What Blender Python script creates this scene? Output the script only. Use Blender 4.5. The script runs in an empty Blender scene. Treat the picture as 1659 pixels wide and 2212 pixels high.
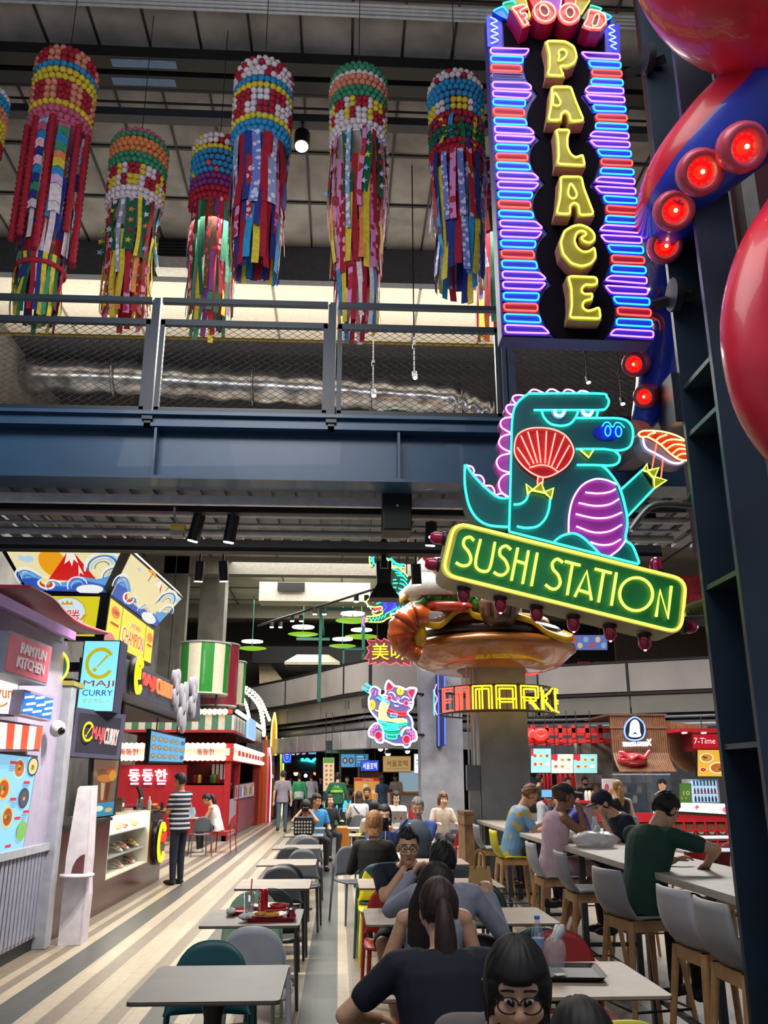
import bpy, math, random
from mathutils import Vector as V, Matrix
R = math.radians; pi = math.pi
sin, cos = math.sin, math.cos
SC = bpy.context.scene
COL = SC.collection
rnd = random.Random(7)

# ---------------------------------------------------------------- camera, world, lights, exposure
PITCH, YAW, F, CX, CY = R(17.19), R(2.9), 1865.0, 829.5, 1106.0
EYE = V((0, 0, 1.6))
cd = bpy.data.cameras.new('camera'); cam = bpy.data.objects.new('camera', cd); COL.objects.link(cam)
cam.location = EYE; cam.rotation_euler = (pi/2 + PITCH, 0, -YAW)
cd.sensor_fit = 'VERTICAL'; cd.sensor_height = 36; cd.lens = F/2212*36; cd.clip_end = 300
SC.camera = cam
SC.view_settings.view_transform = 'Standard'; SC.view_settings.look = 'None'
SC.view_settings.exposure = 0.0; SC.view_settings.gamma = 1.0; SC.view_settings.use_curve_mapping = False
SC.cycles.max_bounces = 5; SC.cycles.diffuse_bounces = 2; SC.cycles.glossy_bounces = 3
SC.cycles.transmission_bounces = 3; SC.cycles.transparent_max_bounces = 8
SC.cycles.caustics_reflective = False; SC.cycles.caustics_refractive = False
SC.cycles.sample_clamp_indirect = 4.0
W = bpy.data.worlds.new('hall_ambience'); SC.world = W; W.use_nodes = True
W.node_tree.nodes['Background'].inputs[0].default_value = (0.62, 0.70, 0.88, 1)
W.node_tree.nodes['Background'].inputs[1].default_value = 0.34

def area(name, loc, size, power, col=(1, 1, 1), rot=(0, 0, 0), sy=None):
    l = bpy.data.lights.new(name, 'AREA'); l.energy = power; l.color = col; l.size = size
    if sy: l.shape = 'RECTANGLE'; l.size_y = sy
    o = bpy.data.objects.new(name, l); COL.objects.link(o); o.location = loc; o.rotation_euler = rot
    return o
WARM = (1.0, .90, .76); NEUT = (1.0, .965, .91); COOL = (.78, .86, 1.0)
area('hall_fill_near', (0.2, 2.0, 6.6), 4.0, 165, NEUT, (R(12), 0, 0), 3.0)  # added overhead fill for the foreground; no fixture hangs there
area('hall_fill_seating', (0.3, 12.6, 9.0), 5.0, 1100, NEUT, (0, 0, 0), 5.0)  # added area fill to brighten the tables, not a seen fixture
area('hall_fill_walkway', (-2.0, 20.0, 8.6), 5.0, 1300, NEUT, (0, 0, 0), 6.0)  # added area fill to brighten the walkway and balcony front
area('hall_fill_counters', (6.5, 19.0, 8.4), 5.0, 1500, NEUT, (0, 0, 0), 5.0)  # added area fill for the counter side, no lamp modelled
area('hall_fill_far', (0.0, 34.0, 9.2), 8.0, 1700, NEUT, (0, 0, 0), 9.0)  # added area fill for the far hall, no lamp modelled
area('ceiling_strip_fill', (-2.0, 17.0, 10.2), 14.0, 190, (1, .93, .8), (pi, 0, 0), 1.4)  # added uplight brightening the white ceiling strip; no cove is built
area('lantern_fill', (-1.5, 4.0, 6.5), 3.0, 150, (.97, .96, 1), (R(115), 0, R(5)), 2.0)  # added fill aimed up at lanterns and ceiling; the lanterns hold no lamp

# ---------------------------------------------------------------- photograph to place
_h = V((sin(YAW), cos(YAW), 0))
FW = cos(PITCH)*_h + V((0, 0, sin(PITCH))); RT = V((cos(YAW), -sin(YAW), 0)); UP = RT.cross(FW)
def ray(px, py): return FW + RT*((px-CX)/F) - UP*((py-CY)/F)
def AT(px, py, Y): d = ray(px, py); return EYE + d*(Y/d.y)
def AX(px, py, X): d = ray(px, py); return EYE + d*(X/d.x)
def AZ(px, py, z=0): d = ray(px, py); return EYE + d*((z-EYE.z)/d.z)
def HIT(px, py, o, n): d = ray(px, py); return EYE + d*((o-EYE).dot(n)/d.dot(n))
def MPP(Y, z=1.6): return (Y*cos(PITCH) + (z-1.6)*sin(PITCH))/F

# ---------------------------------------------------------------- materials
def lin(h):
    h = h.lstrip('#'); c = [int(h[i:i+2], 16)/255 for i in (0, 2, 4)]
    return tuple(x/12.92 if x <= .04045 else ((x+.055)/1.055)**2.4 for x in c) + (1,)
_mc = {}
def M(hexc, rough=.55, metal=0, var=.06, scale=9.0, bump=0, name=None, trans=0, coat=0, spec=.5, alpha=1):
    k = ('m', hexc, rough, metal, var, scale, bump, trans, coat, spec, alpha)
    if k in _mc: return _mc[k]
    m = bpy.data.materials.new(name or 'surface_'+hexc.strip('#')); m.use_nodes = True
    nt = m.node_tree; b = nt.nodes['Principled BSDF']; c = lin(hexc)
    b.inputs['Base Color'].default_value = c; b.inputs['Roughness'].default_value = rough
    b.inputs['Metallic'].default_value = metal; b.inputs['Specular IOR Level'].default_value = spec
    if trans: b.inputs['Transmission Weight'].default_value = trans
    if coat: b.inputs['Coat Weight'].default_value = coat
    if alpha < 1: b.inputs['Alpha'].default_value = alpha
    if var:
        tc = nt.nodes.new('ShaderNodeTexCoord'); n = nt.nodes.new('ShaderNodeTexNoise')
        n.inputs['Scale'].default_value = scale; n.inputs['Detail'].default_value = 3
        nt.links.new(tc.outputs['Object'], n.inputs['Vector'])
        r = nt.nodes.new('ShaderNodeValToRGB')
        r.color_ramp.elements[0].position = .3; r.color_ramp.elements[1].position = .7
        r.color_ramp.elements[0].color = tuple(x*(1-var*2) for x in c[:3])+(1,)
        r.color_ramp.elements[1].color = tuple(min(1, x*(1+var*2)) for x in c[:3])+(1,)
        nt.links.new(n.outputs['Fac'], r.inputs[0]); nt.links.new(r.outputs[0], b.inputs['Base Color'])
        if bump:
            bp = nt.nodes.new('ShaderNodeBump'); bp.inputs['Strength'].default_value = bump
            nt.links.new(n.outputs['Fac'], bp.inputs['Height']); nt.links.new(bp.outputs[0], b.inputs['Normal'])
    _mc[k] = m; return m
def E(hexc, s=1.0, name=None):
    k = ('e', hexc, s)
    if k in _mc: return _mc[k]
    m = bpy.data.materials.new(name or 'light_'+hexc.strip('#')); m.use_nodes = True
    nt = m.node_tree; b = nt.nodes['Principled BSDF']; c = lin(hexc)
    b.inputs['Base Color'].default_value = tuple(x*.3 for x in c[:3])+(1,); b.inputs['Roughness'].default_value = .4
    b.inputs['Emission Color'].default_value = c; b.inputs['Emission Strength'].default_value = s
    _mc[k] = m; return m
def GLASS(alpha=.12, tint='#cfe0ea'):
    k = ('g', alpha, tint)
    if k in _mc: return _mc[k]
    m = bpy.data.materials.new('clear_glass'); m.use_nodes = True; nt = m.node_tree
    out = nt.nodes['Material Output']; nt.nodes.remove(nt.nodes['Principled BSDF'])
    t = nt.nodes.new('ShaderNodeBsdfTransparent'); g = nt.nodes.new('ShaderNodeBsdfGlossy'); mx = nt.nodes.new('ShaderNodeMixShader')
    g.inputs[0].default_value = lin(tint); g.inputs['Roughness'].default_value = .05
    mx.inputs[0].default_value = alpha
    nt.links.new(t.outputs[0], mx.inputs[1]); nt.links.new(g.outputs[0], mx.inputs[2]); nt.links.new(mx.outputs[0], out.inputs[0])
    _mc[k] = m; return m
# neon tube: pale core, saturated glass; the strength is what really lights the panel behind it
def NE(hexc, s=5.0): return E(hexc, s)

# ---------------------------------------------------------------- mesh builder
def basis(d):
    d = d.normalized(); a = V((0, 0, 1)) if abs(d.z) < .95 else V((1, 0, 0))
    x = d.cross(a).normalized(); return x, d.cross(x).normalized()
class MB:
    def __init__(s): s.v = []; s.f = []; s.mi = []; s.sm = []; s.mat = 0
    def add(s, vs, fs, smooth=False):
        n = len(s.v); s.v += [tuple(p) for p in vs]
        for f in fs: s.f.append(tuple(i+n for i in f)); s.mi.append(s.mat); s.sm.append(smooth)
        return s
    def box(s, c, d, rz=0, rot=None):
        c = V(c); h = V(d)*.5; m = rot if rot else Matrix.Rotation(rz, 3, 'Z')
        vs = [c + m @ V((x*h.x, y*h.y, z*h.z)) for z in (-1, 1) for x, y in ((-1, -1), (1, -1), (1, 1), (-1, 1))]
        return s.add(vs, [(3, 2, 1, 0), (4, 5, 6, 7), (0, 1, 5, 4), (1, 2, 6, 5), (2, 3, 7, 6), (3, 0, 4, 7)])
    def bb(s, x0, x1, y0, y1, z0, z1): return s.box(((x0+x1)/2, (y0+y1)/2, (z0+z1)/2), (abs(x1-x0), abs(y1-y0), abs(z1-z0)))
    def loft(s, rings, cap=True, smooth=True, closed=False):
        n = len(rings[0]); vs = [p for r in rings for p in r]; fs = []; k = len(rings)
        for i in range(k if closed else k-1):
            for j in range(n):
                a, b = i*n+j, i*n+(j+1) % n; c, d = ((i+1) % k)*n+(j+1) % n, ((i+1) % k)*n+j
                fs.append((a, b, c, d))
        s.add(vs, fs, smooth)
        if cap and not closed:
            s.add(rings[0], [tuple(range(n))[::-1]]); s.add(rings[-1], [tuple(range(n))])
        return s
    def cone(s, p0, p1, r0, r1=None, n=12, cap=True, smooth=True):
        p0, p1 = V(p0), V(p1); r1 = r0 if r1 is None else r1; x, y = basis(p1-p0)
        return s.loft([[p + (x*cos(2*pi*i/n) + y*sin(2*pi*i/n))*r for i in range(n)] for p, r in ((p0, r0), (p1, r1))], cap, smooth)
    def tube(s, pts, r, n=6, closed=False, cap=True):
        pts = [V(p) for p in pts]; k = len(pts)
        if k < 2: return s
        rr = r if isinstance(r, (list, tuple)) else [r]*k
        rings = []; x = None
        for i in range(k):
            if closed: t = pts[(i+1) % k]-pts[i-1]
            else: t = pts[min(i+1, k-1)]-pts[max(i-1, 0)]
            if t.length < 1e-9: t = V((0, 0, 1))
            t.normalize()
            if x is None: x, _ = basis(t)
            x = x - t*x.dot(t)
            if x.length < 1e-6: x, _ = basis(t)
            x.normalize(); y = t.cross(x)
            rings.append([pts[i] + (x*cos(2*pi*j/n) + y*sin(2*pi*j/n))*rr[i] for j in range(n)])
        return s.loft(rings, cap, True, closed)
    def lathe(s, prof, c=(0, 0, 0), n=20, axis=None, smooth=True):
        c = V(c); a = V(axis).normalized() if axis else V((0, 0, 1)); x, y = (V((1, 0, 0)), V((0, 1, 0))) if not axis else basis(a)
        return s.loft([[c + a*z + (x*cos(2*pi*i/n) + y*sin(2*pi*i/n))*max(r, 1e-4) for i in range(n)] for r, z in prof], True, smooth)
    def ell(s, c, rx, ry=None, rz=None, nu=14, nv=8, rot=None, fn=None):
        c = V(c); ry = rx if ry is None else ry; rz = rx if rz is None else rz
        rings = []
        for i in range(nv+1):
            ph = pi*(i/nv-.5); ph = max(-pi/2+.06, min(pi/2-.06, ph)); q = []
            for j in range(nu):
                th = 2*pi*j/nu; d = V((cos(ph)*cos(th), cos(ph)*sin(th), sin(ph))); k = fn(d) if fn else 1
                p = V((d.x*rx*k, d.y*ry*k, d.z*rz*k)); q.append(c + (rot @ p if rot else p))
            rings.append(q)
        return s.loft(rings)
    def prism(s, front, off):
        n = len(front); off = V(off); back = [V(p)+off for p in front]
        s.add(list(front)+back, [tuple(range(n)), tuple(range(2*n-1, n-1, -1))] + [(i, i+n, (i+1) % n + n, (i+1) % n) for i in range(n)])
        return s
    def grid(s, fn, nu, nv, smooth=True):
        return s.add([fn(i/nu, j/nv) for j in range(nv+1) for i in range(nu+1)],
                     [(j*(nu+1)+i, j*(nu+1)+i+1, (j+1)*(nu+1)+i+1, (j+1)*(nu+1)+i) for j in range(nv) for i in range(nu)], smooth)
    def mesh(s, name):
        me = bpy.data.meshes.new(name); me.from_pydata(s.v, [], s.f)
        me.polygons.foreach_set('material_index', s.mi); me.polygons.foreach_set('use_smooth', s.sm); me.update(); return me
def wm(o):
    m = Matrix.Translation(o.location) @ o.rotation_euler.to_matrix().to_4x4()
    return wm(o.parent) @ m if o.parent else m
def build(name, mb, mats, parent=None, bevel=0, fixn=True, solid=0, own=True, local=False):
    me = mb.mesh(name) if isinstance(mb, MB) else mb
    o = bpy.data.objects.new(name, me); COL.objects.link(o)
    for m in (mats if isinstance(mats, (list, tuple)) else [mats]): me.materials.append(m)
    if fixn and isinstance(mb, MB): fixnormals(me)
    if parent:
        o.parent = parent
        if isinstance(mb, MB) and not local: me.transform(wm(parent).inverted())
    elif own and isinstance(mb, MB) and mb.v:
        a = [min(p[i] for p in mb.v) for i in range(3)]; b = [max(p[i] for p in mb.v) for i in range(3)]
        c = V(((a[0]+b[0])/2, (a[1]+b[1])/2, a[2])); me.transform(Matrix.Translation(-c)); o.location = c
    if solid: md = o.modifiers.new('thickness', 'SOLIDIFY'); md.thickness = solid; md.offset = 0
    if bevel: md = o.modifiers.new('edge', 'BEVEL'); md.width = bevel; md.segments = 2; md.limit_method = 'ANGLE'; md.angle_limit = R(40)
    return o
import bmesh
def fixnormals(me):
    b = bmesh.new(); b.from_mesh(me); bmesh.ops.recalc_face_normals(b, faces=b.faces); b.to_mesh(me); b.free()
def tag(o, label, cat, group=None, kind=None):
    o['label'] = label; o['category'] = cat
    if group: o['group'] = group
    if kind: o['kind'] = kind
    return o
def thing(name, label, cat, loc=(0, 0, 0), rz=0, group=None):
    o = bpy.data.objects.new(name, None); COL.objects.link(o); o.location = loc; o.rotation_euler = (0, 0, rz)
    o.empty_display_size = .1
    return tag(o, label, cat, group)
def single(name, mb, mats, label, cat, group=None, **k): return tag(build(name, mb, mats, None, **k), label, cat, group)
def struct(name, mb, mats, label=None, parent=None, **k):
    o = build(name, mb, mats, parent, **k)
    if parent is None:
        o['kind'] = 'structure'
        if label: o['label'] = label
    return o
def dup(root, loc, rz=0, label=None, group=None):
    r = root.copy(); COL.objects.link(r); r.location = loc; r.rotation_euler = (0, 0, rz)
    if label: r['label'] = label
    if group: r['group'] = group
    for ch in root.children:
        c = ch.copy(); COL.objects.link(c); c.parent = r
        for g in ch.children:
            d = g.copy(); COL.objects.link(d); d.parent = c
    return r
# ---------------------------------------------------------------- drawing helpers
def cr(pts, closed=False, k=5):
    pts = [V(p) for p in pts]; n = len(pts); out = []
    for i in range(n if closed else n-1):
        p0 = pts[i-1] if closed or i else pts[0]; p1 = pts[i]; p2 = pts[(i+1) % n]
        p3 = pts[(i+2) % n] if closed or i+2 < n else pts[-1]
        for j in range(k):
            t = j/k
            out.append(.5*((2*p1) + (p2-p0)*t + (2*p0-5*p1+4*p2-p3)*t*t + (3*p1-p0-3*p2+p3)*t**3))
    if not closed: out.append(pts[-1])
    return out
def rr(pts, r, k=3):
    pts = [V(p) for p in pts]; n = len(pts); out = []
    for i in range(n):
        a, b, c = pts[i-1], pts[i], pts[(i+1) % n]; d1, d2 = a-b, c-b
        q1 = b + d1.normalized()*min(r, d1.length*.45); q2 = b + d2.normalized()*min(r, d2.length*.45)
        for j in range(k+1):
            t = j/k; out.append(q1*(1-t)**2 + b*2*t*(1-t) + q2*t*t)
    return out
class PX:
    """A sign board standing in the plane o/n: traced points become real places on it."""
    def __init__(s, Y=None, o=None, n=None): s.o = o if o else V((0, Y, 0)); s.n = (n if n else V((0, -1, 0))).normalized()
    def __call__(s, p, off=0): return HIT(p[0], p[1], s.o, s.n) + s.n*off
    def many(s, ps, off=0): return [s(p, off) for p in ps]
    def ell(s, cx, cy, rx, ry, off=0, n=20, rot=0, a0=0, a1=360):
        m = n if a1-a0 >= 360 else n+1
        q = [R(a0+(a1-a0)*i/n) for i in range(m)]
        return [s((cx+rx*cos(t)*cos(rot)-ry*sin(t)*sin(rot), cy+rx*cos(t)*sin(rot)+ry*sin(t)*cos(rot)), off) for t in q]
def plate(mb, pts, n, th): mb.prism(pts, -n*th)
def neon(name, loops, r, mat, parent, n=6):
    mb = MB()
    for pts, closed in loops: mb.tube(pts, r, n, closed)
    return build(name, mb, mat, parent, fixn=False)
S2 = bpy.data.scenes.new('scratch'); VL2 = S2.view_layers[0]
def bake(o):
    S2.collection.objects.link(o); VL2.update(); dg = VL2.depsgraph
    me = bpy.data.meshes.new_from_object(o.evaluated_get(dg), depsgraph=dg)
    S2.collection.objects.unlink(o); return me
_tx = {}
def textmesh(body, bold=0, ext=.05, res=2):
    k = (body, bold, ext)
    if k not in _tx:
        cu = bpy.data.curves.new('lettering', 'FONT'); cu.body = body; cu.extrude = ext; cu.resolution_u = res; cu.offset = bold; cu.align_x = 'LEFT'
        o = bpy.data.objects.new('lettering', cu); me = bake(o); bpy.data.objects.remove(o); bpy.data.curves.remove(cu)
        vs = [v.co.copy() for v in me.vertices]; fs = [tuple(p.vertices) for p in me.polygons]; bpy.data.meshes.remove(me)
        x0, x1 = min(v.x for v in vs), max(v.x for v in vs); y0, y1 = min(v.y for v in vs), max(v.y for v in vs)
        _tx[k] = ([((v.x-x0)/(x1-x0), (v.y-y0)/(y1-y0), v.z/ext if ext else 0) for v in vs], fs)
    return _tx[k]
def text(mb, body, bl, br, tl, depth=.004, bold=0.0, off=0.0):
    """Fit lettering into the parallelogram bl-br-tl, standing depth proud of it."""
    bl, br, tl = V(bl), V(br), V(tl); u, w = br-bl, tl-bl; n = u.cross(w).normalized()
    vs, fs = textmesh(body, bold)
    mb.add([bl + u*a + w*b + n*(off + depth*(c+1)/2) for a, b, c in vs], fs); return mb
def quadpanel(mb, pts, n, th): mb.prism([V(p) for p in pts], -V(n).normalized()*th)
# ================================================================ THE SETTING
def floor_mat(hexc, name):
    m = bpy.data.materials.new(name); m.use_nodes = True; nt = m.node_tree; b = nt.nodes['Principled BSDF']
    tc = nt.nodes.new('ShaderNodeTexCoord'); mp = nt.nodes.new('ShaderNodeMapping'); br = nt.nodes.new('ShaderNodeTexBrick')
    mp.inputs['Rotation'].default_value = (0, 0, pi/2)
    nt.links.new(tc.outputs['Object'], mp.inputs['Vector']); nt.links.new(mp.outputs[0], br.inputs['Vector'])
    c = lin(hexc)
    br.inputs['Color1'].default_value = c; br.inputs['Color2'].default_value = tuple(x*.86 for x in c[:3])+(1,)
    br.inputs['Mortar'].default_value = tuple(x*.55 for x in c[:3])+(1,)
    br.inputs['Scale'].default_value = 1; br.inputs['Brick Width'].default_value = 1.2; br.inputs['Row Height'].default_value = .145
    br.inputs['Mortar Size'].default_value = .0022; br.offset = .37
    n = nt.nodes.new('ShaderNodeTexNoise'); n.inputs['Scale'].default_value = 14; n.inputs['Detail'].default_value = 5
    nt.links.new(tc.outputs['Object'], n.inputs['Vector'])
    mx = nt.nodes.new('ShaderNodeMix'); mx.data_type = 'RGBA'; mx.blend_type = 'OVERLAY'; mx.inputs[0].default_value = .25
    nt.links.new(br.outputs[0], mx.inputs[6]); nt.links.new(n.outputs['Fac'], mx.inputs[7]); nt.links.new(mx.outputs[2], b.inputs['Base Color'])
    b.inputs['Roughness'].default_value = .38; b.inputs['Specular IOR Level'].default_value = .35
    return m
FM = [floor_mat('#aca08d', 'floor_plank_pale'), floor_mat('#7f7567', 'floor_plank_taupe'), floor_mat('#4c4e4b', 'floor_plank_slate')]
edges = [(-2.98, 1), (-2.79, 0), (-2.70, 1), (-2.60, 0), (-2.48, 2), (-2.207, 0), (-2.055, 1), (-1.91, 0), (-1.622, 1), (-1.486, 0), (-1.34, 2), (-1.103, 0),
         (-.99, 1), (-.86, 0), (-.70, 1), (-.56, 0), (-.40, 0), (-.256, 2), (.02, 0), (.112, 1), (.24, 0), (.42, 1), (.56, 0), (.84, 2), (.98, 1), (1.12, 0)]
x = -2.98
while x > -15: x -= .145*rnd.choice((1, 1, 2)); edges.insert(0, (x, rnd.choice((0, 0, 1, 1, 2))))
x = 1.12
while x < 15: x += .145*rnd.choice((1, 1, 2)); edges.append((x, rnd.choice((0, 0, 1, 1, 2))))
mb = MB()
for (a, t), (b, _) in zip(edges, edges[1:]):
    mb.mat = t; mb.add([(a, -2, 0), (b, -2, 0), (b, 70, 0), (a, 70, 0)], [(0, 1, 2, 3)])
struct('floor', mb, FM, fixn=False, own=False)

CONC = M('#8d8a86', .85, var=.16, scale=1.6, bump=.05); CONC2 = M('#77767a', .8, var=.12, scale=2.4)
DARK = M('#17181b', .6); NAVY = M('#2d5070', .42, var=.05, scale=4, coat=.1); NAVYD = M('#1a222c', .45); GREYM = M('#6f7478', .4, .6); PIPE = M('#b4b9be', .4, .15)
WHITEP = M('#c9c4ba', .6, var=.05, scale=3)
def yc(py, z): d = ray(700, py); return d.y*(z-1.6)/d.z
ZC = 12.6
mb = MB(); mb.bb(-16, 14, 1.5, 16.2, ZC, ZC+.2)
mb.mat = 1
for i in range(-20, 16): mb.bb(i*.79+.03, i*.79+.065, 1.5, 16.2, ZC-.03, ZC+.01)
for py in (-120, -10, 205, 330, 438): y = yc(py, ZC); mb.bb(-16, 14, y-.03, y+.03, ZC-.035, ZC+.01)
struct('ceiling', mb, [CONC, DARK], own=False)
mb = MB(); mb.bb(-16, 14, 16.2, 16.4, 11.76, 12.7); struct('trim_1', mb, M('#54575e', .7), own=False)
mb = MB(); mb.bb(-16, 14, 16.4, 18.9, 11.76, 11.9); mb.mat = 1
for i in range(-9, 8): mb.bb(i*1.6, i*1.6+.05, 16.4, 18.9, 11.74, 11.77)
struct('ceiling_2', mb, [M('#e8e0d0', .8, var=.03), M('#8f8b84', .7)], own=False)
mb = MB(); mb.bb(-16, 14, 18.9, 27, 11.76, 11.95); mb.bb(-16, 14, 26.8, 27, 9.4, 11.76); struct('ceiling_3', mb, M('#3e3e44', .85, var=.15), own=False)
mb = MB(); mb.bb(-16, 16, 27, 60, 9.4, 9.6); mb.mat = 1
for k in range(12): mb.bb(-16, 16, 28.5+k*2.6, 28.55+k*2.6, 9.36, 9.41)
for k in range(-6, 7): mb.bb(k*2.4, k*2.4+.06, 27, 60, 9.36, 9.41)
for y in (31, 40, 49): mb.mat = 2; mb.bb(-16, 16, y, y+.5, 8.75, 9.4)
struct('ceiling_4', mb, [M('#a39f93', .85, var=.1, scale=1.2), M('#55544f', .8), M('#7f7b70', .85)], own=False)
struct('wall_left', MB().bb(-8.2, -8, 3, 60, 0, 12.6), CONC, own=False)
struct('wall_side', MB().bb(16, 16.2, 5, 60, 0, 12.6), CONC, own=False)
struct('wall_back', MB().bb(-16, 16, 58, 58.2, 0, 9.5), M('#2a2b30', .8), own=False)
mb = MB(); mb.bb(2.12, 6.5, 4.75, 4.95, 2.9, 12.6)
struct('wall_right', mb, M('#4a1520', .55, var=.1, scale=2), own=False)
mb = MB()
for px in (1532, 1588): p = AT(px, 250, 4.7); mb.bb(p.x-.05, p.x+.05, 4.66, 4.75, 2.9, 12.5)
struct('trim_2', mb, M('#8e8a84', .6), own=False)

# ceiling services: pipes, trunking and lighting track high above
def pipe(y, z, r, mat, label, x0=-7.9, x1=14, name='ceiling_pipe', sag=0, group=None):
    mb = MB(); mb.tube([V((x0+(x1-x0)*t/10, y, z)) for t in range(11)], r, 8); return single(name, mb, mat, label, 'pipe', group)
for k, py in enumerate((6, 14, 22, 31)):
    y = yc(py, 12.2); pipe(y, 12.2, .025, PIPE, 'thin grey conduit under the top ceiling, %s of the four parallel runs' % ('first', 'second', 'third', 'last')[k], group='conduits at the top of the ceiling')
for k, (py, w) in enumerate(((142, .26), (181, .26))):
    y = yc(py, 12.35); mb = MB(); mb.bb(-7.9, 14, y-w/2, y+w/2, 12.25, 12.45); mb.mat = 1; c = AZ(312, py, 12.24).x; mb.bb(c-.5, c+.5, y-w/2+.05, y+w/2-.05, 12.245, 12.255)  # blue strip paints a lit reflection onto the black trunking
    single('cable_trunking', mb, [M('#141518', .5), M('#6a88b0', .25, .6)], 'black cable trunking with a painted blue reflection, %s the hanging flower lanterns' % ('upper run behind' if k == 0 else 'lower run behind'), 'trunking', 'black trunking across the ceiling')
y = yc(262, 12.2); mb = MB(); mb.bb(-7.9, 14, y-.1, y+.1, 12.1, 12.25); single('lighting_track', mb, M('#33373d', .45), 'dark grey lighting track under the ceiling carrying one lit spotlight', 'track')
for k, py in enumerate((200, 236)): pipe(yc(py, 12.4), 12.4, .02, DARK, ('thin black cable run just above the lighting track', 'thin black cable run nearest the lighting track')[k], name='ceiling_cable')
p = AT(222, 118, 11.5); single('ceiling_junction_box', MB().box(p, (.16, .16, .22)), M('#c2491f', .5), 'small orange junction box on the ceiling above the flower lanterns', 'junction box')
# spotlight builder: cylinder head, bright lens
def spot(loc, aim, label, r=.06, L=.24, body='#101317', s=9, power=0, rod=.25, group='spotlights', cat='spotlight'):
    t = thing('track_spotlight', label, cat, loc, 0, group); a = V(aim).normalized(); loc = V(loc)
    build('lamp_head', MB().cone(loc, loc+a*L, r, r, 16), M(body, .4), t)
    build('lens', MB().cone(loc+a*(L-.01), loc+a*(L+.012), r*.86, r*.8, 16), E('#ffedcf', s), t)
    if rod:
        build('stem', MB().cone(loc, loc+V((0, 0, rod)), .012, .012, 6), M('#101317', .4), t)
        build('track_adapter', MB().box(loc+V((0, 0, min(rod, .5))), (.05, .16, .05)), M('#101317', .4), t)
    if power:
        l = bpy.data.lights.new('spot_beam', 'SPOT'); l.energy = power; l.color = WARM; l.spot_size = R(110); l.spot_blend = .6; l.shadow_soft_size = r
        o = bpy.data.objects.new('spot_beam', l); COL.objects.link(o); o.location = loc+a*(L+.03)-t.location; o.rotation_euler = a.to_track_quat('-Z', 'Y').to_euler(); o.parent = t
    return t
p = AT(653, 290, yc(262, 12.2)); spot(p, (0, -.25, -1), 'lit cylinder spotlight hanging from the ceiling track between two flower lanterns', .13, .32, s=30, rod=12.1-p.z)
p = AT(382, 536, 16.1); mb = MB(); mb.bb(p.x-.45, p.x+.45, 16.05, 16.2, p.z-.3, p.z+.3); mb.mat = 1
for k in range(7): mb.bb(p.x-.42, p.x+.42, 16.03, 16.06, p.z-.26+k*.08, p.z-.22+k*.08)
single('vent_grille', mb, [M('#0d0e10', .7), M('#30343a', .5)], 'black louvred vent grille in the grey bulkhead behind the lanterns', 'vent')
p = AT(382, 577, 16.0); single('white_soffit_box', MB().bb(p.x-.42, p.x+.42, 15.8, 16.15, p.z-.14, p.z+.12), M('#dcd9d2', .6), 'small white box just below the black vent grille', 'box')
# silver ducts seen through the bridge mesh
FOIL = M('#b9bcc2', .22, .9, var=.25, scale=3.5, bump=.6)
mb = MB(); pts = [AT(px, py, 20.0) for px, py in ((-60, 806), (60, 810), (250, 815), (450, 828), (640, 838), (800, 850), (960, 862), (1010, 880), (1060, 900))]
pp = cr(pts, False, 6); mb.tube(pp, [.42+.05*sin(i*2.1) for i in range(len(pp))], 18)
for q in pp[3::9]: mb.tube([q+V((0, .5*cos(a), .5*sin(a))) for a in [i*pi/10 for i in range(20)]], .025, 5, True)
single('foil_duct', mb, FOIL, 'crumpled silver foil air duct seen through the bridge mesh', 'duct')
pipe(15, AT(600, 735, 15).z, .03, M('#b9a21f', .5), 'yellow conduit crossing behind the bridge mesh panels', name='yellow_conduit')
pipe(14, AT(600, 706, 14).z, .02, M('#a9adb2', .4, .5), 'thin white cable sagging behind the bridge mesh panels', name='cable_line')
for k, (px, py) in enumerate(((895, 812), (806, 850), (1092, 818), (1268, 822), (1342, 868))):
    p = AT(px, py-8, 13.5); spot(p, (0.1, -.2, -1), 'small lit spotlight behind the bridge mesh, %s from the sea-green dinosaur sign' % ('second to the side', 'furthest to the side', 'just above its crest', 'above its eyes', 'beyond its snout')[k], .045, .12, s=14, rod=12.59-p.z, group='spotlights behind the mesh')

# ================================================================ THE BRIDGE
YB = 7.5
def zb(py): return AT(600, py, YB).z
X0, X1 = -9.5, 4.6
mb = MB(); z0, z1 = zb(1030), zb(925)
mb.bb(X0, X1, YB+.16, YB+.19, z0, z1); mb.bb(X0, X1, YB, YB+.34, z0-.03, z0); mb.bb(X0, X1, YB, YB+.34, z1, z1+.03)
for px in (-70, 330, 862): p = AT(px, 990, YB); mb.bb(p.x-.012, p.x+.012, YB+.02, YB+.17, z0, z1)
struct('beam_1', mb, NAVY, 'long navy blue steel beam carrying the bridge', own=False)
mb = MB(); mb.bb(X0, X1, YB+.02, YB+.12, z1+.03, zb(893)); mb.bb(X0, X1, YB-.04, YB+.14, zb(903), zb(896))
struct('beam_2', mb, NAVY, own=False)
mb = MB()
for i in range(60):
    x = X0+i*.24
    if x < X1: mb.bb(x, x+.13, YB+.3, YB+2.9, z0+.16, z0+.20); mb.bb(x+.13, x+.24, YB+.3, YB+2.9, z0+.23, z0+.27)
mb.bb(X0, X1, YB+.3, YB+2.9, z1-.02, z1+.05)
struct('slab_bridge', mb, M('#6d7682', .5, .1), own=False)
RAILM = M('#16242f', .4)
xs = [AT(px, 770, YB).x for px in (-430, -55, 330, 718, 1090, 1460)]
zt, zm, zl = zb(650), zb(697), zb(890)
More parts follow.
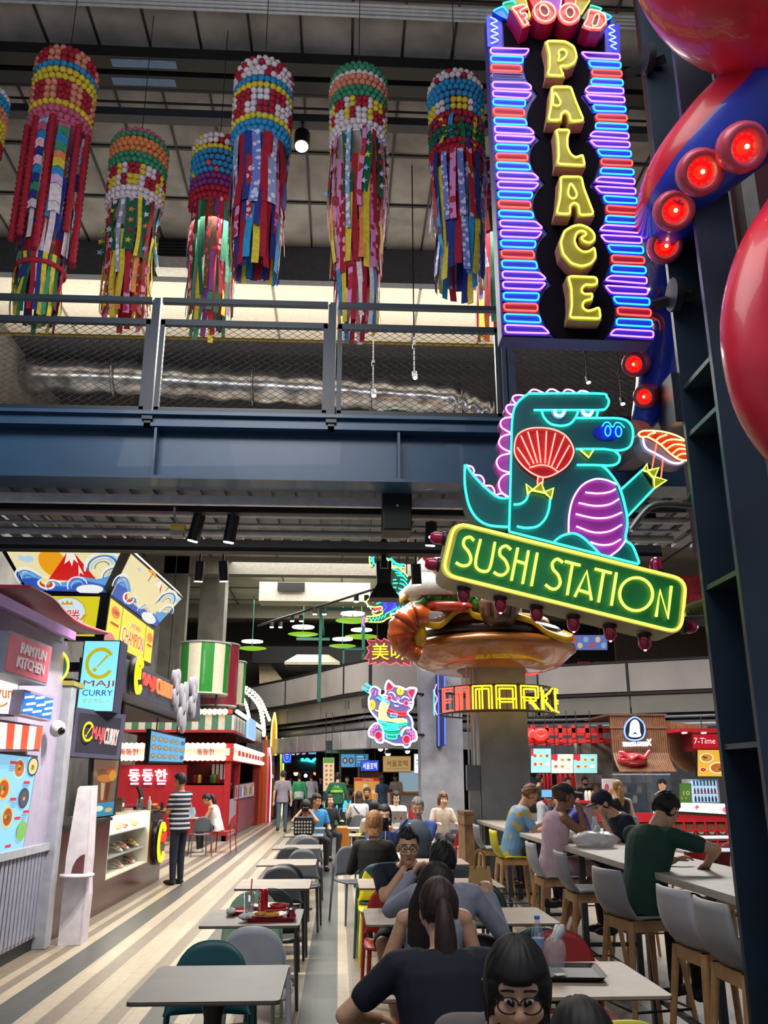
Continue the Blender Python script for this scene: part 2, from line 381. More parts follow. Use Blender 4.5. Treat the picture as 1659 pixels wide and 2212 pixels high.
for k, x in enumerate(xs):
    mb = MB(); mb.bb(x-.03, x+.03, YB, YB+.06, zb(925), zt); mb.bb(x-.045, x-.03, YB+.0, YB+.05, zb(905), zt-.02)
    mb.bb(x-.05, x+.05, YB-.02, YB+.08, zb(912), zb(896))
    if 0 < k < 5: struct('trim_%d' % (10+k), mb, RAILM, own=False)
t = thing('bridge_railing', 'dark navy bridge railing with black diamond mesh infill panels', 'railing', (xs[2], YB, zl))
for a, b in zip(xs, xs[1:]):
    build('top_rail', MB().bb(a+.05, b-.05, YB-.01, YB+.05, zt-.05, zt), RAILM, t)
    build('frame', MB().bb(a+.05, b-.05, YB, YB+.05, zm-.05, zm+.01).bb(a+.05, b-.05, YB, YB+.05, zl-.02, zl+.03).bb(a+.045, a+.09, YB, YB+.05, zl, zm).bb(b-.09, b-.045, YB, YB+.05, zl, zm), RAILM, t)
    mb = MB(); w, h = b-a-.16, zm-zl-.06; sx, sy = .095, .058; nx, ny = int(w/sx), int(h/sy)
    for i in range(nx):
        for d in (1, -1):
            q = []
            for j in range(ny+1): q.append(V((a+.08+sx*(i+.5)+sx*.5*(1 if j % 2 else -1)*d, YB+.025, zl+.02+h*j/ny)))
            mb.tube(q, .0042, 3, False, False)
    build('mesh_panel', mb, DARK, t, fixn=False)
# services slung under the bridge
mb = MB(); z = AT(600, 1082, 8.0).z; mb.bb(X0, AX(823, 1082, 0).x if 0 else 2.8, 8.0, 8.05, z-.045, z+.045); mb.mat = 1
single('strut_channel', mb, M('#e2e8ee', .4), 'shiny steel strut channel running along the underside of the bridge', 'channel')
for k, (py, r, Y) in enumerate(((1112, .038, 8.5), (1135, .02, 8.7), (1153, .04, 8.9))):
    pipe(Y, AT(600, py, Y).z, r, PIPE, 'grey pipe under the bridge, %s of the three' % ('highest and thick', 'thin middle one', 'lowest and thick')[k], X0, 3.6, group='pipes under the bridge')
z = AT(600, 1180, 9.3).z; mb = MB(); mb.bb(X0, 3.6, 9.25, 9.35, z-.03, z+.055); mb.mat = 1; mb.bb(X0, 3.6, 9.25, 9.4, z-.075, z-.03)
single('lighting_trunking', mb, [M('#7b8084', .4, .4), DARK], 'grey and black lighting trunking hanging lowest under the bridge', 'trunking')
mb = MB(); z = AT(600, 1103, 8.3).z; mb.bb(X0, 3.2, 8.28, 8.34, z-.03, z+.03); single('black_lighting_track', mb, DARK, 'black lighting track under the steel channel of the bridge', 'track')
for k, (px, py) in enumerate(((432, 1112), (505, 1114))):
    p = AT(px, py, 8.4); spot(p, (-.16 if k else -.24, .16, -1), 'big black cylinder spotlight under the bridge, %s' % ('right by the yellow beam detector' if k == 0 else 'next to the black loudspeaker side'), .062, .27, s=14, rod=.06, power=420, group='large spotlights under the bridge')
for k, (px, py, Y) in enumerate(((432, 1212, 10.2), (482, 1212, 10.2), (932, 1128, 8.6), (898, 1218, 9.8))):
    p = AT(px, py, Y); spot(p, (-.05 if k in (0, 2) else .06, .2, -1), 'black cylinder spotlight %s' % ('low under the bridge beside its twin, above the screens', 'low under the bridge, nearer the hanging horn', 'just beside the green lettered sign', 'between the tiger sign and the rooster head')[k], .06, .24, s=12, rod=4.46-p.z, power=60 if k != 2 else 0, group='large spotlights under the bridge')
mb = MB(); p = AT(385, 1142, 8.2); t = thing('beam_detector', 'small yellow and grey beam detector under the bridge beside the big spotlights', 'detector', p)
build('housing', MB().box(p, (.13, .1, .07)), M('#c9a50f', .4), t); build('lens_plate', MB().box(p+V((0, -.01, -.055)), (.12, .1, .05)), M('#55585c', .4), t); build('bracket', MB().tube([p+V((0, 0, .03)), p+V((-.05, 0, .14)), p+V((-.05, 0, .22))], .014), PIPE, t)
p = AT(856, 1107, 8.0); t = thing('loudspeaker', 'black box loudspeaker hanging under the bridge', 'speaker', p)
build('cabinet', MB().box(p, (.28, .3, .44)), M('#0c0f10', .5), t, bevel=.01); build('grille', MB().box(p+V((0, -.155, 0)), (.25, .01, .41)), M('#131a18', .7), t)
build('badge', MB().box(p+V((0, -.163, .02)), (.02, .004, .02)), M('#c9ccd0', .4), t)
p = AT(829, 1250, 9.4); t = thing('horn_loudspeaker', 'black flared horn loudspeaker hanging in front of the neon tiger', 'speaker', p)
def horn(a, b, w0, w1): return MB().loft([[V((p.x+sx*w, p.y+sy*w*.8, z)) for sx, sy in ((-1, -1), (1, -1), (1, 1), (-1, 1))] for z, w in ((a, w0), (b, w1))], True, False)
zz = [AT(829, py, 9.4).z for py in (1215, 1263, 1296)]
build('driver_housing', horn(zz[0], zz[1], .085, .075), M('#0b0c0d', .5), t, bevel=.01); build('horn_flare', horn(zz[1], zz[2], .075, .165), M('#0e0f11', .5), t)
build('yoke', MB().tube([V((p.x-.04, p.y-.09, zz[0]-.02)), V((p.x-.04, p.y-.1, zz[0]-.09)), V((p.x+.04, p.y-.1, zz[0]-.09)), V((p.x+.04, p.y-.09, zz[0]-.02))], .008), PIPE, t)
build('drop_pole', MB().cone((p.x, p.y, zz[0]), (p.x, p.y, zz[0]+.35), .03, .03, 10), DARK, t)
p0, p1 = AT(1098, 900, 6.6), AT(1098, 690, 6.6)

# ================================================================ STEEL COLUMN AT THE SIDE
XCOL = 1.745
mb = MB()
mb.bb(XCOL, XCOL+.34, 4.0, 4.03, 0, 12.5); mb.bb(XCOL, XCOL+.19, 3.62, 3.65, 0, 12.5); mb.bb(XCOL+.16, XCOL+.18, 3.64, 4.01, 0, 12.5)
for z in [AT(1480, py, 3.8).z for py in (800, 905, 1250, 1610)]: mb.bb(XCOL+.01, XCOL+.17, 3.64, 4.01, z-.012, z+.012)
struct('column_steel', mb, M('#2c3a4a', .4, .1, var=.06, scale=3), own=False)
a, b = AT(1462, 850, 4.03), AT(1330, 985, YB); mb = MB()
d = b-a; mb.loft([[p+V((w, 0, h)) for w, h in ((-.02, -.16), (.14, -.16), (.14, .12), (-.02, .12))] for p in (a, b)], True, False)
struct('beam_3', mb, M('#2b323a', .4, .2), own=False)
mb = MB(); p = AT(1106, 830, 7.42); mb.bb(p.x-.035, p.x+.035, 7.4, 7.47, zb(925), zb(740)); mb.bb(p.x-.09, p.x-.05, 7.4, 7.45, zb(925), zb(740))
struct('column_post', mb, M('#39445a', .35, .3), own=False)

# ================================================================ CONCRETE COLUMNS
pc = AZ(1040, 1934, 0); YC1 = pc.y
c1 = AT(1040, 1700, YC1).x; c2 = AT(1146, 1700, YC1).x
struct("column_1", MB().bb(c1, c2, YC1, YC1+.8, 0, 5.2), M('#83878b', .75, var=.1, scale=2.5, bump=.05), own=False)
q1, q2 = AT(910, 1700, 28).x, AT(968, 1700, 28).x
mb = MB().bb(q1, q2+.5, 28, 29, 0, 9.4); mb.mat = 1; mb.bb(q1-.02, q2+.52, 27.97, 29, 0, .12)
struct('column_2', mb, [M('#8a8a92', .75, var=.08, scale=2.5), M('#3c3d42', .6)], own=False)
for k, (px, Y, w) in enumerate(((455, 33, .95), (386, 31, .45), (358, 31, .42))):
    x = AT(px, 1350, Y).x; struct('column_%d' % (k+3), MB().bb(x-w/2, x+w/2, Y, Y+w, 3.4, 9.4), M('#6e6a60', .8, var=.12, scale=2), own=False)
t = thing('conduit_riser', 'vertical grey conduits with a junction box on the near face of the concrete column', 'conduit', (c1+.02, YC1-.05, 0))
for k in range(3): build('conduit', MB().cone((c1-.06-.05*k, YC1+.1, .2), (c1-.06-.05*k, YC1+.1, 3.6), .016, .016, 8), PIPE, t)
build('junction_box', MB().box((c1-.11, YC1+.08, 1.62), (.2, .14, .36)), M('#5d6670', .5), t); build('trunking', MB().box((c1-.1, YC1+.08, .75), (.16, .12, 1.4)), M('#8d8f90', .4, .3), t)
# ================================================================ UPPER FLOOR
ZT = 5.7
FP = [(AT(px, 1450, Y).x, Y) for px, Y in ((430, 46), (545, 40.5), (620, 37.5), (690, 34.6), (745, 32.4), (800, 30.9), (905, 31.3), (1030, 32.2), (1160, 32.6), (1355, 31), (1550, 29.6), (1750, 28.2))]
FPC = [V((p[0], p[1], 0)) for p in FP]
pan, pan2, fr, rail, up = MB(), MB(), MB(), MB(), MB()
for a, b in zip(FPC, FPC[1:]):
    d = (b-a); L = d.length; d.normalize(); n = V((d.y, -d.x, 0))
    k = max(1, round(L/2.4)); rz = math.atan2(d.y, d.x)
    for i in range(k):
        c = a+d*(L*(i+.5)/k)
        pan.box(c+V((0, 0, 5.1))+n*.02, (L/k-.1, .06, 1.0), rz); pan2.box(c+V((0, 0, 4.15))+n*(-.12), (L/k-.05, .06, .62), rz)
        fr.box(a+d*(L*i/k)+V((0, 0, 5.1)), (.08, .12, 1.15), rz)
    fr.box(a+d*L/2+V((0, 0, 5.66)), (L, .12, .08), rz); fr.box(a+d*L/2+V((0, 0, 4.52)), (L, .1, .08), rz)
    up.box(a+d*L/2+V((0, 0, 4.2))-n*4.1, (L*1.15, 8.0, .3), rz)
t = thing('balcony_parapet', 'curved upper floor balcony front of pale panels in black framing', 'balcony', (0, 30, 4))
build('parapet_panels', pan, M('#b9b2b0', .6, var=.06, scale=.8), t); build('fascia_panels', pan2, M('#8f8b85', .6, var=.06, scale=.8), t); build('black_framing', fr, DARK, t)
struct('slab_upper', up, M('#4a4a4c', .8), own=False)
for k, (z, off, r, lab) in enumerate(((3.72, -.35, .06, 'slim grey pipe following the balcony underside'), (3.45, -.5, .15, 'fat grey pipe following the balcony underside'))):
    q = []
    for i, p in enumerate(FPC):
        d = (FPC[min(i+1, len(FPC)-1)]-FPC[max(i-1, 0)]).normalized(); q.append(p+V((d.y, -d.x, 0))*(off)+V((0, 0, z)))
    single('balcony_pipe', MB().tube(cr(q, False, 3), r, 10), M('#9a9ba0', .35, .4), lab, 'pipe')
mb = MB()
for i, (a, b) in enumerate(zip(FPC[1:], FPC[2:])):
    d = (b-a).normalized(); n = V((d.y, -d.x, 0)); L = (b-a).length; k = max(1, round(L/1.6))
    for j in range(k): mb.box(a+d*(L*(j+.5)/k)-n*.1+V((0, 0, 2.92)), (L/k-.06, .5, .62), math.atan2(d.y, d.x))
single('box_duct', mb, M('#b4b5bc', .35, .3, var=.1, scale=2, bump=.1), 'long silver rectangular duct under the curved balcony', 'duct', bevel=.02)
struct('wall_upper', MB().bb(-7.9, 16, 45, 45.3, 4.35, 9.4), M('#3a3732', .8, var=.1), own=False)
struct('wall_lower', MB().bb(-1.0, 16, 40, 40.3, 0, 3.9), M('#26272c', .8), own=False)
# ================================================================ NEON SIGNS NEAR THE CAMERA
def CV(ox, oy, s): return lambda pts: [(ox+x/s, oy+y/s) for x, y in pts]
cA, cB, cC = CV(1030, 0, 4.1475), CV(1040, 240, 4.366), CV(1050, 480, 4.366)
cD, cE, cF = CV(980, 820, 4.1475), CV(1280, 860, 6.9125), CV(930, 1100, 2.9105)
TEAL, PINKN, YELN, REDN, BLUN, PURN, WHTN, ORGN = NE('#2fffd0', 3.2), NE('#ff9ad8', 2.6), NE('#f2ff5a', 2.8), NE('#ff4a3c', 3.2), NE('#2f9dff', 3.4), NE('#d06bff', 3.0), NE('#dfeaff', 2.4), NE('#ffc27a', 2.6)
CYAN = NE('#28aeff', 3.0); YELW = NE('#f2f45a', 1.9)
# ---- tall vertical marquee
YF = 4.05
S = PX(Y=YF); n_ = S.n
t = thing('marquee_sign', 'tall vertical neon marquee with big yellow letters reading PALACE', 'sign', S((1240, 740)))
mb = MB(); mb.prism(S.many([(1052, 30), (1330, 40), (1411, 738), (1084, 728)]), (0, .12, 0)); build('cabinet', mb, M('#2c2a86', .45, var=.05), t, bevel=.004)
DK = [(1086, 40), (1089, 108), (1150, 114)]
for b, c in (((1131, 150), (1161, 208)), ((1138, 260), (1168, 304)), ((1144, 343), (1177, 400)), ((1151, 446), (1184, 506)), ((1158, 553), (1192, 617)), ((1164, 663), (1197, 731))): DK += [b, c]
RD = [(1304, 735)]
for b, c in (((1326, 675), (1296, 617)), ((1314, 562), (1289, 506)), ((1303, 453), (1270, 405)), ((1292, 350), (1260, 307)), ((1284, 270), (1252, 212)), ((1273, 166), (1250, 119))): RD += [b, c]
def scallop(seq):
    out = [seq[0]]
    for i in range(1, len(seq)-1, 2):
        a, b, c = [V((*q, 0)) for q in (seq[i-1], seq[i], seq[i+1])]; m = b*2-(a+c)/2
        for k in range(1, 7): u = k/6; q = a*(1-u)**2+m*2*u*(1-u)+c*u*u; out.append((q.x, q.y))
    return out
poly = [(1086, 40), (1089, 108)]+scallop(DK[2:])+scallop(RD)+[(1304, 118), (1304, 44)]
build('centre_panel', MB().prism(S.many(poly, .014), (0, .012, 0)), M('#0b0813', .9, spec=.08), t)
BAR = {'P': (M('#3e14b4', .5), PINKN if 0 else NE('#d884ff', 2.3)), 'B': (M('#0b38c4', .5), CYAN), 'R': (M('#a00c22', .5), NE('#ff4f4a', 2.5)), 'G': (M('#3a3f8a', .4), M('#5566c0', .3))}
LB = [('P', cA, [(117, 460), (465, 470), (425, 525), (120, 512)]), ('B', cA, [(120, 530), (410, 543), (400, 597), (122, 585)]), ('R', cA, [(122, 608), (392, 620), (395, 672), (125, 660)]),
 ('G', cA, [(130, 688), (405, 697), (420, 745), (130, 735)]), ('P', cA, [(132, 765), (440, 772), (484, 805), (470, 835), (140, 820)]), ('P', cA, [(137, 842), (485, 860), (445, 912), (140, 893)]),
 ('B', cA, [(140, 915), (432, 930), (420, 985), (143, 970)]), ('R', cA, [(143, 995), (415, 1010), (420, 1068), (147, 1055)]), ('B', cB, [(112, 92), (405, 105), (425, 162), (118, 150)]),
 ('P', cB, [(118, 170), (445, 187), (493, 240), (455, 248), (122, 232)]), ('P', cB, [(122, 255), (500, 275), (455, 328), (127, 315)]), ('B', cB, [(127, 342), (440, 355), (428, 413), (130, 400)]),
 ('R', cB, [(132, 428), (425, 437), (428, 495), (135, 485)]), ('B', cB, [(135, 510), (440, 525), (458, 582), (138, 570)]), ('P', cB, [(140, 602), (482, 617), (535, 665), (500, 675), (145, 660)]),
 ('P', cB, [(147, 692), (535, 707), (490, 762), (150, 748)]), ('B', cB, [(150, 782), (475, 795), (462, 852), (153, 840)]), ('R', cB, [(153, 870), (455, 883), (458, 942), (157, 928)]),
 ('B', cB, [(158, 962), (470, 975), (487, 1033), (160, 1020)]), ('P', cC, [(122, 8), (460, 20), (525, 80), (500, 85), (127, 65)]), ('P', cC, [(127, 100), (523, 115), (470, 175), (130, 160)]),
 ('B', cC, [(130, 195), (462, 205), (450, 268), (135, 255)]), ('R', cC, [(135, 290), (440, 298), (445, 365), (140, 350)]), ('B', cC, [(140, 385), (462, 395), (477, 463), (145, 450)]),
 ('P', cC, [(145, 487), (495, 500), (557, 555), (530, 565), (150, 550)]), ('P', cC, [(150, 585), (557, 597), (500, 660), (155, 645)]), ('B', cC, [(155, 687), (493, 695), (480, 762), (160, 750)]),
 ('R', cC, [(160, 788), (475, 795), (478, 862), (165, 850)]), ('B', cC, [(165, 888), (490, 900), (512, 970), (170, 955)]), ('P', cC, [(170, 990), (525, 1005), (592, 1070), (175, 1060)]),
 ('P', cA, [(922, 497), (1270, 515), (1272, 567), (975, 552)]), ('B', cA, [(990, 575), (1278, 590), (1280, 642), (1010, 630)]), ('R', cA, [(1022, 652), (1285, 665), (1290, 715), (1025, 702)]),
 ('B', cA, [(1020, 732), (1295, 745), (1298, 797), (1010, 782)]), ('P', cA, [(958, 835), (992, 800), (1302, 820), (1305, 870), (980, 860)]), ('P', cA, [(962, 878), (1312, 900), (1315, 948), (1010, 935)]),
 ('B', cA, [(1030, 968), (1322, 985), (1325, 1030), (1045, 1022)]), ('R', cB, [(1072, 60), (1358, 70), (1362, 120), (1075, 107)]), ('B', cB, [(1068, 140), (1365, 153), (1368, 203), (1060, 190)]),
 ('P', cB, [(1005, 265), (1045, 220), (1375, 240), (1378, 290)]), ('P', cB, [(1008, 303), (1385, 322), (1388, 372), (1065, 360)]), ('B', cB, [(1080, 390), (1397, 405), (1400, 460), (1110, 447)]),
 ('R', cB, [(1118, 478), (1408, 492), (1412, 545), (1122, 532)]), ('B', cB, [(1118, 562), (1420, 577), (1423, 630), (1108, 615)]), ('P', cB, [(1057, 690), (1098, 648), (1430, 665), (1435, 718)]),
 ('P', cB, [(1057, 735), (1440, 757), (1443, 810), (1110, 795)]), ('B', cB, [(1138, 825), (1450, 845), (1453, 898), (1160, 885)]), ('R', cB, [(1168, 915), (1462, 937), (1465, 992), (1172, 977)]),
 ('B', cB, [(1168, 1010), (1475, 1030), (1478, 1085), (1158, 1070)]), ('P', cC, [(1055, 100), (1105, 50), (1440, 72), (1445, 130)]), ('P', cC, [(1065, 145), (1452, 165), (1455, 225), (1115, 208)]),
 ('B', cC, [(1133, 240), (1465, 255), (1470, 320), (1165, 303)]), ('R', cC, [(1173, 335), (1477, 355), (1480, 413), (1175, 400)]), ('B', cC, [(1175, 430), (1490, 447), (1493, 510), (1165, 490)]),
 ('P', cC, [(1107, 572), (1160, 527), (1500, 545), (1503, 605)]), ('P', cC, [(1107, 620), (1510, 645), (1513, 705), (1165, 690)]), ('B', cC, [(1185, 725), (1525, 742), (1530, 805), (1215, 787)]),
 ('R', cC, [(1225, 825), (1538, 845), (1542, 908), (1230, 890)]), ('B', cC, [(1220, 930), (1550, 945), (1553, 1010), (1213, 990)]), ('P', cC, [(1152, 1085), (1200, 1030), (1562, 1050), (1565, 1110)])]
for c, f, q in LB:
    q = f(q); cx, cy = sum(a for a, _ in q)/len(q), sum(b for _, b in q)/len(q)
    big = [(cx+(a-cx)*1.07, cy+(b-cy)*1.36) for a, b in q]
    pl = build('bar_panel', MB().prism(S.many(big, .012), (0, .01, 0)), BAR[c][0], t)
    neon('neon_tube', [(rr(S.many(q, .026), .014, 2), True)], .0048, BAR[c][1], pl, 5)
for z in ([(115, 180), (178, 215), (120, 240), (182, 275), (122, 300), (187, 330), (122, 355), (187, 385), (122, 415)], [(1220, 250), (1170, 268), (1228, 305), (1172, 330), (1235, 362), (1178, 385), (1243, 415), (1190, 437), (1243, 468)]):
    q = cA(z); xs_ = [a for a, _ in q]
    pl = build('zigzag_panel', MB().prism(S.many([(min(xs_)-8, min(b for _, b in q)-6), (max(xs_)+8, min(b for _, b in q)-4), (max(xs_)+9, max(b for _, b in q)+6), (min(xs_)-5, max(b for _, b in q)+4)], .01), (0, .008, 0)), M('#1f22d8', .4), t)
    neon('neon_tube', [(cr(S.many(q, .022), False, 3), False)], .0035, NE('#8fb8ff', 3), pl, 5)
LET = [('P', cA, [(617, 382), (700, 380), (790, 385), (865, 430), (890, 510), (870, 575), (805, 607), (740, 600), (755, 655), (778, 692), (630, 685), (650, 620), (650, 500), (632, 430)], [(730, 478), (760, 455), (795, 470), (797, 510), (770, 540), (728, 558), (735, 515)]),
 ('A', cB, [(664, -216), (838, -216), (880, -90), (960, 100), (835, 108), (828, 45), (785, 5), (745, 40), (745, 98), (628, 97), (655, -40)], [(686, -160), (738, -82), (728, -40), (675, -45), (670, -85)]),
 ('L', cB, [(700, 188), (827, 190), (803, 265), (805, 350), (835, 420), (880, 452), (925, 437), (950, 425), (962, 490), (970, 525), (712, 510), (725, 450), (722, 330), (715, 250)], None),
 ('A', cB, [(745, 630), (938, 632), (960, 740), (1055, 985), (920, 992), (912, 900), (870, 870), (828, 905), (835, 982), (705, 978), (735, 850), (745, 740)], [(840, 697), (890, 780), (885, 825), (845, 835), (815, 800), (818, 745)]),
 ('C', cC, [(1015, 250), (1030, 340), (985, 400), (900, 428), (800, 400), (720, 310), (700, 200), (740, 90), (820, 45), (890, 35), (970, 70), (1015, 120), (1020, 175), (975, 210), (910, 190), (888, 148), (935, 138), (940, 110), (900, 88), (850, 105), (825, 180), (850, 250), (905, 293), (965, 288), (1000, 262)], None),
 ('E', cC, [(770, 520), (900, 525), (1035, 530), (1045, 595), (985, 605), (930, 595), (890, 640), (905, 685), (960, 690), (995, 680), (995, 740), (950, 740), (905, 765), (905, 820), (950, 850), (1010, 835), (1060, 810), (1075, 920), (900, 912), (785, 910), (805, 800), (800, 640), (785, 580)], None)]
SL = PX(Y=YF-.095)
def grow(q, k):
    n = len(q); out = []
    for i in range(n):
        a, b, c = V((*q[i-1], 0)), V((*q[i], 0)), V((*q[(i+1) % n], 0))
        d = (b-a).normalized()+(c-b).normalized(); d = d.normalized() if d.length > 1e-6 else V((1, 0, 0)); out.append((b.x+d.y*k, b.y-d.x*k))
    return out
FACE, SIDE = M('#938a06', .5), M('#b98a6a', .5)
for ch, f, q, hole in LET:
    q = f(q); g = rr([V((*p, 0)) for p in grow(q, 4.5)], 3, 2); mb = MB(); pts = [SL((p.x, p.y)) for p in g]; n = len(pts)
    back = [p+V((0, .095, 0)) for p in pts]; mb.add(pts, [tuple(range(n))]); mb.mat = 1; mb.add(pts+back, [(i, i+n, (i+1) % n+n, (i+1) % n) for i in range(n)])
    lt = build('letter_'+ch.lower(), mb, [FACE, SIDE], t)
    loops = [(rr(SL.many(q, .012), .016, 2), True)]
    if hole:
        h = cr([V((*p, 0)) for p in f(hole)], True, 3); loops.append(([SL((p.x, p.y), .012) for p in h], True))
        build('counter', MB().prism([SL((p.x, p.y), .001) for p in h], (0, .001, 0)), M('#6d6a08', .5), lt)  # recess shares the face colour; the darker olive paints its shade
    neon('neon_tube', loops, .0058, YELW, lt, 6)
RFACE, RSIDE = M('#c00a14', .35, coat=.3), M('#a8124a', .4)
def el2(cx, cy, rx, ry, rot): return [(cx+rx*cos(a)*cos(rot)-ry*sin(a)*sin(rot), cy+rx*cos(a)*sin(rot)+ry*sin(a)*cos(rot)) for a in [2*pi*i/20 for i in range(20)]]
for ch, q, hole in (('f', [(300, 120), (415, 90), (440, 118), (415, 125), (372, 145), (380, 180), (425, 165), (445, 210), (415, 205), (435, 245), (455, 262), (405, 280), (385, 240), (345, 170)], None), ('o', el2(595, 155, 96, 86, .35), el2(590, 145, 38, 52, -.4)),
     ('o', el2(815, 168, 90, 86, 0), el2(820, 162, 37, 48, 0)), ('d', [(990, 135), (1085, 155), (1135, 190), (1138, 250), (1090, 305), (1000, 300), (940, 280), (975, 220)], [(1050, 180), (1075, 175), (1080, 210), (1060, 280), (1020, 285), (1015, 265), (1035, 200)])):
    q = cA(q); pts = SL.many(grow(q, 4), .03); n = len(pts); back = [p+V((0, .15, 0)) for p in pts]; mb = MB(); mb.add(pts, [tuple(range(n))]); mb.mat = 1; mb.add(pts+back, [(i, i+n, (i+1) % n+n, (i+1) % n) for i in range(n)])
    lt = build('letter_'+ch, mb, [RFACE, RSIDE], t); loops = [(rr(SL.many(q, .042), .012, 2), True)]
    if hole:
        loops.append((SL.many(cA(hole), .042), True)); build('counter', MB().prism(SL.many(cA(hole), .031), (0, .001, 0)), M('#5a0508', .5), lt)
    neon('neon_tube', loops, .0045, NE('#ff9a86', 2.6), lt, 6)
for q, c, nm in (([(135, 145), (225, 105), (330, 240), (215, 190)], '#0f6fd0', CYAN), ([(218, 80), (320, 55), (420, 240), (280, 140)], '#0f8a5a', TEAL), ([(305, 15), (410, 0), (480, 240), (375, 98)], '#a08a10', YELW), ([(420, -60), (540, -60), (600, 240), (495, 105)], '#c01020', NE('#ff9a86', 2.6)), ([(540, -90), (770, -90), (710, 235), (640, 235)], '#8a2aa0', NE('#f0a0ff', 2.6)),
     ([(770, -60), (890, -60), (840, 240), (780, 240)], '#c01020', NE('#ff9a86', 2.6)), ([(885, 25), (1000, 45), (915, 185), (840, 240)], '#a08a10', YELW), ([(1000, 95), (1105, 125), (1000, 240), (930, 200)], '#0f8a5a', TEAL), ([(1110, 155), (1195, 200), (1100, 260), (1000, 240)], '#0f6fd0', CYAN)):
    w = build('fan_ray', MB().prism(S.many(cA(q), .03), (0, .05, 0)), M(c, .4), t); neon('neon_tube', [(rr(S.many(cA(q[:3]), .04), .01, 2), False)], .0045, nm, w, 5)
arm = MB()
for py in (152, 656):
    arm = MB(); p = S((1372 if py > 400 else 1335, py)); arm.cone((p.x-.02, YF+.08, p.z), (XCOL+.1, YF+.1 if 0 else 3.95, p.z), .035, .035, 4, True, False); arm.cone((XCOL-.02, 3.95, p.z), (XCOL+.02, 3.95, p.z), .09, .09, 12)
    build('bracket_arm', arm, DARK, t)

# ---- dinosaur sign with the sushi board
YS = 4.3
S = PX(Y=YS)
t = thing('neon_dinosaur_sign', 'neon dinosaur cut-out holding a red fan and a piece of sushi', 'sign', S((1220, 1200)))
bd = cD([(490, 1372), (505, 700), (515, 330), (555, 225), (640, 148), (720, 132), (1300, 130), (1375, 165), (1392, 220), (1372, 275), (1305, 298), (1290, 352), (1490, 355), (1580, 400), (1608, 480), (1600, 570), (1560, 635), (1445, 658), (1485, 700), (1470, 765), (1400, 792), (1345, 795), (1430, 900), (1500, 1040), (1540, 1200), (1555, 1300), (1545, 1440), (1605, 1500), (1650, 1600), (1655, 1668)])
tl = cD([(92, 765), (84, 950), (118, 1135), (190, 1260), (305, 1328), (492, 1345), (494, 1060), (400, 1062), (290, 985), (180, 870)])
cst = cD([(655, 150), (690, 92), (735, 88), (815, 128), (850, 88), (895, 86), (960, 128), (1000, 88), (1050, 90), (1095, 128), (1130, 98), (1185, 103), (1225, 140), (1000, 200), (720, 240), (560, 500), (560, 1080), (400, 1020), (385, 930), (430, 860), (395, 815), (365, 740), (405, 680), (430, 640), (385, 575), (420, 510), (440, 450), (400, 390), (440, 345), (480, 310), (448, 260), (485, 225), (525, 195), (512, 160), (560, 136)])
tcr = cD([(100, 768), (165, 775), (192, 830), (245, 860), (285, 920), (335, 950), (372, 1000), (410, 1018), (470, 1035), (490, 1075), (400, 1078), (270, 980), (160, 870)])
for nm, q, c, off, th in (('crest_panel', cst, '#b03aa8', -.02, .05), ('tail_crest_panel', tcr, '#a04aa0', -.02, .05), ('tail_panel', tl, '#0d5a66', -.004, .12), ('body_panel', bd, '#0f5a68', .0, .1)):
    build(nm, MB().prism(rr(S.many(q, off), .01, 1), (0, th, 0)), M(c, .4, var=.03), t)
arm_q = cE([(395, 1395), (715, 1080), (905, 1370), (500, 1800)]); build('arm_panel', MB().prism(S.many(arm_q, .004), (0, .08, 0)), M('#0d5f68', .4), t)
bel = cD([(1022, 1385), (1025, 1230), (1060, 1080), (1140, 960), (1250, 905), (1350, 910), (1450, 950), (1515, 1150), (1540, 1300), (1528, 1450), (1470, 1530), (1390, 1592), (1300, 1572), (1220, 1480), (1140, 1415), (1060, 1388)])
build('belly_panel', MB().prism(S.many(bel, .004), (0, .004, 0)), M('#a83ab0', .4), t)
fan = [(535, 620), (560, 520), (640, 465), (750, 450), (880, 465), (990, 520), (1055, 620), (1055, 700), (1000, 790), (900, 860), (800, 892), (700, 860), (610, 790), (545, 700)]
fo = build('fan', MB().prism(cr(S.many(cD(fan), .014), True, 3), (0, .014, 0)).prism(S.many(cD([(745, 885), (792, 890), (786, 955), (737, 955)]), .014), (0, .014, 0)), M('#b80f28', .4), t)
def D(*ls, off=.022, f=cD, closed=False, k=5): return [(cr(S.many(f(l), off), closed, k), closed) for l in ls]
neon('fan_neon', D(fan, closed=True, off=.03) + D([(560, 625), (670, 785)], [(592, 520), (708, 770)], [(655, 487), (740, 765)], [(735, 478), (770, 765)], [(820, 482), (808, 768)], [(900, 500), (838, 778)], [(980, 530), (868, 790)], [(1025, 608), (910, 812)], [(668, 805), (770, 783), (860, 800), (930, 850)], [(745, 890), (738, 950)], [(790, 900), (785, 950)], off=.03), .0042, NE('#ff8a76', 2.6), fo)
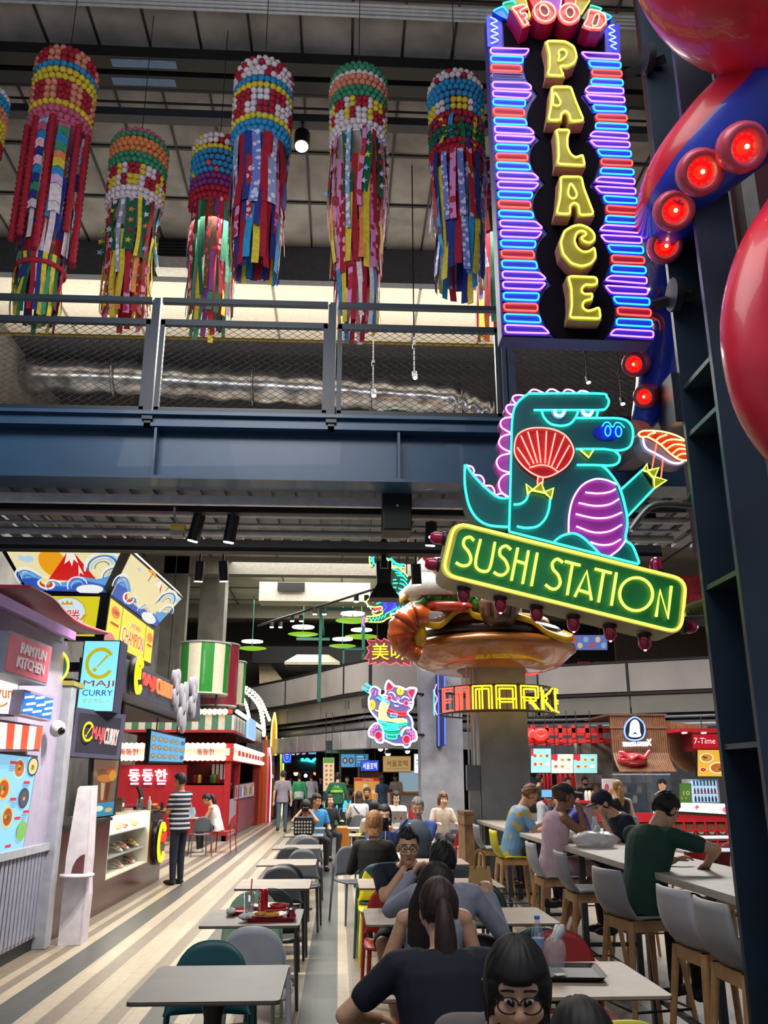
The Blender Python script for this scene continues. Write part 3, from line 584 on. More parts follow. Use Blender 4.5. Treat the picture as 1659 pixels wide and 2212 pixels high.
tt = D([(490, 1370), (500, 1000), (508, 640), (520, 350), (560, 230), (650, 150), (720, 140), (1290, 140), (1360, 170), (1380, 220), (1350, 275), (1290, 287), (1100, 287), (710, 288)], [(780, 288), (800, 350), (860, 410), (960, 428), (1040, 405), (1090, 340), (1105, 290)], [(1285, 288), (1270, 352)],
   [(1090, 358), (1300, 358), (1490, 365), (1570, 410), (1595, 490), (1580, 590), (1530, 635), (1440, 648), (1320, 635), (1085, 635)], [(1430, 650), (1475, 700), (1460, 760), (1390, 782), (1250, 778), (1095, 778)], [(1320, 785), (1380, 840), (1470, 970), (1525, 1150), (1545, 1300), (1530, 1440), (1590, 1500), (1640, 1620), (1645, 1660)], [(1642, 1662), (490, 1372)],
   [(885, 1468), (960, 1410), (1060, 1388), (1140, 1420), (1220, 1490), (1300, 1575)], [(95, 775), (95, 950), (130, 1130), (200, 1250), (310, 1315), (480, 1330)], [(105, 775), (180, 880), (300, 1000), (400, 1070), (490, 1070)], [(660, 1040), (640, 1090), (590, 1125), (530, 1130)], [(855, 1080), (845, 1170), (810, 1260), (740, 1325), (640, 1340), (560, 1325)])
tt += D([(400, 1390), (720, 1095)], [(500, 1790), (890, 1375)], f=cE)
neon('outline_neon', tt, .0062, TEAL, t)
neon('crest_neon', D([(490, 1060), (420, 1010), (400, 930), (440, 870), (495, 850)], [(495, 840), (410, 810), (380, 740), (420, 690), (500, 670)], [(500, 655), (430, 620), (400, 570), (430, 520), (505, 495)], [(505, 485), (430, 440), (415, 390), (450, 355), (520, 345)], [(520, 330), (480, 300), (465, 260), (490, 235), (555, 235)], [(555, 225), (525, 190), (530, 160), (570, 148), (640, 155)], [(655, 145), (690, 105), (730, 100), (780, 120), (810, 135)],
   [(820, 130), (850, 100), (890, 98), (930, 120), (955, 135)], [(970, 130), (1000, 100), (1050, 105), (1085, 130)], [(1105, 130), (1130, 110), (1180, 115), (1215, 138)], [(105, 775), (160, 790), (180, 830), (160, 860)], [(170, 860), (240, 870), (270, 920), (255, 965)], [(265, 960), (330, 960), (360, 1000), (360, 1045)], [(370, 1045), (410, 1030), (450, 1040), (485, 1065)], off=.014), .0048, PINKN, t)
neon('belly_neon', D([(1020, 1385), (1025, 1230), (1060, 1080), (1140, 960), (1250, 905), (1350, 910), (1450, 950)], [(1390, 1590), (1470, 1530), (1530, 1450)], [(1170, 1022), (1280, 1032), (1380, 1020), (1440, 992)], [(1110, 1115), (1250, 1142), (1380, 1130), (1470, 1080)], [(1085, 1215), (1240, 1250), (1380, 1245), (1495, 1200)], [(1090, 1325), (1240, 1378), (1380, 1370), (1495, 1310)], [(1215, 1465), (1300, 1490), (1400, 1485), (1485, 1440)]), .005, NE('#ffb0e8', 2.4), t)
for l_ in [(S.many(cD([(655, 1040), (640, 950), (700, 1000), (775, 935), (805, 1020), (885, 985), (865, 1080), (810, 1030), (690, 1005), (655, 1040)]), .026), False), (S.many(cE([(725, 1100), (790, 1005), (805, 1105), (965, 1065), (905, 1200), (1080, 1250), (900, 1370), (890, 1220), (800, 1120), (725, 1100)]), .026), False), (S.many(cD([(1120, 640), (1200, 712), (1240, 645)]), .024), False)]: neon('claw_neon', [l_], .005, YELN, t)
build('claw_panel', MB().prism(S.many(cE([(725, 1100), (790, 1005), (805, 1105), (965, 1065), (905, 1200), (1080, 1250), (900, 1370), (890, 1220), (800, 1120)]), .012), (0, .02, 0)).prism(S.many(cD([(1130, 640), (1200, 708), (1236, 645)]), .008), (0, .008, 0)).prism(S.many(cD([(655, 1040), (640, 950), (700, 1000), (775, 935), (805, 1020), (885, 985), (865, 1080), (810, 1030), (690, 1005)]), .012), (0, .012, 0)), M('#7f8a10', .4), t)
build('nostril_panel', MB().prism(S.ell(1310, 935, 30, 17, .006), (0, .006, 0)), M('#1020d0', .4), t)
neon('nostril_neon', [(S.ell(980+1370/4.1475, 820+475/4.1475, 6, 11, .024), True), (S.ell(980+1465/4.1475, 820+480/4.1475, 6.5, 11, .024), True)]+D([(1320, 435), (1345, 400), (1380, 400), (1415, 440), (1440, 402), (1480, 405), (1520, 445)]), .0036, CYAN, t)
for l_ in D([(895, 288), (905, 325), (940, 340), (970, 325), (985, 288)], [(1145, 288), (1160, 320), (1200, 335), (1225, 315), (1230, 290)]): neon('pupil_neon', [l_], .0085, WHTN, t)
for x_, r_ in ((940, 17), (1190, 15)): build('iris_panel', MB().prism(S.ell(980+x_/4.1475, 820+288/4.1475, r_, r_, .006, 14, 0, 0, 180), (0, .006, 0)), M('#3f8fb8', .4), t)
so = [(670, 560), (700, 525), (780, 508), (1000, 520), (1200, 570), (1350, 650), (1420, 780), (1435, 850), (1410, 930), (1350, 950), (1240, 920), (1130, 840), (1000, 720), (880, 640), (790, 600), (700, 600)]
su = build('sushi_panel', MB().prism(S.many(cE([(655, 560), (700, 500), (800, 488), (1000, 500), (1210, 550), (1370, 640), (1445, 780), (1460, 860), (1430, 950), (1340, 1000), (1240, 1015), (1120, 990), (900, 870), (760, 790), (715, 700), (700, 610)]), .0), (0, .1, 0)), M('#8a7aa8', .4), t)
build('salmon_panel', MB().prism(S.many(cE(so), .006), (0, .006, 0)), M('#d83a08', .4), su)
neon('salmon_neon', D(so, f=cE, closed=True) + D([(800, 595), (840, 560), (920, 535)], [(920, 660), (990, 600), (1090, 570)], [(1000, 715), (1100, 650), (1220, 640), (1350, 660)], [(1080, 785), (1180, 720), (1290, 715), (1390, 745)], [(1160, 860), (1250, 785), (1330, 780), (1420, 800)], [(1220, 905), (1300, 855), (1420, 850)], f=cE), .0046, NE('#ffd98a', 2.4), su)
neon('rice_neon', D([(735, 610), (745, 700), (790, 780), (900, 840), (1020, 905), (1140, 975), (1260, 995), (1340, 960)], f=cE), .0055, WHTN, su)
neon('chopstick_neon', D([(935, 700), (865, 1080)], [(1030, 930), (1000, 1220)], f=cE), .004, NE('#ff5a3c', 3), t)
neon('support_bracket', [([S((1405, 1085), -.1), S((1500, 1085), -.1), V((XCOL+.05, 4.03, S((1500, 1085)).z))], False)], .03, DARK, t, 6)
# board
t = thing('lettered_sign_board', 'tilted green neon board reading SUSHI STATION with pink bulbs round it', 'sign', S((1215, 1380)))
ob = cF([(130, 78), (1612, 436), (1578, 796), (50, 418)]); SG = PX(Y=YS-.06)
face = rr(SG.many(ob), .07, 5); n = len(face); back = [p+V((0, .26, 0)) for p in face]
mb = MB(); mb.add(face, [tuple(range(n))]); mb.add(back, [tuple(range(n))]); mb.mat = 1; mb.add(face+back, [(i, i+n, (i+1) % n+n, (i+1) % n) for i in range(n)])
build('box', mb, [M('#c8c070', .45), M('#cfc39a', .5)], t)
build('green_face', MB().prism(rr(SG.many(cF([(178, 112), (1580, 456), (1548, 762), (108, 402)]), .006), .05, 4), (0, .006, 0)), M('#1c7a4c', .4), t)
neon('border_neon', [(rr(SG.many(cF([(150, 88), (1600, 448), (1566, 782), (72, 412)]), .02), .07, 5), True)], .0075, YELW, t)
ST = [[(268, 205), (245, 183), (210, 195), (205, 235), (235, 275), (250, 320), (235, 355), (195, 362), (155, 342)], [(310, 197), (280, 330), (290, 380), (335, 398), (370, 370), (400, 215)], [(500, 262), (470, 238), (435, 255), (432, 295), (465, 330), (482, 380), (460, 415), (425, 420), (392, 402)],
  [(825, 342), (790, 320), (760, 345), (765, 385), (795, 420), (808, 470), (785, 505), (750, 505), (715, 480)]]
LN = [[(543, 250), (503, 455)], [(610, 268), (573, 475)], [(530, 330), (597, 352)], [(665, 282), (628, 488)], [(838, 335), (935, 360)], [(885, 350), (852, 545)], [(900, 555), (975, 395), (1003, 578)], [(918, 512), (990, 535)], [(1025, 382), (1130, 408)], [(1080, 400), (1048, 590)], [(1160, 405), (1128, 610)], [(1408, 680), (1432, 515), (1482, 690), (1503, 490)]]
S = SG
neon('lettering_neon', [(cr(SG.many(cF(l), .024), False, 5), False) for l in ST] + [(SG.many(cF(l), .024), False) for l in LN] + [(SG.ell(930+1283/2.9105, 1100+540/2.9105, 35.5, 35.5, .024, 28), True)], .0078, YELW, t)
for fx, fy, d in ((208, 505, (0, 0, -1)), (437, 565, (0, 0, -1)), (665, 622, (0, 0, -1)), (895, 683, (0, 0, -1)), (1125, 740, (0, 0, -1)), (1342, 797, (0, 0, -1)), (80, 185, (-1, 0, .1)), (48, 350, (-1, 0, .1)), (1590, 740, (1, 0, 0)), (1420, 392, (0, 0, 1))):
    p = PX(Y=YS+.06)(cF([(fx, fy)])[0]); d = V(d).normalized()
    b = build('bulb_dome', MB().lathe([(.03, 0), (.033, .02), (.031, .045), (.02, .062), (0, .068)], p+d*.005, 14, d), M('#b00a48', .12, coat=.6), t)
    build('bulb_filament', MB().ell(p+d*.07, .009, nu=8, nv=5), E('#ff7ab0', 5), b); build('bulb_cap', MB().lathe([(.038, -.012), (.038, .006), (.034, .008)], p, 14, d), M('#1c1014', .4), b)
build('wall_arm', MB().cone(S((1470, 1318), -.16), V((XCOL+.06, 4.06, S((1470, 1318)).z)), .035, .035, 8), DARK, t)
single('flexible_conduit', MB().tube(cr([AT(px, py, 4.2) for px, py in ((1362, 1145), (1400, 1098), (1440, 1088), (1495, 1092), (1512, 1082), (1530, 1110), (1548, 1150), (1560, 1230), (1563, 1300), (1540, 1320), (1480, 1325))], False, 5), .017, 8), M('#77787d', .3, .7), 'grey flexible conduit looping between the dinosaur sign and the steel column', 'conduit')

# ================================================================ OCTOPUS
t = thing('octopus_sculpture', 'giant red and blue octopus sculpture with glowing red suckers', 'sculpture', AT(1600, 300, 3.9))
OCT = [M('#e02440', .36, var=.1, scale=4, coat=.3), M('#2a44d0', .36, var=.1, scale=4, coat=.5), M('#8fa3c8', .35, var=.1, scale=5, coat=.5)]
def tentacle(path, rads, blue=(.1, .45), pale=(.45, .6), n=28):
    pts = cr(path, False, 6); m = len(pts); rr_ = []
    for i in range(m): u = i/(m-1)*(len(rads)-1); a = int(min(u, len(rads)-2)); rr_.append(rads[a]*(1-(u-a))+rads[a+1]*(u-a))
    mb = MB(); x = None; rings = []
    for i in range(m):
        tg = (pts[min(i+1, m-1)]-pts[max(i-1, 0)]).normalized()
        x = (V((0, -1, 0)) if x is None else x); x = x - tg*tg.dot(x); x.normalize(); y = tg.cross(x)
        rings.append([pts[i]+(x*cos(2*pi*j/n)+y*sin(2*pi*j/n))*rr_[i] for j in range(n)])
    for j in range(n):
        f = j/n; mb.mat = 1 if blue[0] <= f < blue[1] or blue[0] <= f+1 < blue[1] else 2 if pale[0] <= f < pale[1] else 0
        for i in range(m-1): mb.add([rings[i][j], rings[i][(j+1) % n], rings[i+1][(j+1) % n], rings[i+1][j]], [(0, 1, 2, 3)], True)
    mb.mat = 0; mb.add(rings[0], [tuple(range(n))]); mb.add(rings[-1], [tuple(range(n))]); return mb
def weld(me, d=1e-4):
    b = bmesh.new(); b.from_mesh(me); bmesh.ops.remove_doubles(b, verts=b.verts, dist=d); bmesh.ops.recalc_face_normals(b, faces=b.faces); b.to_mesh(me); b.free()
tp = [(1760, 50, 3.2), (1650, 215, 3.4), (1560, 300, 3.5), (1485, 380, 3.62), (1448, 455, 3.9), (1434, 530, 4.3), (1436, 620, 4.55), (1440, 720, 4.6), (1425, 820, 4.6), (1385, 920, 4.6)]
o = build('tentacle', tentacle([AT(*p) for p in tp], [.27, .26, .235, .2, .18, .18, .18, .18, .14, .06], (.66, 1.06), (.58, .66)), OCT, t); weld(o.data)
tp = [(1850, 250, 3.25), (1725, 440, 3.2), (1655, 560, 3.1), (1626, 700, 3.05), (1648, 850, 3.05), (1715, 965, 3.1), (1830, 1040, 3.2)]
o = build('tentacle', tentacle([AT(*p) for p in tp], [.12, .125, .125, .125, .12, .11, .11], (.58, .92), (.92, 1.0)), OCT, t); weld(o.data)
c = AT(1640, -100, 3.0)
build('body', MB().ell(c, .62, .5, .5, 40, 24, fn=lambda d: 1+.06*sin(3*d.x+1)), OCT[0], t)
for px, py, Y, r, dx in ((1605, 318, 3.12, .108, .1), (1513, 372, 3.28, .105, -.05), (1456, 455, 3.62, .1, -.1), (1437, 531, 3.97, .095, -.15), (1404, 625, 4.48, .08, -.6), (1410, 705, 4.5, .08, -.7), (1373, 786, 4.48, .075, -.8), (1396, 856, 4.5, .07, -.9)):
    p = AT(px, py, Y); d = V((dx, -.8, -.55)).normalized()
    s_ = build('sucker', MB().lathe([(r*.5, -.12), (r*.95, -.06), (r*1.04, -.01), (r*.98, .03), (r*.8, .045), (r*.62, .03), (r*.5, -.0), (0, -.01)], p, 22, d), M('#d84c68', .35, var=.08, coat=.3), t)
    mb = MB(); mb.lathe([(r*.3, -.004), (r*.26, .02), (r*.1, .03), (0, .03)], p, 12, d)
    x, y = basis(d)
    for k in range(11): a = 2*pi*k/11; q = p+(x*cos(a)+y*sin(a))*r*.46+d*.012; mb.tube([q, q+(x*cos(a)+y*sin(a))*r*.14], r*.035, 4)
    build('lamp_glow', mb, E('#ff1c0c', 3), s_); build('filament', MB().ell(p+d*.034, r*.1, nu=8, nv=6), E('#ffe08a', 9), s_)
# ================================================================ TANABATA LANTERNS
PC = dict(R='#a0122c', S='#d6876a', B='#2288bc', Y='#d6bf36', P='#bf5878', W='#d8ccd2', G='#358a66', O='#d9834a', V='#742c78', L='#c7a2cc', D='#20307f', N='#0d5a3a', C='#7ec3e0', K='#e7b9c9')
def paper(k): return M(PC[k], .8, var=.1, scale=20)
def floral(a, b, s=9.0):
    key = ('fl', a, b, s)
    if key in _mc: return _mc[key]
    m = bpy.data.materials.new('patterned_paper'); m.use_nodes = True; nt = m.node_tree; bs = nt.nodes['Principled BSDF']; bs.inputs['Roughness'].default_value = .8
    tc = nt.nodes.new('ShaderNodeTexCoord'); v = nt.nodes.new('ShaderNodeTexVoronoi'); v.inputs['Scale'].default_value = s; r = nt.nodes.new('ShaderNodeValToRGB'); r.color_ramp.interpolation = 'CONSTANT'
    r.color_ramp.elements[0].color = lin(b); r.color_ramp.elements[1].color = lin(a); r.color_ramp.elements[1].position = .42
    nt.links.new(tc.outputs['Object'], v.inputs['Vector']); nt.links.new(v.outputs['Distance'], r.inputs[0]); nt.links.new(r.outputs[0], bs.inputs['Base Color']); _mc[key] = m; return m
FLR = {'f': floral('#a3182a', '#e0a8b4'), 'w': floral('#6a78c0', '#c6cbe8', 14), 'k': floral('#d98ac4', '#b02848', 8), 'g': floral('#5a3a20', '#c23a2a', 11), 'u': floral('#8fa0c8', '#e6e0ec', 10)}
def pm(k): return FLR[k] if k in FLR else paper(k)
def pom(mb, c, r):
    a = rnd.random()*6; mb.ell(c, r, r, r*.95, 9, 6, fn=lambda d: 1+.14*sin(7*d.x+a)*cos(6*d.z+a*2)+.1*sin(9*d.y+a))
def star(mb, c, r, n=V((0, -1, 0)), a0=0):
    x, y = V((1, 0, 0)), V((0, 0, 1)); mb.prism([c+(x*sin(a0+k*pi/5)+y*cos(a0+k*pi/5))*(r if k % 2 == 0 else r*.42)-V((0, .006, 0)) for k in range(10)], (0, .006, 0))
LCT = [0]
def lantern(label, top, w, bb, end, Y, bands, layers, hoop=None):
    rad = w*MPP(Y, AT(top[0], top[1]+60, Y).z)/2*1.02; X = AT(top[0], top[1]+40, Y).x; zt = AT(top[0], top[1]+12, Y).z; zb_ = AT(top[0], bb, Y-rad*.75).z
    t = thing('flower_lantern', label, 'lantern', (X, Y, zb_), 0, 'hanging streamer lanterns')
    rows = sum(b[0] for b in bands); H = zt-zb_; i = 0; pr = rad*.115
    def R_(u): return rad*(sin(min(1, u/.17)*pi/2)**.7 if u < .17 else 1-.05*(u-.17))
    for n, pat in bands:
        mb = MB(); keys = []
        for r in range(n):
            u = (i+.5)/rows; i += 1; q = max(rad*.12, R_(u)-pr*.5); z = zt-H*u+ (0 if u > .3 else -pr*.6); cnt = max(6, int(2*pi*q/(pr*1.75)/2)*2); off = .5*(r % 2) if pat[0] not in '|#' else 0
            for k in range(cnt):
                f = k/cnt
                if pat[0] == '|': c = pat[1] if int(f*14) % 2 else pat[2]
                elif pat[0] == '#': c = pat[1:][(int(f*20)+r//2*1) % (len(pat)-1)]
                elif pat[0] == '^': c = pat[2] if abs(((f*5) % 1)-.5)*2*(n-1) - r < .9 and abs(((f*5) % 1)-.5)*2*(n-1)-r > -.6 else pat[1]
                elif pat[0] == '.': c = pat[1] if (k*7+r*3) % 5 else pat[2+(k+r) % (len(pat)-2)]
                else: c = pat
                if c not in keys: keys.append(c)
                mb.mat = keys.index(c); a = 2*pi*(k+off)/cnt; pom(mb, (X+q*cos(a), Y+q*sin(a), z), pr)
        build('flower_band', mb, [paper(k) for k in keys], t, fixn=False)
    core = MB().lathe([(0, zt-.05), (rad*.5, zt-.08), (rad*.82, zt-H*.3), (rad*.86, zb_)], (X, Y, 0), 20); build('basket_core', core, paper(bands[-1][1][-1]), t)
    build('hanging_wire', MB().cone((X, Y, zt), (X, Y, ZC), .006, .006, 5), DARK, t)
    build('rim_hoop', MB().tube([V((X+rad*.88*cos(a), Y+rad*.88*sin(a), zb_)) for a in [2*pi*k/24 for k in range(24)]], .015, 5, True), paper(bands[-1][1][-1]), t)
    def ribbon(a, r, z0, z1, wd, key, curl=0, stars=None):
        wd *= .72
        mb = MB(); N = 10; d = V((cos(a), sin(a), 0)); s = V((-sin(a), cos(a), 0)); ph = rnd.random()*6; am = rnd.uniform(.01, .04)
        def P(u, v): h = v*(z0-z1); return V((X, Y, 0))+d*(r+am*sin(v*5+ph)+curl*v*v)+s*((u-.5)*wd+am*.8*sin(v*4+ph*2))+V((0, 0, z0-h))
        if isinstance(key, list):
            seg = len(key)
            for q in range(seg):
                v0, v1 = q/seg, (q+1)/seg; mb.mat = q
                m = .022; A = [P(0, v0), P(.5, v0)+V((0, 0, m*2)), P(1, v0), P(1, v1), P(.5, v1)+V((0, 0, m*2)), P(0, v1)]; o_ = d*(.012*(q % 2)); mb.add([p+o_ for p in A], [(0, 1, 4, 5), (1, 2, 3, 4)])
            build('crane_strip', mb, [paper(k) for k in key], t, fixn=False); return
        mb.grid(P, 1, N, False)
        mats = [pm(key)]
        if stars:
            for q in range(5):
                mb.mat = len(mats); k = rnd.choice('WCLOYR'); mats.append(paper(k)); star(mb, P(.5, .08+q*.19)+d*.012, wd*.36, a0=rnd.uniform(-.3, .3))
        build('streamer', mb, mats, t, fixn=False)
    ze = AT(top[0], end, Y-rad*.6).z
    for cnt, f0, f1, keys, wd, rr_, jit, kind in layers:
        if not kind: cnt = int(cnt*1.45)
        for k in range(cnt):
            a = 2*pi*(k+rnd.uniform(-.2, .2))/cnt; z0 = zb_+.03-(zb_-ze)*f0; z1 = zb_-(zb_-ze)*(f1+rnd.uniform(-jit, jit)*.5); key = keys[k % len(keys)]
            if kind == 'garland':
                mb = MB(); mb.tube([V((X+rad*rr_*cos(a), Y+rad*rr_*sin(a), z0+(z1-z0)*q/44)) for q in range(45)], [.05 if q % 2 else .033 for q in range(45)], 7); build('garland', mb, pm(key), t)
            elif kind == 'crane': ribbon(a, rad*rr_, z0, z1, wd, [rnd.choice('LPCBOGWDKY') for _ in range(11)])
            else: ribbon(a, rad*rr_, z0, z1, wd, key, 0, kind == 'star')
    if hoop:
        f, keys = hoop; z = zb_-(zb_-ze)*f
        build('lower_hoop', MB().tube([V((X+rad*.7*cos(a), Y+rad*.7*sin(a), z)) for a in [2*pi*k/20 for k in range(20)]], .035, 6, True), paper('R'), t)
        build('paper_collar', MB().loft([[V((X+rad*.6*cos(a), Y+rad*.6*sin(a), zz)) for a in [2*pi*k/20 for k in range(20)]] for zz in (z+.55, z)], False), pm(keys[0]), t, fixn=False)
    return t
YL = 9.7
lantern('red and salmon striped flower lantern with origami crane strips, second from the edge', (146, 112), 124, 262, 668, YL,
        [(4, '|RS'), (1, 'B'), (2, 'Y'), (3, '|RS'), (1, 'Y'), (2, 'P')], [(7, 0, .52, ['L'], .2, .86, .05, 'crane'), (9, 0, .66, ['R'], .1, .95, .2, 'garland'), (8, 0, .5, ['Y', 'B', 'D', 'O'], .07, .8, .1, ''), (12, .3, .68, ['W', 'R', 'W', 'D'], .1, .72, .1, ''), (9, .5, .82, ['D', 'W', 'g'], .16, .62, .1, ''), (20, .72, 1.0, ['Y', 'G', 'Y', 'N', 'R', 'D'], .08, .7, .08, '')], (.76, ['R']))
lantern('green and orange flower lantern with star covered green strips, below the striped one', (303, 283), 115, 430, 676, YL+.7,
        [(1, 'G'), (1, 'P'), (1, 'G'), (3, 'O'), (2, 'G'), (4, '#RYW'), (1, 'W'), (1, 'W')], [(9, 0, .5, ['N'], .2, .88, .05, 'star'), (8, 0, .6, ['u', 'Y', 'R', 'f'], .07, .95, .3, ''), (14, .3, .85, ['Y', 'R', 'O', 'f', 'Y'], .09, .82, .2, ''), (16, .55, 1.0, ['R', 'Y', 'O', 'k', 'R'], .11, .7, .1, 'star')])
lantern('white, yellow and blue flower lantern half behind the tall zigzag one', (474, 292), 110, 432, 686, YL+.9,
        [(3, '.WRY'), (1, 'Y'), (2, 'B'), (2, '.BPY'), (2, 'V'), (2, 'R')], [(9, 0, .5, ['f', 'N', 'g', 'G'], .1, .9, .1, ''), (16, 0, .8, ['G', 'N', 'g', 'V', 'f'], .08, .85, .2, ''), (20, .3, 1.0, ['N', 'R', 'Y', 'V', 'G', 'R'], .1, .75, .12, '')])
lantern('white flower lantern with red zigzag crown and navy, red and blue streamers', (571, 133), 122, 290, 574, YL-.3,
        [(5, '^WR'), (1, 'B'), (1, 'Y'), (4, '#RRWW'), (1, 'Y'), (2, 'B')], [(14, 0, .55, ['w', 'R', 'u', 'R', 'D'], .16, .9, .04, ''), (12, 0, .8, ['f', 'D', 'R', 'k'], .1, .84, .15, ''), (20, .1, .97, ['D', 'R', 'D', 'B', 'Y', 'R'], .12, .76, .1, '')])
lantern('teal and pink flower lantern with star covered strips and a long red tail', (775, 146), 120, 286, 690, YL-.2,
        [(1, 'W'), (2, 'G'), (1, 'W'), (2, 'S'), (2, 'G'), (4, '#RWY'), (2, 'W')], [(9, 0, .36, ['N'], .2, .9, .05, 'star'), (9, 0, .5, ['k', 'u', 'k', 'R'], .08, .97, .15, ''), (18, .15, .7, ['Y', 'R', 'O', 'Y', 'k', 'f'], .11, .84, .15, ''), (18, .55, 1.0, ['R', 'W', 'B', 'Y', 'k', 'R', 'W'], .09, .72, .08, '')], (.72, ['R']))
lantern('white and blue flower lantern with a red ring, next to the marquee sign', (983, 155), 116, 330, 600, YL-.3,
        [(3, '.WR'), (3, 'B'), (2, '#WBYY'), (2, 'R'), (2, 'N'), (2, 'R')], [(14, -.28, -.05, ['D', 'Y', 'B', 'N'], .08, .98, .1, ''), (14, 0, .6, ['w', 'f', 'D', 'w', 'k'], .11, .96, .15, ''), (18, .1, .98, ['D', 'R', 'w', 'B', 'Y', 'D'], .12, .82, .14, '')])
lantern('green and orange streamer lantern mostly hidden behind the marquee sign', (1062, 350), 100, 455, 700, YL+1.0,
        [(2, 'R'), (2, 'W'), (3, 'P')], [(8, 0, .5, ['G', 'u', 'N'], .1, .95, .1, ''), (14, .2, 1.0, ['R', 'O', 'Y', 'R', 'G'], .12, .85, .1, '')])
lantern('yellow and blue flower lantern cut off by the picture edge', (-38, 176), 105, 300, 640, YL,
        [(2, 'W'), (2, 'B'), (2, 'S'), (3, 'Y'), (2, 'R')], [(10, 0, .6, ['R', 'Y', 'D'], .1, .9, .1, '')])

# ================================================================ BURGER SCULPTURE ROUND THE COLUMN
bx, by = (c1+c2)/2-.12, YC1+.4
def bz(py, Y): return AT(1070, py, Y).z
t = thing('burger_sculpture', 'giant open burger sculpture with rooster head and shrimp, wrapped round the concrete column', 'sculpture', (bx, by, bz(1449, by-.9)))
zB, zR = bz(1450, by-1.0)+.1, bz(1398, by)
BUN = M('#a4601c', .28, var=.14, scale=1.2, coat=.6)
build('bun', MB().lathe([(.45, zB+.03), (.85, zB), (1.12, zB+.08), (1.3, zB+.24), (1.38, zR-.1), (1.37, zR-.02), (1.28, zR+.04), (1.1, zR+.05), (.4, zR+.05)], (bx, by, 0), 48), BUN, t)
build('patty', MB().lathe([(.4, zR+.04), (1.16, zR+.04), (1.22, zR+.12), (1.16, zR+.24), (.4, zR+.28)], (bx, by, 0), 40), M('#24140f', .3, var=.3, scale=6, bump=.6, coat=.5), t)
build('onion_base', MB().lathe([(.4, zR+.26), (1.0, zR+.24), (.98, zR+.4), (.4, zR+.4)], (bx, by, 0), 32), M('#b9871e', .4), t)
Yf = by-1.12
def slab(name, pts, wd, th, mat, Y=Yf, dy=.5):
    mb = MB(); q = cr([AT(px, py, Y) for px, py in pts], False, 5); rings = []
    for i, p in enumerate(q):
        a = V((0, dy, .16)); rings.append([p+V((0, -.05, -th)), p+V((0, -.05, th)), p+a+V((0, 0, th)), p+a+V((0, 0, -th))])
    mb.loft(rings, True, True); return build(name, mb, mat, t, bevel=.02)
CHE = M('#c99a10', .3, var=.06, coat=.5)
slab('cheese', [(893, 1378), (905, 1350), (950, 1352), (985, 1322), (1010, 1317), (1022, 1330), (1045, 1336)], .4, .05, CHE)
slab('cheese', [(1112, 1333), (1150, 1345), (1180, 1368), (1222, 1383), (1236, 1378)], .4, .05, CHE)
build('cheese_corner', MB().ell(AT(905, 1372, Yf), .12, .1, .2, 14, 10), CHE, t)
TOM = M('#c9452e', .3, var=.08, coat=.5)
build('tomato', MB().lathe([(0, -.07), (.42, -.07), (.46, 0), (.42, .07), (0, .07)], AT(968, 1313, Yf+.3), 28, (.05, -.12, 1)), TOM, t)
mb = MB()
q = cr([AT(px, py, Yf+.1) for px, py in ((925, 1283), (945, 1293), (965, 1296), (985, 1290), (1010, 1294), (1025, 1304), (1038, 1296))], False, 5); mb.tube(q, [.1+.03*sin(i*1.3) for i in range(len(q))], 10)
build('lettuce', mb, M('#3f7a1c', .35, var=.2, scale=5, coat=.4), t)
q = cr([AT(px, py, Yf+.1) for px, py in ((882, 1322), (893, 1312), (910, 1306), (922, 1296))], False, 5); build('pickle', MB().tube(q, [.1, .11]+[.1]*(len(q)-3)+[.06], 12), M('#2c6a26', .35, var=.2, scale=5, coat=.4), t)
p = AT(1077, 1322, Yf+.05); build('meatball', MB().ell(p, .31, .3, .3, 24, 16, fn=lambda d: 1+.05*sin(6*d.x+2*d.z)), M('#4a3420', .4, var=.2, scale=5, coat=.4), t)
mb = MB(); mb.ell(p+V((0, -.03, .06)), .32, .3, .26, 24, 12)
for a, L in ((-.7, .1), (-.25, .16), (.2, .08), (.55, .13)): mb.tube([p+V((.3*sin(a), -.31*cos(a), .08)), p+V((.31*sin(a), -.32*cos(a), .0)), p+V((.3*sin(a), -.3*cos(a), -L))], [.07, .06, .05], 8)
build('sauce_drip', mb, M('#6a4a34', .3, coat=.5), t)
q = cr([AT(px, py, Yf+.02) for px, py in ((925, 1333), (900, 1330), (880, 1342), (868, 1365), (872, 1390), (890, 1408), (908, 1418))], False, 6); m = len(q)
build('shrimp', MB().tube(q, [(.12+.1*sin(pi*min(1, i/m*1.25)))*(1+.09*(i % 4 == 0)) for i in range(m)], 14), M('#c8581a', .3, var=.25, scale=3, coat=.6), t)
build('shrimp_bands', MB().tube(q[6:8], .225, 14).tube(q[13:15], .245, 14).tube(q[20:22], .225, 14).tube(q[27:29], .175, 14), M('#a03408', .3, coat=.6), t)
slab('fries', [(864, 1302), (880, 1288), (900, 1276)], .2, .05, CHE, Yf+.3, .2)
p = AT(940, 1245, Yf+.35)
rh = build('rooster_head', MB().ell(p, .34, .36, .36, 22, 16).lathe([(.3, .1), (.4, -.1), (.5, -.28), (.42, -.36), (0, -.36)], p, 22), M('#d9d4cc', .55, var=.08, scale=6, bump=.2), t)
build('beak', MB().lathe([(.12, 0), (.09, .12), (.02, .24)], p+V((.02, -.3, .04)), 12, (.35, -.8, -.5)), M('#d07a14', .35, coat=.4), rh)
build('comb', MB().ell(p+V((-.12, -.22, .32)), .12, .1, .16).ell(p+V((0, -.15, .42)), .12, .1, .18).ell(p+V((.12, -.1, .4)), .1, .1, .16), M('#b8281c', .35, coat=.5), rh)
build('eye', MB().ell(p+V((-.12, -.33, .12)), .05), M('#15100c', .2), rh)

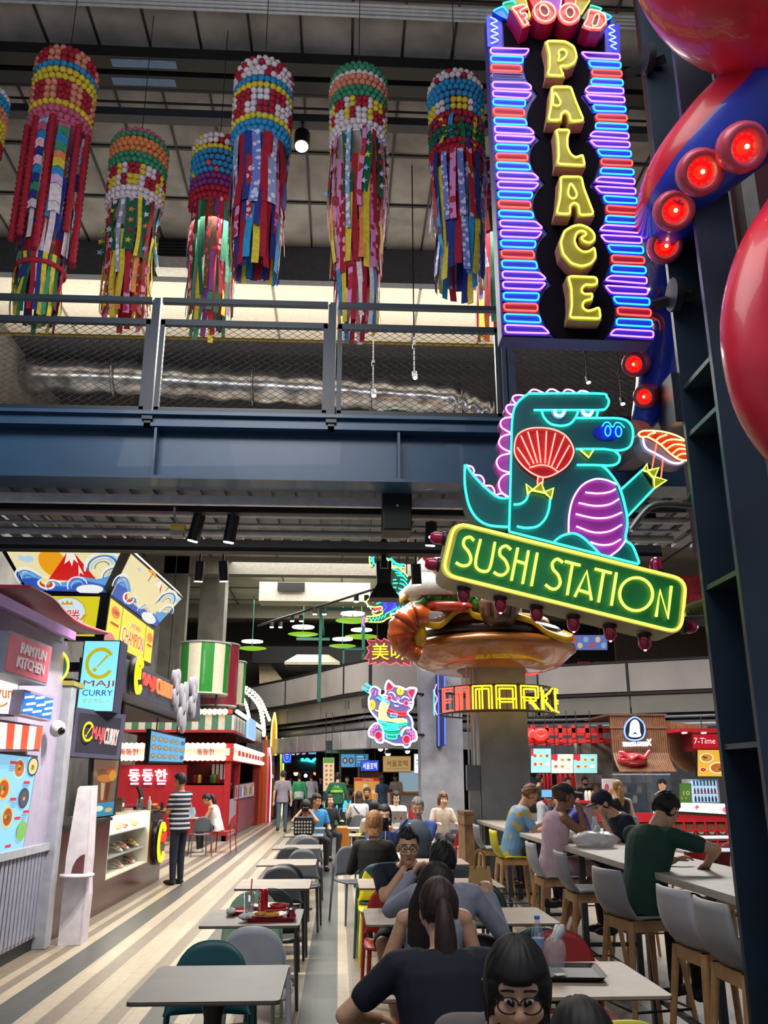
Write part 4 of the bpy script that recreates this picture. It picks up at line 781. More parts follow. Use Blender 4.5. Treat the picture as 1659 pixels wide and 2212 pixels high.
# ring sign round the column
rc, rY = AT(1070, 1505, by-.93), by
rx = AT(1072, 1505, by).x; rr0 = .93; z0, z1 = bz(1531, by-rr0), bz(1481, by-rr0)
t = thing('ring_neon_sign', 'ring shaped neon sign round the column reading EM in red and MARKET in yellow', 'sign', (rx, rY, z0-.05))
def RG(px, v, off=0): a = math.asin(max(-1, min(1, (px-1070)/131))); r = rr0+off; return V((rx+r*sin(a), rY-r*cos(a), z0+(z1-z0)*v))
mb = MB()
for v in (-.06, 1.06):
    for r in (rr0-.08, rr0-.02): mb.tube([V((rx+r*cos(a), rY+r*sin(a), z0+(z1-z0)*v)) for a in [2*pi*k/48 for k in range(48)]], .014, 5, True)
build('ring_frame', mb, M('#2b2623', .5), t)
mb = MB()
for k in range(32): a = 2*pi*k/32; mb.cone((rx+(rr0-.05)*cos(a), rY+(rr0-.05)*sin(a), z0-.02), (rx+(rr0-.05)*cos(a), rY+(rr0-.05)*sin(a), z1+.02), .008, .008, 4)
build('ring_bars', mb, M('#3a322c', .5), t)
GL = {'E': [[(1, 0), (0, 0), (0, 1), (1, 1)], [(0, .5), (.85, .5)]], 'M': [[(0, 0), (0, 1), (1, 1), (1, 0)], [(.5, 0), (.5, 1)]], 'A': [[(0, 0), (0, 1), (1, 1), (1, 0)], [(0, .42), (1, .42)]], 'R': [[(0, 0), (0, 1), (1, 1), (1, .5), (0, .5)], [(.45, .5), (1, 0)]], 'K': [[(0, 0), (0, 1)], [(1, 1), (.1, .5), (1, 0)]]}
for ch, x0, x1, red in (('E', 948, 966, 1), ('M', 971, 994, 1), ('M', 1002, 1038, 0), ('A', 1047, 1087, 0), ('R', 1098, 1136, 0), ('K', 1144, 1174, 0), ('E', 1181, 1197, 0)):
    loops = []
    for st in GL[ch]:
        for dv, du in ((0, 0), (.13, .16)):
            q = []
            for (a, b), (c, d) in zip(st, st[1:]):
                for k in range(5): q.append((a+(c-a)*k/4, b+(d-b)*k/4))
            loops.append(([RG(x0+(x1-x0)*(u+(du*(1 if u < .5 else -1))), v-(dv if v > .35 else 0), .03) for u, v in q], False))
    neon('letter_neon', loops, .013, NE('#ff4030', 3.4) if red else NE('#ffd020', 3.0), t, 5)

# neon lucky cat with a noodle bowl
cG = CV(770, 1440, 10.37); YK = 27.5; S = PX(Y=YK)
t = thing('neon_cat_sign', 'neon waving cat eating noodles from a teal bowl, mounted on the far column', 'sign', S((850, 1612)))
CO = [(650, 580), (640, 470), (690, 335), (740, 330), (850, 435), (960, 455), (1110, 515), (1180, 480), (1320, 490), (1335, 560), (1270, 720), (1265, 830), (1230, 940), (1140, 1040), (1210, 1130), (1255, 1250), (1255, 1370), (1330, 1480), (1340, 1640), (1220, 1690), (1180, 1780), (1100, 1810), (1020, 1750), (850, 1745), (620, 1655), (580, 1700), (470, 1690), (400, 1600), (290, 1560), (280, 1420), (400, 1280), (475, 1270), (470, 1190), (340, 1030), (280, 900), (275, 720), (310, 640), (290, 560), (330, 470), (420, 455), (525, 530), (520, 625), (600, 645)]
build('cat_panel', MB().prism(S.many(cG(CO)), (0, .15, 0)), M('#5d5594', .5), t)
def G(*ls, off=.06, closed=False, f=cG, k=4): return [(cr(S.many(f(l), off), closed, k), closed) for l in ls]
def CE(cx, cy, rx_, ry_, off=.06, f=cG, n=18): q = f([(cx, cy)])[0]; k = 10.37; return (S.ell(q[0], q[1], rx_/k, ry_/k, off, n), True)
WB = NE('#d8ecff', 3.0)
neon('outline_neon', G(CO, closed=True)+G([(600, 660), (590, 760), (640, 800)], [(480, 1270), (560, 1340), (600, 1500), (600, 1650)], [(1000, 1560), (1030, 1450), (1120, 1370), (1200, 1380)]), .03, WB, t)
neon('face_neon', G([(715, 595), (780, 575), (850, 630), (870, 680)], [(1010, 720), (1060, 680), (1130, 690), (1180, 735)], [(770, 740), (840, 790), (910, 790), (930, 750)], [(930, 750), (960, 820), (1040, 835)], [(850, 865), (890, 890), (935, 885)], [(610, 640), (690, 660)], [(610, 700), (680, 700)], [(1170, 800), (1240, 800)], [(1165, 840), (1240, 870)], [(1150, 870), (1215, 910)]), .018, WB, t)
for q in (S.many(cG([(680, 530), (710, 350), (820, 480)]), .01), S.many(cG([(1150, 560), (1300, 520), (1250, 710)]), .01), CE(735, 715, 42, 45, .02)[0], CE(1110, 825, 42, 45, .02)[0], CE(490, 1545, 70, 80, .02)[0], CE(1120, 1635, 70, 80, .02)[0]): build('red_patch', MB().prism(q, (0, .01, 0)), M('#a30f26', .4), t)
for l_ in G([(665, 540), (705, 345), (830, 480)], [(1145, 560), (1305, 510), (1255, 720)], closed=True)+[CE(735, 715, 50, 55), CE(1110, 825, 50, 55), CE(490, 1545, 85, 95), CE(1120, 1635, 85, 95)]+[CE(a, b, 28, 34) for a, b in ((445, 1350), (375, 1395), (320, 1455), (325, 1520), (1155, 1435), (1230, 1480), (1280, 1545), (1280, 1610))]+G([(370, 520), (320, 610)], [(435, 550), (410, 660)], [(490, 560), (490, 640)], [(1010, 1340), (950, 1420)], [(1050, 1380), (980, 1470)])+[CE(930, 725, 38, 22)]: neon('pink_neon', [l_], .016, NE('#ff5a86', 3), t)
neon('collar_neon', G([(700, 950), (900, 1020), (1130, 1030)], [(690, 1000), (850, 1080), (1130, 1090)]), .02, NE('#ff2a2a', 3.4), t)
build('collar_panel', MB().prism(S.many(cG([(700, 945), (900, 1015), (1135, 1025), (1135, 1095), (850, 1085), (680, 1000)]), .02), (0, .02, 0)), M('#b01020', .4), t)
build('noodle_panel', MB().prism(S.many(cG([(540, 790), (620, 740), (740, 850), (650, 1080), (760, 1170), (900, 1150), (1000, 1160), (1130, 1180), (1130, 1290), (480, 1200), (490, 1060), (500, 900)]), .03), (0, .02, 0)), E('#fff4a0', .9), t)
neon('noodle_neon', G(*[[(560+k*30, 830), (520+k*28, 1020), (510+k*34, 1120), (540+k*42, 1215)] for k in range(6)])+G([(420, 960), (470, 1000), (520, 960)], [(780, 1190), (880, 1165), (940, 1230)], [(950, 1230), (1030, 1165), (1130, 1230)]), .016, NE('#fff27a', 2.6), t)
bw = [(475, 1195), (800, 1285), (1150, 1255), (1130, 1400), (990, 1520), (900, 1530), (880, 1620), (690, 1590), (660, 1520), (560, 1400)]
build('bowl_panel', MB().prism(S.many(cG(bw), .04), (0, .03, 0)), M('#0a8a72', .4), t)
neon('bowl_neon', G([(475, 1195), (640, 1250), (800, 1285), (1150, 1255)], [(490, 1240), (700, 1300), (950, 1320), (1130, 1300)], [(480, 1200), (560, 1400), (680, 1520), (900, 1530), (1060, 1460)], [(560, 1390), (720, 1430), (930, 1420)], [(660, 1530), (690, 1600), (880, 1620), (900, 1540)], off=.085)+[(S.many(cG([(610+k*90, 1320), (610+k*90, 1390), (670+k*90, 1400), (670+k*90, 1345), (635+k*90, 1345), (635+k*90, 1370)]), .085), False) for k in range(4)], .016, TEAL, t)
neon('chopstick_neon', [(S.many(cG(l), .08), False) for l in ([(110, 480), (300, 620)], [(130, 450), (310, 560)], [(180, 390), (330, 480)], [(210, 370), (340, 460)], [(440, 690), (600, 800)], [(480, 680), (740, 860)], [(520, 650), (750, 830)])], .018, CYAN, t)
for l_ in (CE(350, 860, 60, 100), CE(980, 550, 65, 80), CE(340, 860, 32, 60), CE(980, 545, 32, 45)): neon('coin_neon', [l_], .018, NE('#ffe81a', 3), t)
for l_ in (CE(340, 860, 25, 50, .03), CE(980, 545, 25, 36, .03)): build('coin_centre', MB().prism(l_[0], (0, .01, 0)), M('#d06a10', .4), t)
neon('fish_charm_neon', [(rr(S.many(cG([(760, 1030), (820, 1060), (900, 1050), (925, 1090), (880, 1130), (810, 1110), (755, 1130), (780, 1085)]), .07), .05, 2), True)], .018, CYAN, t)
build('wall_bracket', MB().cone(S((900, 1497), -.15), V((q1+.1, 28.0, S((900, 1497)).z)), .04, .04, 6).cone(S((898, 1586), -.15), V((q1+.1, 28.0, S((898, 1586)).z)), .04, .04, 6), DARK, t)

# neon tiger and starburst
cH = CV(770, 1190, 8.507); YT = 26.6; S = PX(Y=YT)
t = thing('neon_tiger_sign', 'neon prowling tiger in teal, yellow and blue above the red starburst sign', 'sign', S((860, 1350)))
build('tiger_panel', MB().prism(S.many(cH([(200, 1215), (400, 1195), (500, 1150), (440, 1110), (300, 1040), (190, 980), (200, 900), (280, 860), (500, 840), (640, 330), (760, 315), (940, 480), (985, 700), (900, 850), (800, 900), (930, 1000), (960, 1180), (860, 1160), (650, 1210), (460, 1320), (220, 1320)])), (0, .12, 0)).prism(S.many(cH([(240, 80), (310, 80), (340, 260), (290, 305), (240, 230)])), (0, .12, 0)).prism(S.many(cH([(540, 100), (620, 100), (760, 240), (880, 260), (880, 320), (740, 310), (620, 240)])), (0, .12, 0)), M('#0c3a34', .5), t)
build('mane_panel', MB().prism(S.many(cH([(470, 900), (560, 860), (680, 870), (750, 940), (740, 1030), (640, 1100), (500, 1130), (470, 1040)]), .02), (0, .02, 0)), M('#1418c0', .4), t)
neon('yellow_neon', G([(275, 865), (200, 910), (185, 970), (240, 1025), (340, 1040), (450, 1030), (470, 1075), (430, 1110)], [(290, 1115), (300, 1160), (370, 1185), (470, 1150), (480, 1110)], [(230, 1310), (460, 1310), (560, 1250), (655, 1205), (620, 1175), (860, 1150)], [(180, 1210), (380, 1200), (480, 1150)], [(640, 320), (770, 320), (860, 380), (940, 485)], [(555, 140), (640, 260), (760, 310), (880, 315)], [(240, 80), (242, 230), (295, 300)], [(165, 1240), (220, 1260)], [(165, 1290), (215, 1300)], [(800, 1200), (810, 1250)], [(850, 1200), (860, 1250)], f=cH), .02, YELN, t)
for l_ in G([(665, 345), (740, 360), (840, 410)], [(710, 410), (800, 420), (880, 480)], [(740, 460), (850, 470), (930, 545)], [(800, 530), (880, 560), (970, 690)], [(790, 600), (880, 640), (945, 760)], [(770, 690), (850, 730), (905, 800)], [(740, 770), (800, 820), (830, 860)], [(670, 540), (730, 535)], [(665, 605), (760, 600)], [(665, 680), (730, 680)], [(680, 790), (770, 865)], [(310, 80), (315, 210), (340, 255)], [(630, 140), (740, 240), (870, 255)], [(250, 120), (300, 150), (255, 190), (310, 215), (290, 270)], [(590, 150), (650, 190), (640, 240), (710, 220), (720, 280), (790, 255), (790, 300), (860, 265)], f=cH, k=4)+[(S.many(cH(l), .06), False) for l in ([(240, 1230), (270, 1290), (310, 1240), (340, 1285), (370, 1230), (400, 1280), (430, 1210), (460, 1250), (490, 1190), (510, 1230), (540, 1160), (700, 1085), (740, 1030), (735, 1100), (790, 1030), (800, 1100), (850, 1020), (870, 1080), (900, 1010), (915, 1060)], [(620, 1150), (860, 1155), (940, 1110), (960, 1170)], [(350, 930), (440, 925)], [(360, 980), (450, 950)])]: neon('teal_neon', [l_], .02, TEAL, t)
neon('blue_neon', [(S.many(cH(l), .06), False) for l in ([(510, 920), (480, 970), (540, 960), (500, 1020), (560, 1020), (530, 1080), (490, 1110)], [(690, 890), (660, 930), (740, 950), (680, 980), (720, 1010), (670, 1040), (690, 1070), (640, 1070)])], .014, NE('#4a50ff', 3.4), t)
for l_ in G([(230, 950), (270, 930), (300, 960), (330, 930)], [(310, 1075), (400, 1060), (440, 1080), (340, 1100)], f=cH): neon('red_neon', [l_], .02, NE('#ff3030', 3.4), t)
neon('fang_neon', G([(200, 975), (210, 1040)], [(240, 1030), (270, 1080)], [(290, 1100), (340, 1130), (400, 1100)], f=cH), .02, WB, t)
neon('paw_neon', G([(145, 1215), (110, 1280), (130, 1370), (155, 1390)], [(120, 1265), (170, 1255)], [(115, 1310), (165, 1310)], [(765, 1250), (770, 1310), (830, 1320), (840, 1270)], f=cH), .02, NE('#e050ff', 3), t)
build('ceiling_rod', MB().cone(S((800, 1215), -.06), S((800, 1215), -.06)+V((0, 0, 4.6)), .02, .02, 6).cone(S((862, 1215), -.06), S((862, 1215), -.06)+V((0, 0, 4.6)), .02, .02, 6), DARK, t)
t = thing('starburst_sign', 'red neon starburst sign with two yellow characters, partly behind the burger', 'sign', S((845, 1440)))
sb = [(190, 1640), (345, 1660), (340, 1600), (465, 1670), (500, 1615), (610, 1670), (720, 1640), (860, 1690), (880, 1630), (1000, 1700), (960, 1800), (1080, 1880), (960, 1940), (1065, 2030), (990, 2035), (985, 2120), (860, 2060), (840, 2120), (730, 2050), (610, 2100), (500, 2040), (375, 2100), (360, 2050), (220, 2090), (230, 2000), (150, 1990), (235, 1850), (185, 1780), (250, 1735)]
build('burst_panel', MB().prism(S.many(cH(sb)), (0, .12, 0)), M('#4a0814', .4), t)
neon('edge_neon', [(S.many(cH(sb), .05), True)], .018, NE('#ff4050', 3.2), t)
for q, ch in (([(280, 2005), (592, 2005), (280, 1700)], '美'), ([(630, 2005), (950, 2005), (630, 1700)], '味')):
    mb = MB(); text(mb, ch, *S.many(cH(q), .02), depth=.04, bold=.004); build('character', mb, E('#ffd21a', 1.6), t)
build('ceiling_rod', MB().cone(S((815, 1385), -.06), S((815, 1385), -.06)+V((0, 0, 5.3)), .02, .02, 6).cone(S((880, 1385), -.06), S((880, 1385), -.06)+V((0, 0, 5.3)), .02, .02, 6), DARK, t)
# slim vertical blue sign on the far column
S = PX(Y=27.3); t = thing('vertical_blue_sign', 'slim vertical black sign edged in blue neon on the far column', 'sign', S((955, 1612)))
build('cabinet', MB().prism(S.many([(946, 1452), (961, 1452), (962, 1610), (948, 1612)]), (0, .71, 0)), M('#10123a', .4), t)
neon('edge_neon', [(S.many([(946, 1453), (948, 1611)], .03), False), (S.many([(960, 1453), (961, 1609)], .03), False)], .022, NE('#3048ff', 4.5), t)
neon('script_neon', [(cr(S.many([(943, 1478), (938, 1495), (944, 1510), (939, 1528), (944, 1545)], .03), False, 4), False)], .018, NE('#ff7ad0', 3), t)
neon('green_neon', [(S.many([(937, 1490), (938, 1545)], .03), False)], .02, TEAL, t)
# ================================================================ LIT SIGNS: one builder for every board, screen and lightbox
def lerp(a, b, t): return a*(1-t)+b*t
def quadmap(tl, tr, br, bl):
    tl, tr, br, bl = V(tl), V(tr), V(br), V(bl); n = (tr-tl).cross(tl-bl).normalized()
    return (lambda u, v, o=0: lerp(lerp(tl, tr, u), lerp(bl, br, u), v)+n*o), n
def art(parent, corners, items, s=.9, name='picture', base=.004, step=.0012, lit=True):
    Q, n = quadmap(*corners); mb = MB(); keys = []
    for i, it in enumerate(items):
        hx = it[-1]
        if hx not in keys: keys.append(hx)
        mb.mat = keys.index(hx); o = base+step*(i % 12)
        if it[0] == 'c':
            _, u, v, ru, rv, _h = it; k = 18 if ru > .04 else 9; mb.add([Q(u+ru*cos(2*pi*j/k), v-rv*sin(2*pi*j/k), o) for j in range(k)], [tuple(range(k))])
        elif it[0] == 'r': _, u0, v0, u1, v1, _h = it; mb.add([Q(u0, v1, o), Q(u1, v1, o), Q(u1, v0, o), Q(u0, v0, o)], [(0, 1, 2, 3)])
        elif it[0] == 'p': q = [Q(u, v, o) for u, v in it[1]]; mb.add(q, [tuple(range(len(q)))])
        elif it[0] == 'a':   # arc band
            _, u, v, ru, rv, w, a0, a1, _h = it; k = max(6, int((a1-a0)/12)); A = [R(a0+(a1-a0)*j/k) for j in range(k+1)]
            mb.add([Q(u+ru*f*cos(a), v-rv*f*sin(a), o) for f in (1, 1-w) for a in A], [(j, j+1, k+2+j, k+1+j) for j in range(k)])
        elif it[0] == 't':
            _, body, u0, v0, u1, v1, _h = it; text(mb, body, Q(u0, v1), Q(u1, v1), Q(u0, v0), depth=.002, bold=.0, off=o)
    return build(name, mb, [E(k, s) if lit else M(k, .5, var=0) for k in keys], parent, fixn=False)
def lightbox(name, label, cat, corners, depth, body, base, items, s=.9, rim=.02, group=None, lit=True, hang=0):
    Q, n = quadmap(*corners); t = thing(name, label, cat, Q(.5, 1, -depth/2), 0, group)
    W_, H_ = (Q(1, .5)-Q(0, .5)).length, (Q(.5, 0)-Q(.5, 1)).length; a, b = rim/W_, rim/H_
    build('cabinet', MB().prism([Q(-a, -b), Q(1+a, -b), Q(1+a, 1+b), Q(-a, 1+b)], -n*depth), M(body, .5), t)
    build('panel', MB().prism([Q(0, 0, .003), Q(1, 0, .003), Q(1, 1, .003), Q(0, 1, .003)], -n*.003), E(base, s) if lit else M(base, .5, var=.03), t)
    if items: art(t, corners, items, s, lit=lit)
    if hang:
        for u in (.2, .8): p = Q(u, -.02, -depth/2); build('hanger', MB().cone(p, (p.x, p.y, hang), .012, .012, 6), DARK, t)
    return t
def q4(f, *pts): return [f(*p) for p in pts]
XL = -2.95
def aL(px, py, d=0): return AX(px, py, XL+d)
def dish(u, v, r, asp=1.0, plate='#e8e4dc', food='#c8742a', dots=('#e0a030', '#7a3a18', '#5f9a2c')):
    o = [('c', u, v, r, r*asp, plate), ('c', u, v, r*.8, r*.8*asp, food)]
    for k in range(5): a = rnd.random()*6; q = r*.45*rnd.random(); o.append(('c', u+q*cos(a), v+q*asp*sin(a), r*.22, r*.2*asp, dots[k % len(dots)]))
    return o
LIL = M('#a5a0bc', .5, var=.04); SILV = M('#b4b9c8', .35, .3)
# ---------------------------------------------------------------- nearest stall (pink sign)
ya, yb = aL(-90, 1700).y, aL(112, 1700).y
t = thing('noodle_stall', 'lilac and silver stall front with grooved panels at the picture edge', 'stall', (XL-.5, ya+1, 0))
zt = aL(110, 1372).z
build('front_wall', MB().bb(XL-.9, XL, ya, yb, .12, zt), LIL, t)
build('plinth', MB().bb(XL-.9, XL-.03, ya, yb, 0, .12), M('#20262e', .5), t)
mb = MB(); zg = aL(60, 1845).z
for k in range(26): y = yb-.06-k*.1; mb.bb(XL, XL+.022, y-.07, y, .16, zg)
build('grooved_panel', mb, M('#868ba0', .45), t); build('ledge', MB().bb(XL, XL+.05, ya, yb, zg, zg+.07), SILV, t)
build('corner_pillar', MB().bb(XL-.3, XL+.1, yb, yb+.18, 0, zt-.45), SILV, t, bevel=.01); build('pillar_capital', MB().bb(XL-.3, XL+.12, yb-.02, yb+.4, zt-.45, zt-.40), M('#b0a95a', .4, .3), t)  # silver capital; its yellow is the sign's glow put into the colour
lightbox('menu_lightbox', 'large light blue lit menu board with bowls and plates on the lilac stall', 'menu board', [aL(-70, 1621, .02), aL(80, 1637, .02), aL(48, 1838, .02), aL(-70, 1868, .02)], .05, '#3a4250', '#8fd0f4',
    sum([dish(u, v, .095, 1.15, p, f) for u, v, p, f in ((.72, .13, '#b8d8e8', '#c06a28'), (.93, .1, '#2a3a60', '#d8c890'), (.5, .34, '#e8b838', '#b84a20'), (.84, .44, '#2a3050', '#4a4a5a'), (.6, .62, '#e8c048', '#a04a20'), (.88, .78, '#7ab85a', '#3a2a28'), (.25, .2, '#d8e0e8', '#c06a28'), (.2, .6, '#e0b040', '#b85a20'))], []) + [('r', u, v, u+.11, v+.03, '#d02838') for u, v in ((.55, .06, ), (.8, .26), (.6, .43), (.86, .57), (.74, .63), (.62, .9), (.3, .4))] + [('r', u, v+k*.02, u+.12-.02*k, v+.008+k*.02, '#5a90b0') for u, v in ((.55, .11), (.8, .3), (.62, .48), (.86, .62)) for k in range(3)], .85)
lightbox('striped_lightbox', 'backlit awning box in red and white stripes above the blue menu board', 'lightbox', [aL(-70, 1550, .12), aL(91, 1572, .12), aL(84, 1619, .12), aL(-70, 1617, .12)], .12, '#6a5a70', '#fff4e8',
    [('r', u, 0, u+.105, 1, '#ff5a34') for u in (.05, .26, .47, .68, .895)], 1.1)
lightbox('white_lightbox', 'white lightbox with orange lettering ending in yun and a smile', 'lightbox', [aL(-70, 1450, .2), aL(40, 1469, .2), aL(31, 1543, .2), aL(-70, 1538, .2)], .25, '#5f5a70', '#fff8ec',
    [('t', 'ramyun', .16, .34, .9, .68, '#c86414'), ('a', .62, .62, .2, .2, .22, 200, 340, '#d87020')], 1.2)
lightbox('blue_striped_lightbox', 'small blue lightbox with white slanted dashes beside the white lightbox', 'lightbox', [aL(53, 1495, .3), aL(115, 1510, .3), aL(109, 1553, .3), aL(46, 1539, .3)], .1, '#8a86a8', '#1278e8',
    [('p', [(u, v+.1), (u+.3, v-.06), (u+.3, v+.06), (u, v+.22)], '#f4f8ff') for u, v in ((.02, .1), (.36, .02), (.68, .12), (.08, .42), (.42, .36), (.7, .44), (.0, .74), (.3, .72), (.64, .74))], 1.0)
t2 = lightbox('pink_stall_sign', 'pink boxed sign with white lettering RAMYUN KITCHEN', 'sign', [aL(22, 1368, .42), aL(111, 1402, .42), aL(100, 1476, .42), aL(9, 1448, .42)], .3, '#8f94a4', '#d4607a', [], .4, lit=False)
Q, n = quadmap(*[aL(22, 1368, .42), aL(111, 1402, .42), aL(100, 1476, .42), aL(9, 1448, .42)])
for w, v0, v1, u0, u1 in (('RAMYUN', .13, .43, .26, .86), ('KITCHEN', .52, .82, .22, .86)):
    mb = MB(); text(mb, w, Q(u0, v1), Q(u1, v1), Q(u0, v0), depth=.014, bold=.0); build('lettering', mb, M('#f0f0f4', .4), t2)
mb = MB(); q = cr([aL(px, py, .02) for px, py in ((-60, 1270), (0, 1296), (28, 1322), (58, 1343), (95, 1358), (140, 1370))], False, 5); mb.loft([[p+V((0, 0, 0)), p+V((.45, 0, 0)), p+V((.45, 0, .03)), p+V((0, 0, .03))] for p in q], True, True)
t = thing('stall_canopy', 'curved crimson canopy edged with a lilac fascia over the pink sign', 'canopy', q[2]); build('curved_soffit', mb, M('#8e1c34', .45), t)
a, b = aL(-60, 1250, .5), aL(165, 1366, .5); mb = MB(); mb.prism([a, b, b-V((0, 0, .075)), a-V((0, 0, .085))], (-.05, 0, 0)); build('fascia', mb, M('#9a70b8', .4), t)
lo = [V((XL+.0, p.y, zt)) for p in q]; mb = MB(); mb.prism([p for p in q]+[V((q[-1].x, q[-1].y, zt-.02)), V((q[0].x, q[0].y, zt-.02))], (-.05, 0, 0)); build('gable_panel', mb, LIL, t)
p = aL(118, 1573, .1); t = thing('dome_camera', 'white dome security camera on the stall corner', 'camera', p)
build('housing', MB().lathe([(.075, 0), (.085, .03), (.07, .075), (.04, .1), (0, .105)], p, 18, (1, -.35, -.15)), M('#d5d5da', .35), t); build('lens_window', MB().ell(p+V((.085, -.055, -.03)), .038), M('#0b0c10', .1), t)
p = AT(104, 1440, yb-.1); t = thing('round_blue_sign', 'round blue emblem sign rimmed with yellow neon behind the pink sign', 'sign', p)
build('disc', MB().lathe([(.19, -.03), (.2, 0), (.19, .03)], p, 28, (.45, -.9, 0)), M('#3a6ec0', .4), t)
x, y = basis(V((.45, -.9, 0))); neon('rim_neon', [([p+V((.03, -.05, 0))+(x*cos(a)+y*sin(a))*.19 for a in [2*pi*k/28 for k in range(28)]], True)], .012, NE('#ffe62a', 3), t)
lightbox('yellow_doodle_sign', 'yellow glowing sign with black curly doodles under the round blue emblem', 'sign', [AT(96, 1475, yb), AT(122, 1478, yb), AT(118, 1556, yb), AT(90, 1556, yb)], .06, '#2a2620', '#ffe620', [('a', u, v, r, r*.4, .25, 0, 360, '#2a2208') for u, v, r in ((.3, .2, .25), (.75, .12, .2), (.4, .45, .28), (.8, .5, .22), (.25, .75, .22), (.7, .8, .25))], 1.1)

# ---------------------------------------------------------------- curry stall
y0, y1 = aL(122, 1800).y+.12, aL(352, 1780).y
zc_ = 1.13
MAR = bpy.data.materials.new('maroon_glazed_tile'); MAR.use_nodes = True
nt = MAR.node_tree; bs = nt.nodes['Principled BSDF']; tc = nt.nodes.new('ShaderNodeTexCoord'); sp = nt.nodes.new('ShaderNodeSeparateXYZ'); cb = nt.nodes.new('ShaderNodeCombineXYZ'); br = nt.nodes.new('ShaderNodeTexBrick')
nt.links.new(tc.outputs['Object'], sp.inputs[0]); nt.links.new(sp.outputs['Z'], cb.inputs['X']); nt.links.new(sp.outputs['Y'], cb.inputs['Y']); nt.links.new(cb.outputs[0], br.inputs['Vector'])
br.inputs['Color1'].default_value = lin('#3c0d10'); br.inputs['Color2'].default_value = lin('#551518'); br.inputs['Mortar'].default_value = lin('#1f0a0a'); br.inputs['Scale'].default_value = 1; br.inputs['Brick Width'].default_value = .22; br.inputs['Row Height'].default_value = .045; br.inputs['Mortar Size'].default_value = .004; br.offset = 0
nt.links.new(br.outputs[0], bs.inputs['Base Color']); bs.inputs['Roughness'].default_value = .22; bs.inputs['Specular IOR Level'].default_value = .35
yA, yB_ = aL(236, 1800).y, aL(322, 1800).y; zA, zB2 = aL(232, 1900).z+.02, zc_
t = thing('curry_stall_counter', 'maroon tiled stall counter with a lit glass food display', 'counter', (XL-.4, (y0+y1)/2, 0))
mb = MB(); mb.bb(XL-.7, XL, y0, yA, 0, zc_-.04); mb.bb(XL-.7, XL, yB_, y1, 0, zc_-.04); mb.bb(XL-.7, XL, yA, yB_, 0, zA-.02); mb.bb(XL-.7, XL-.55, yA, yB_, zA, zc_-.04)
build('tiled_front', mb, MAR, t)
for a, b in ((y0, yA), (yB_, y1)): build('worktop', MB().bb(XL-.7, XL+.03, a, b, zc_-.04, zc_), M('#1c1b1e', .25), t)
ds = thing('food_display_case', 'glass display case lit from inside with plates of curry on shelves', 'display case', (XL-.3, (yA+yB_)/2, zA))
mb = MB(); mb.bb(XL-.54, XL-.52, yA, yB_, zA, zB2); mb.bb(XL-.54, XL, yA, yB_, zA-.018, zA); mb.bb(XL-.54, XL, yA, yA+.02, zA, zB2); mb.bb(XL-.54, XL, yB_-.02, yB_, zA, zB2); build('lining', mb, M('#efe6d2', .5, var=.02), ds)
sz = [aL(262, 1796, -.1).z, aL(262, 1842, -.1).z]
for z in sz: build('shelf', MB().bb(XL-.52, XL-.06, yA+.03, yB_-.03, z-.015, z), M('#c9ccc8', .2, .2), ds)
mb = MB(); mb.bb(XL-.005, XL+.003, yA, yB_, zA, zB2+.14); build('glass_front', mb, GLASS(.07), ds, fixn=False); build('glass_top', MB().bb(XL-.54, XL+.003, yA, yB_, zB2, zB2+.01), GLASS(.1), ds)
build('light_strip', MB().bb(XL-.1, XL-.06, yA+.03, yB_-.03, zB2-.03, zB2-.015), E('#fff2d0', 9), ds)
area('case_light', (XL-.25, (yA+yB_)/2, zB2-.04), .3, 26, (1, .93, .78), (0, 0, 0), yB_-yA-.2)
def curry(loc, food, label):
    p = thing('curry_plate', label, 'plate of food', loc, 0, 'sample curries in the display case'); rot = Matrix.Rotation(R(24), 3, 'Y')
    def lt(mb): mb.v = [tuple(V(loc)+rot @ (V(q))) for q in mb.v]; return mb
    build('plate', lt(MB().lathe([(.05, .005), (.09, .012), (.125, .03), (.13, .034), (.12, .03), (.08, .018), (0, .016)], (0, 0, .05), 20)), M('#efece6', .25), p)
    build('rice', lt(MB().ell((-.02, .03, .08), .07, .055, .035)), M('#e4d6ac', .7, bump=.3, scale=60), p); build('curry_topping', lt(MB().ell((.02, -.02, .08), .075, .07, .04, fn=lambda d: 1+.15*sin(5*d.x+3*d.y))), M(food, .35, var=.3, scale=18), p)
for k, (px, py, z, fd, lab) in enumerate(((249, 1778, 0, '#d8923a', 'orange curry plate on the top shelf, nearest the drink screen'), (264, 1775, 0, '#b0482a', 'reddish curry plate in the middle of the top shelf'), (285, 1771, 0, '#e0a01c', 'bright yellow curry plate at the far end of the top shelf'), (246, 1826, 1, '#8a6a2c', 'brown curry plate on the second shelf, nearest the drink screen'), (261, 1818, 1, '#c26a2c', 'orange brown curry plate in the middle of the second shelf'), (282, 1810, 1, '#e39a20', 'golden curry plate at the far end of the second shelf'), (247, 1876, 2, '#b8642c', 'curry plate with cutlet on the case floor, nearest the drink screen'), (273, 1862, 2, '#a0522c', 'round curry plate on the case floor beside the menu stands'))):
    q = AX(px, py, XL-.22); z = (sz[0], sz[1], zA)[z]; curry((XL-.24, min(max(q.y, yA+.17), yB_-.2), z+.002), fd, lab)
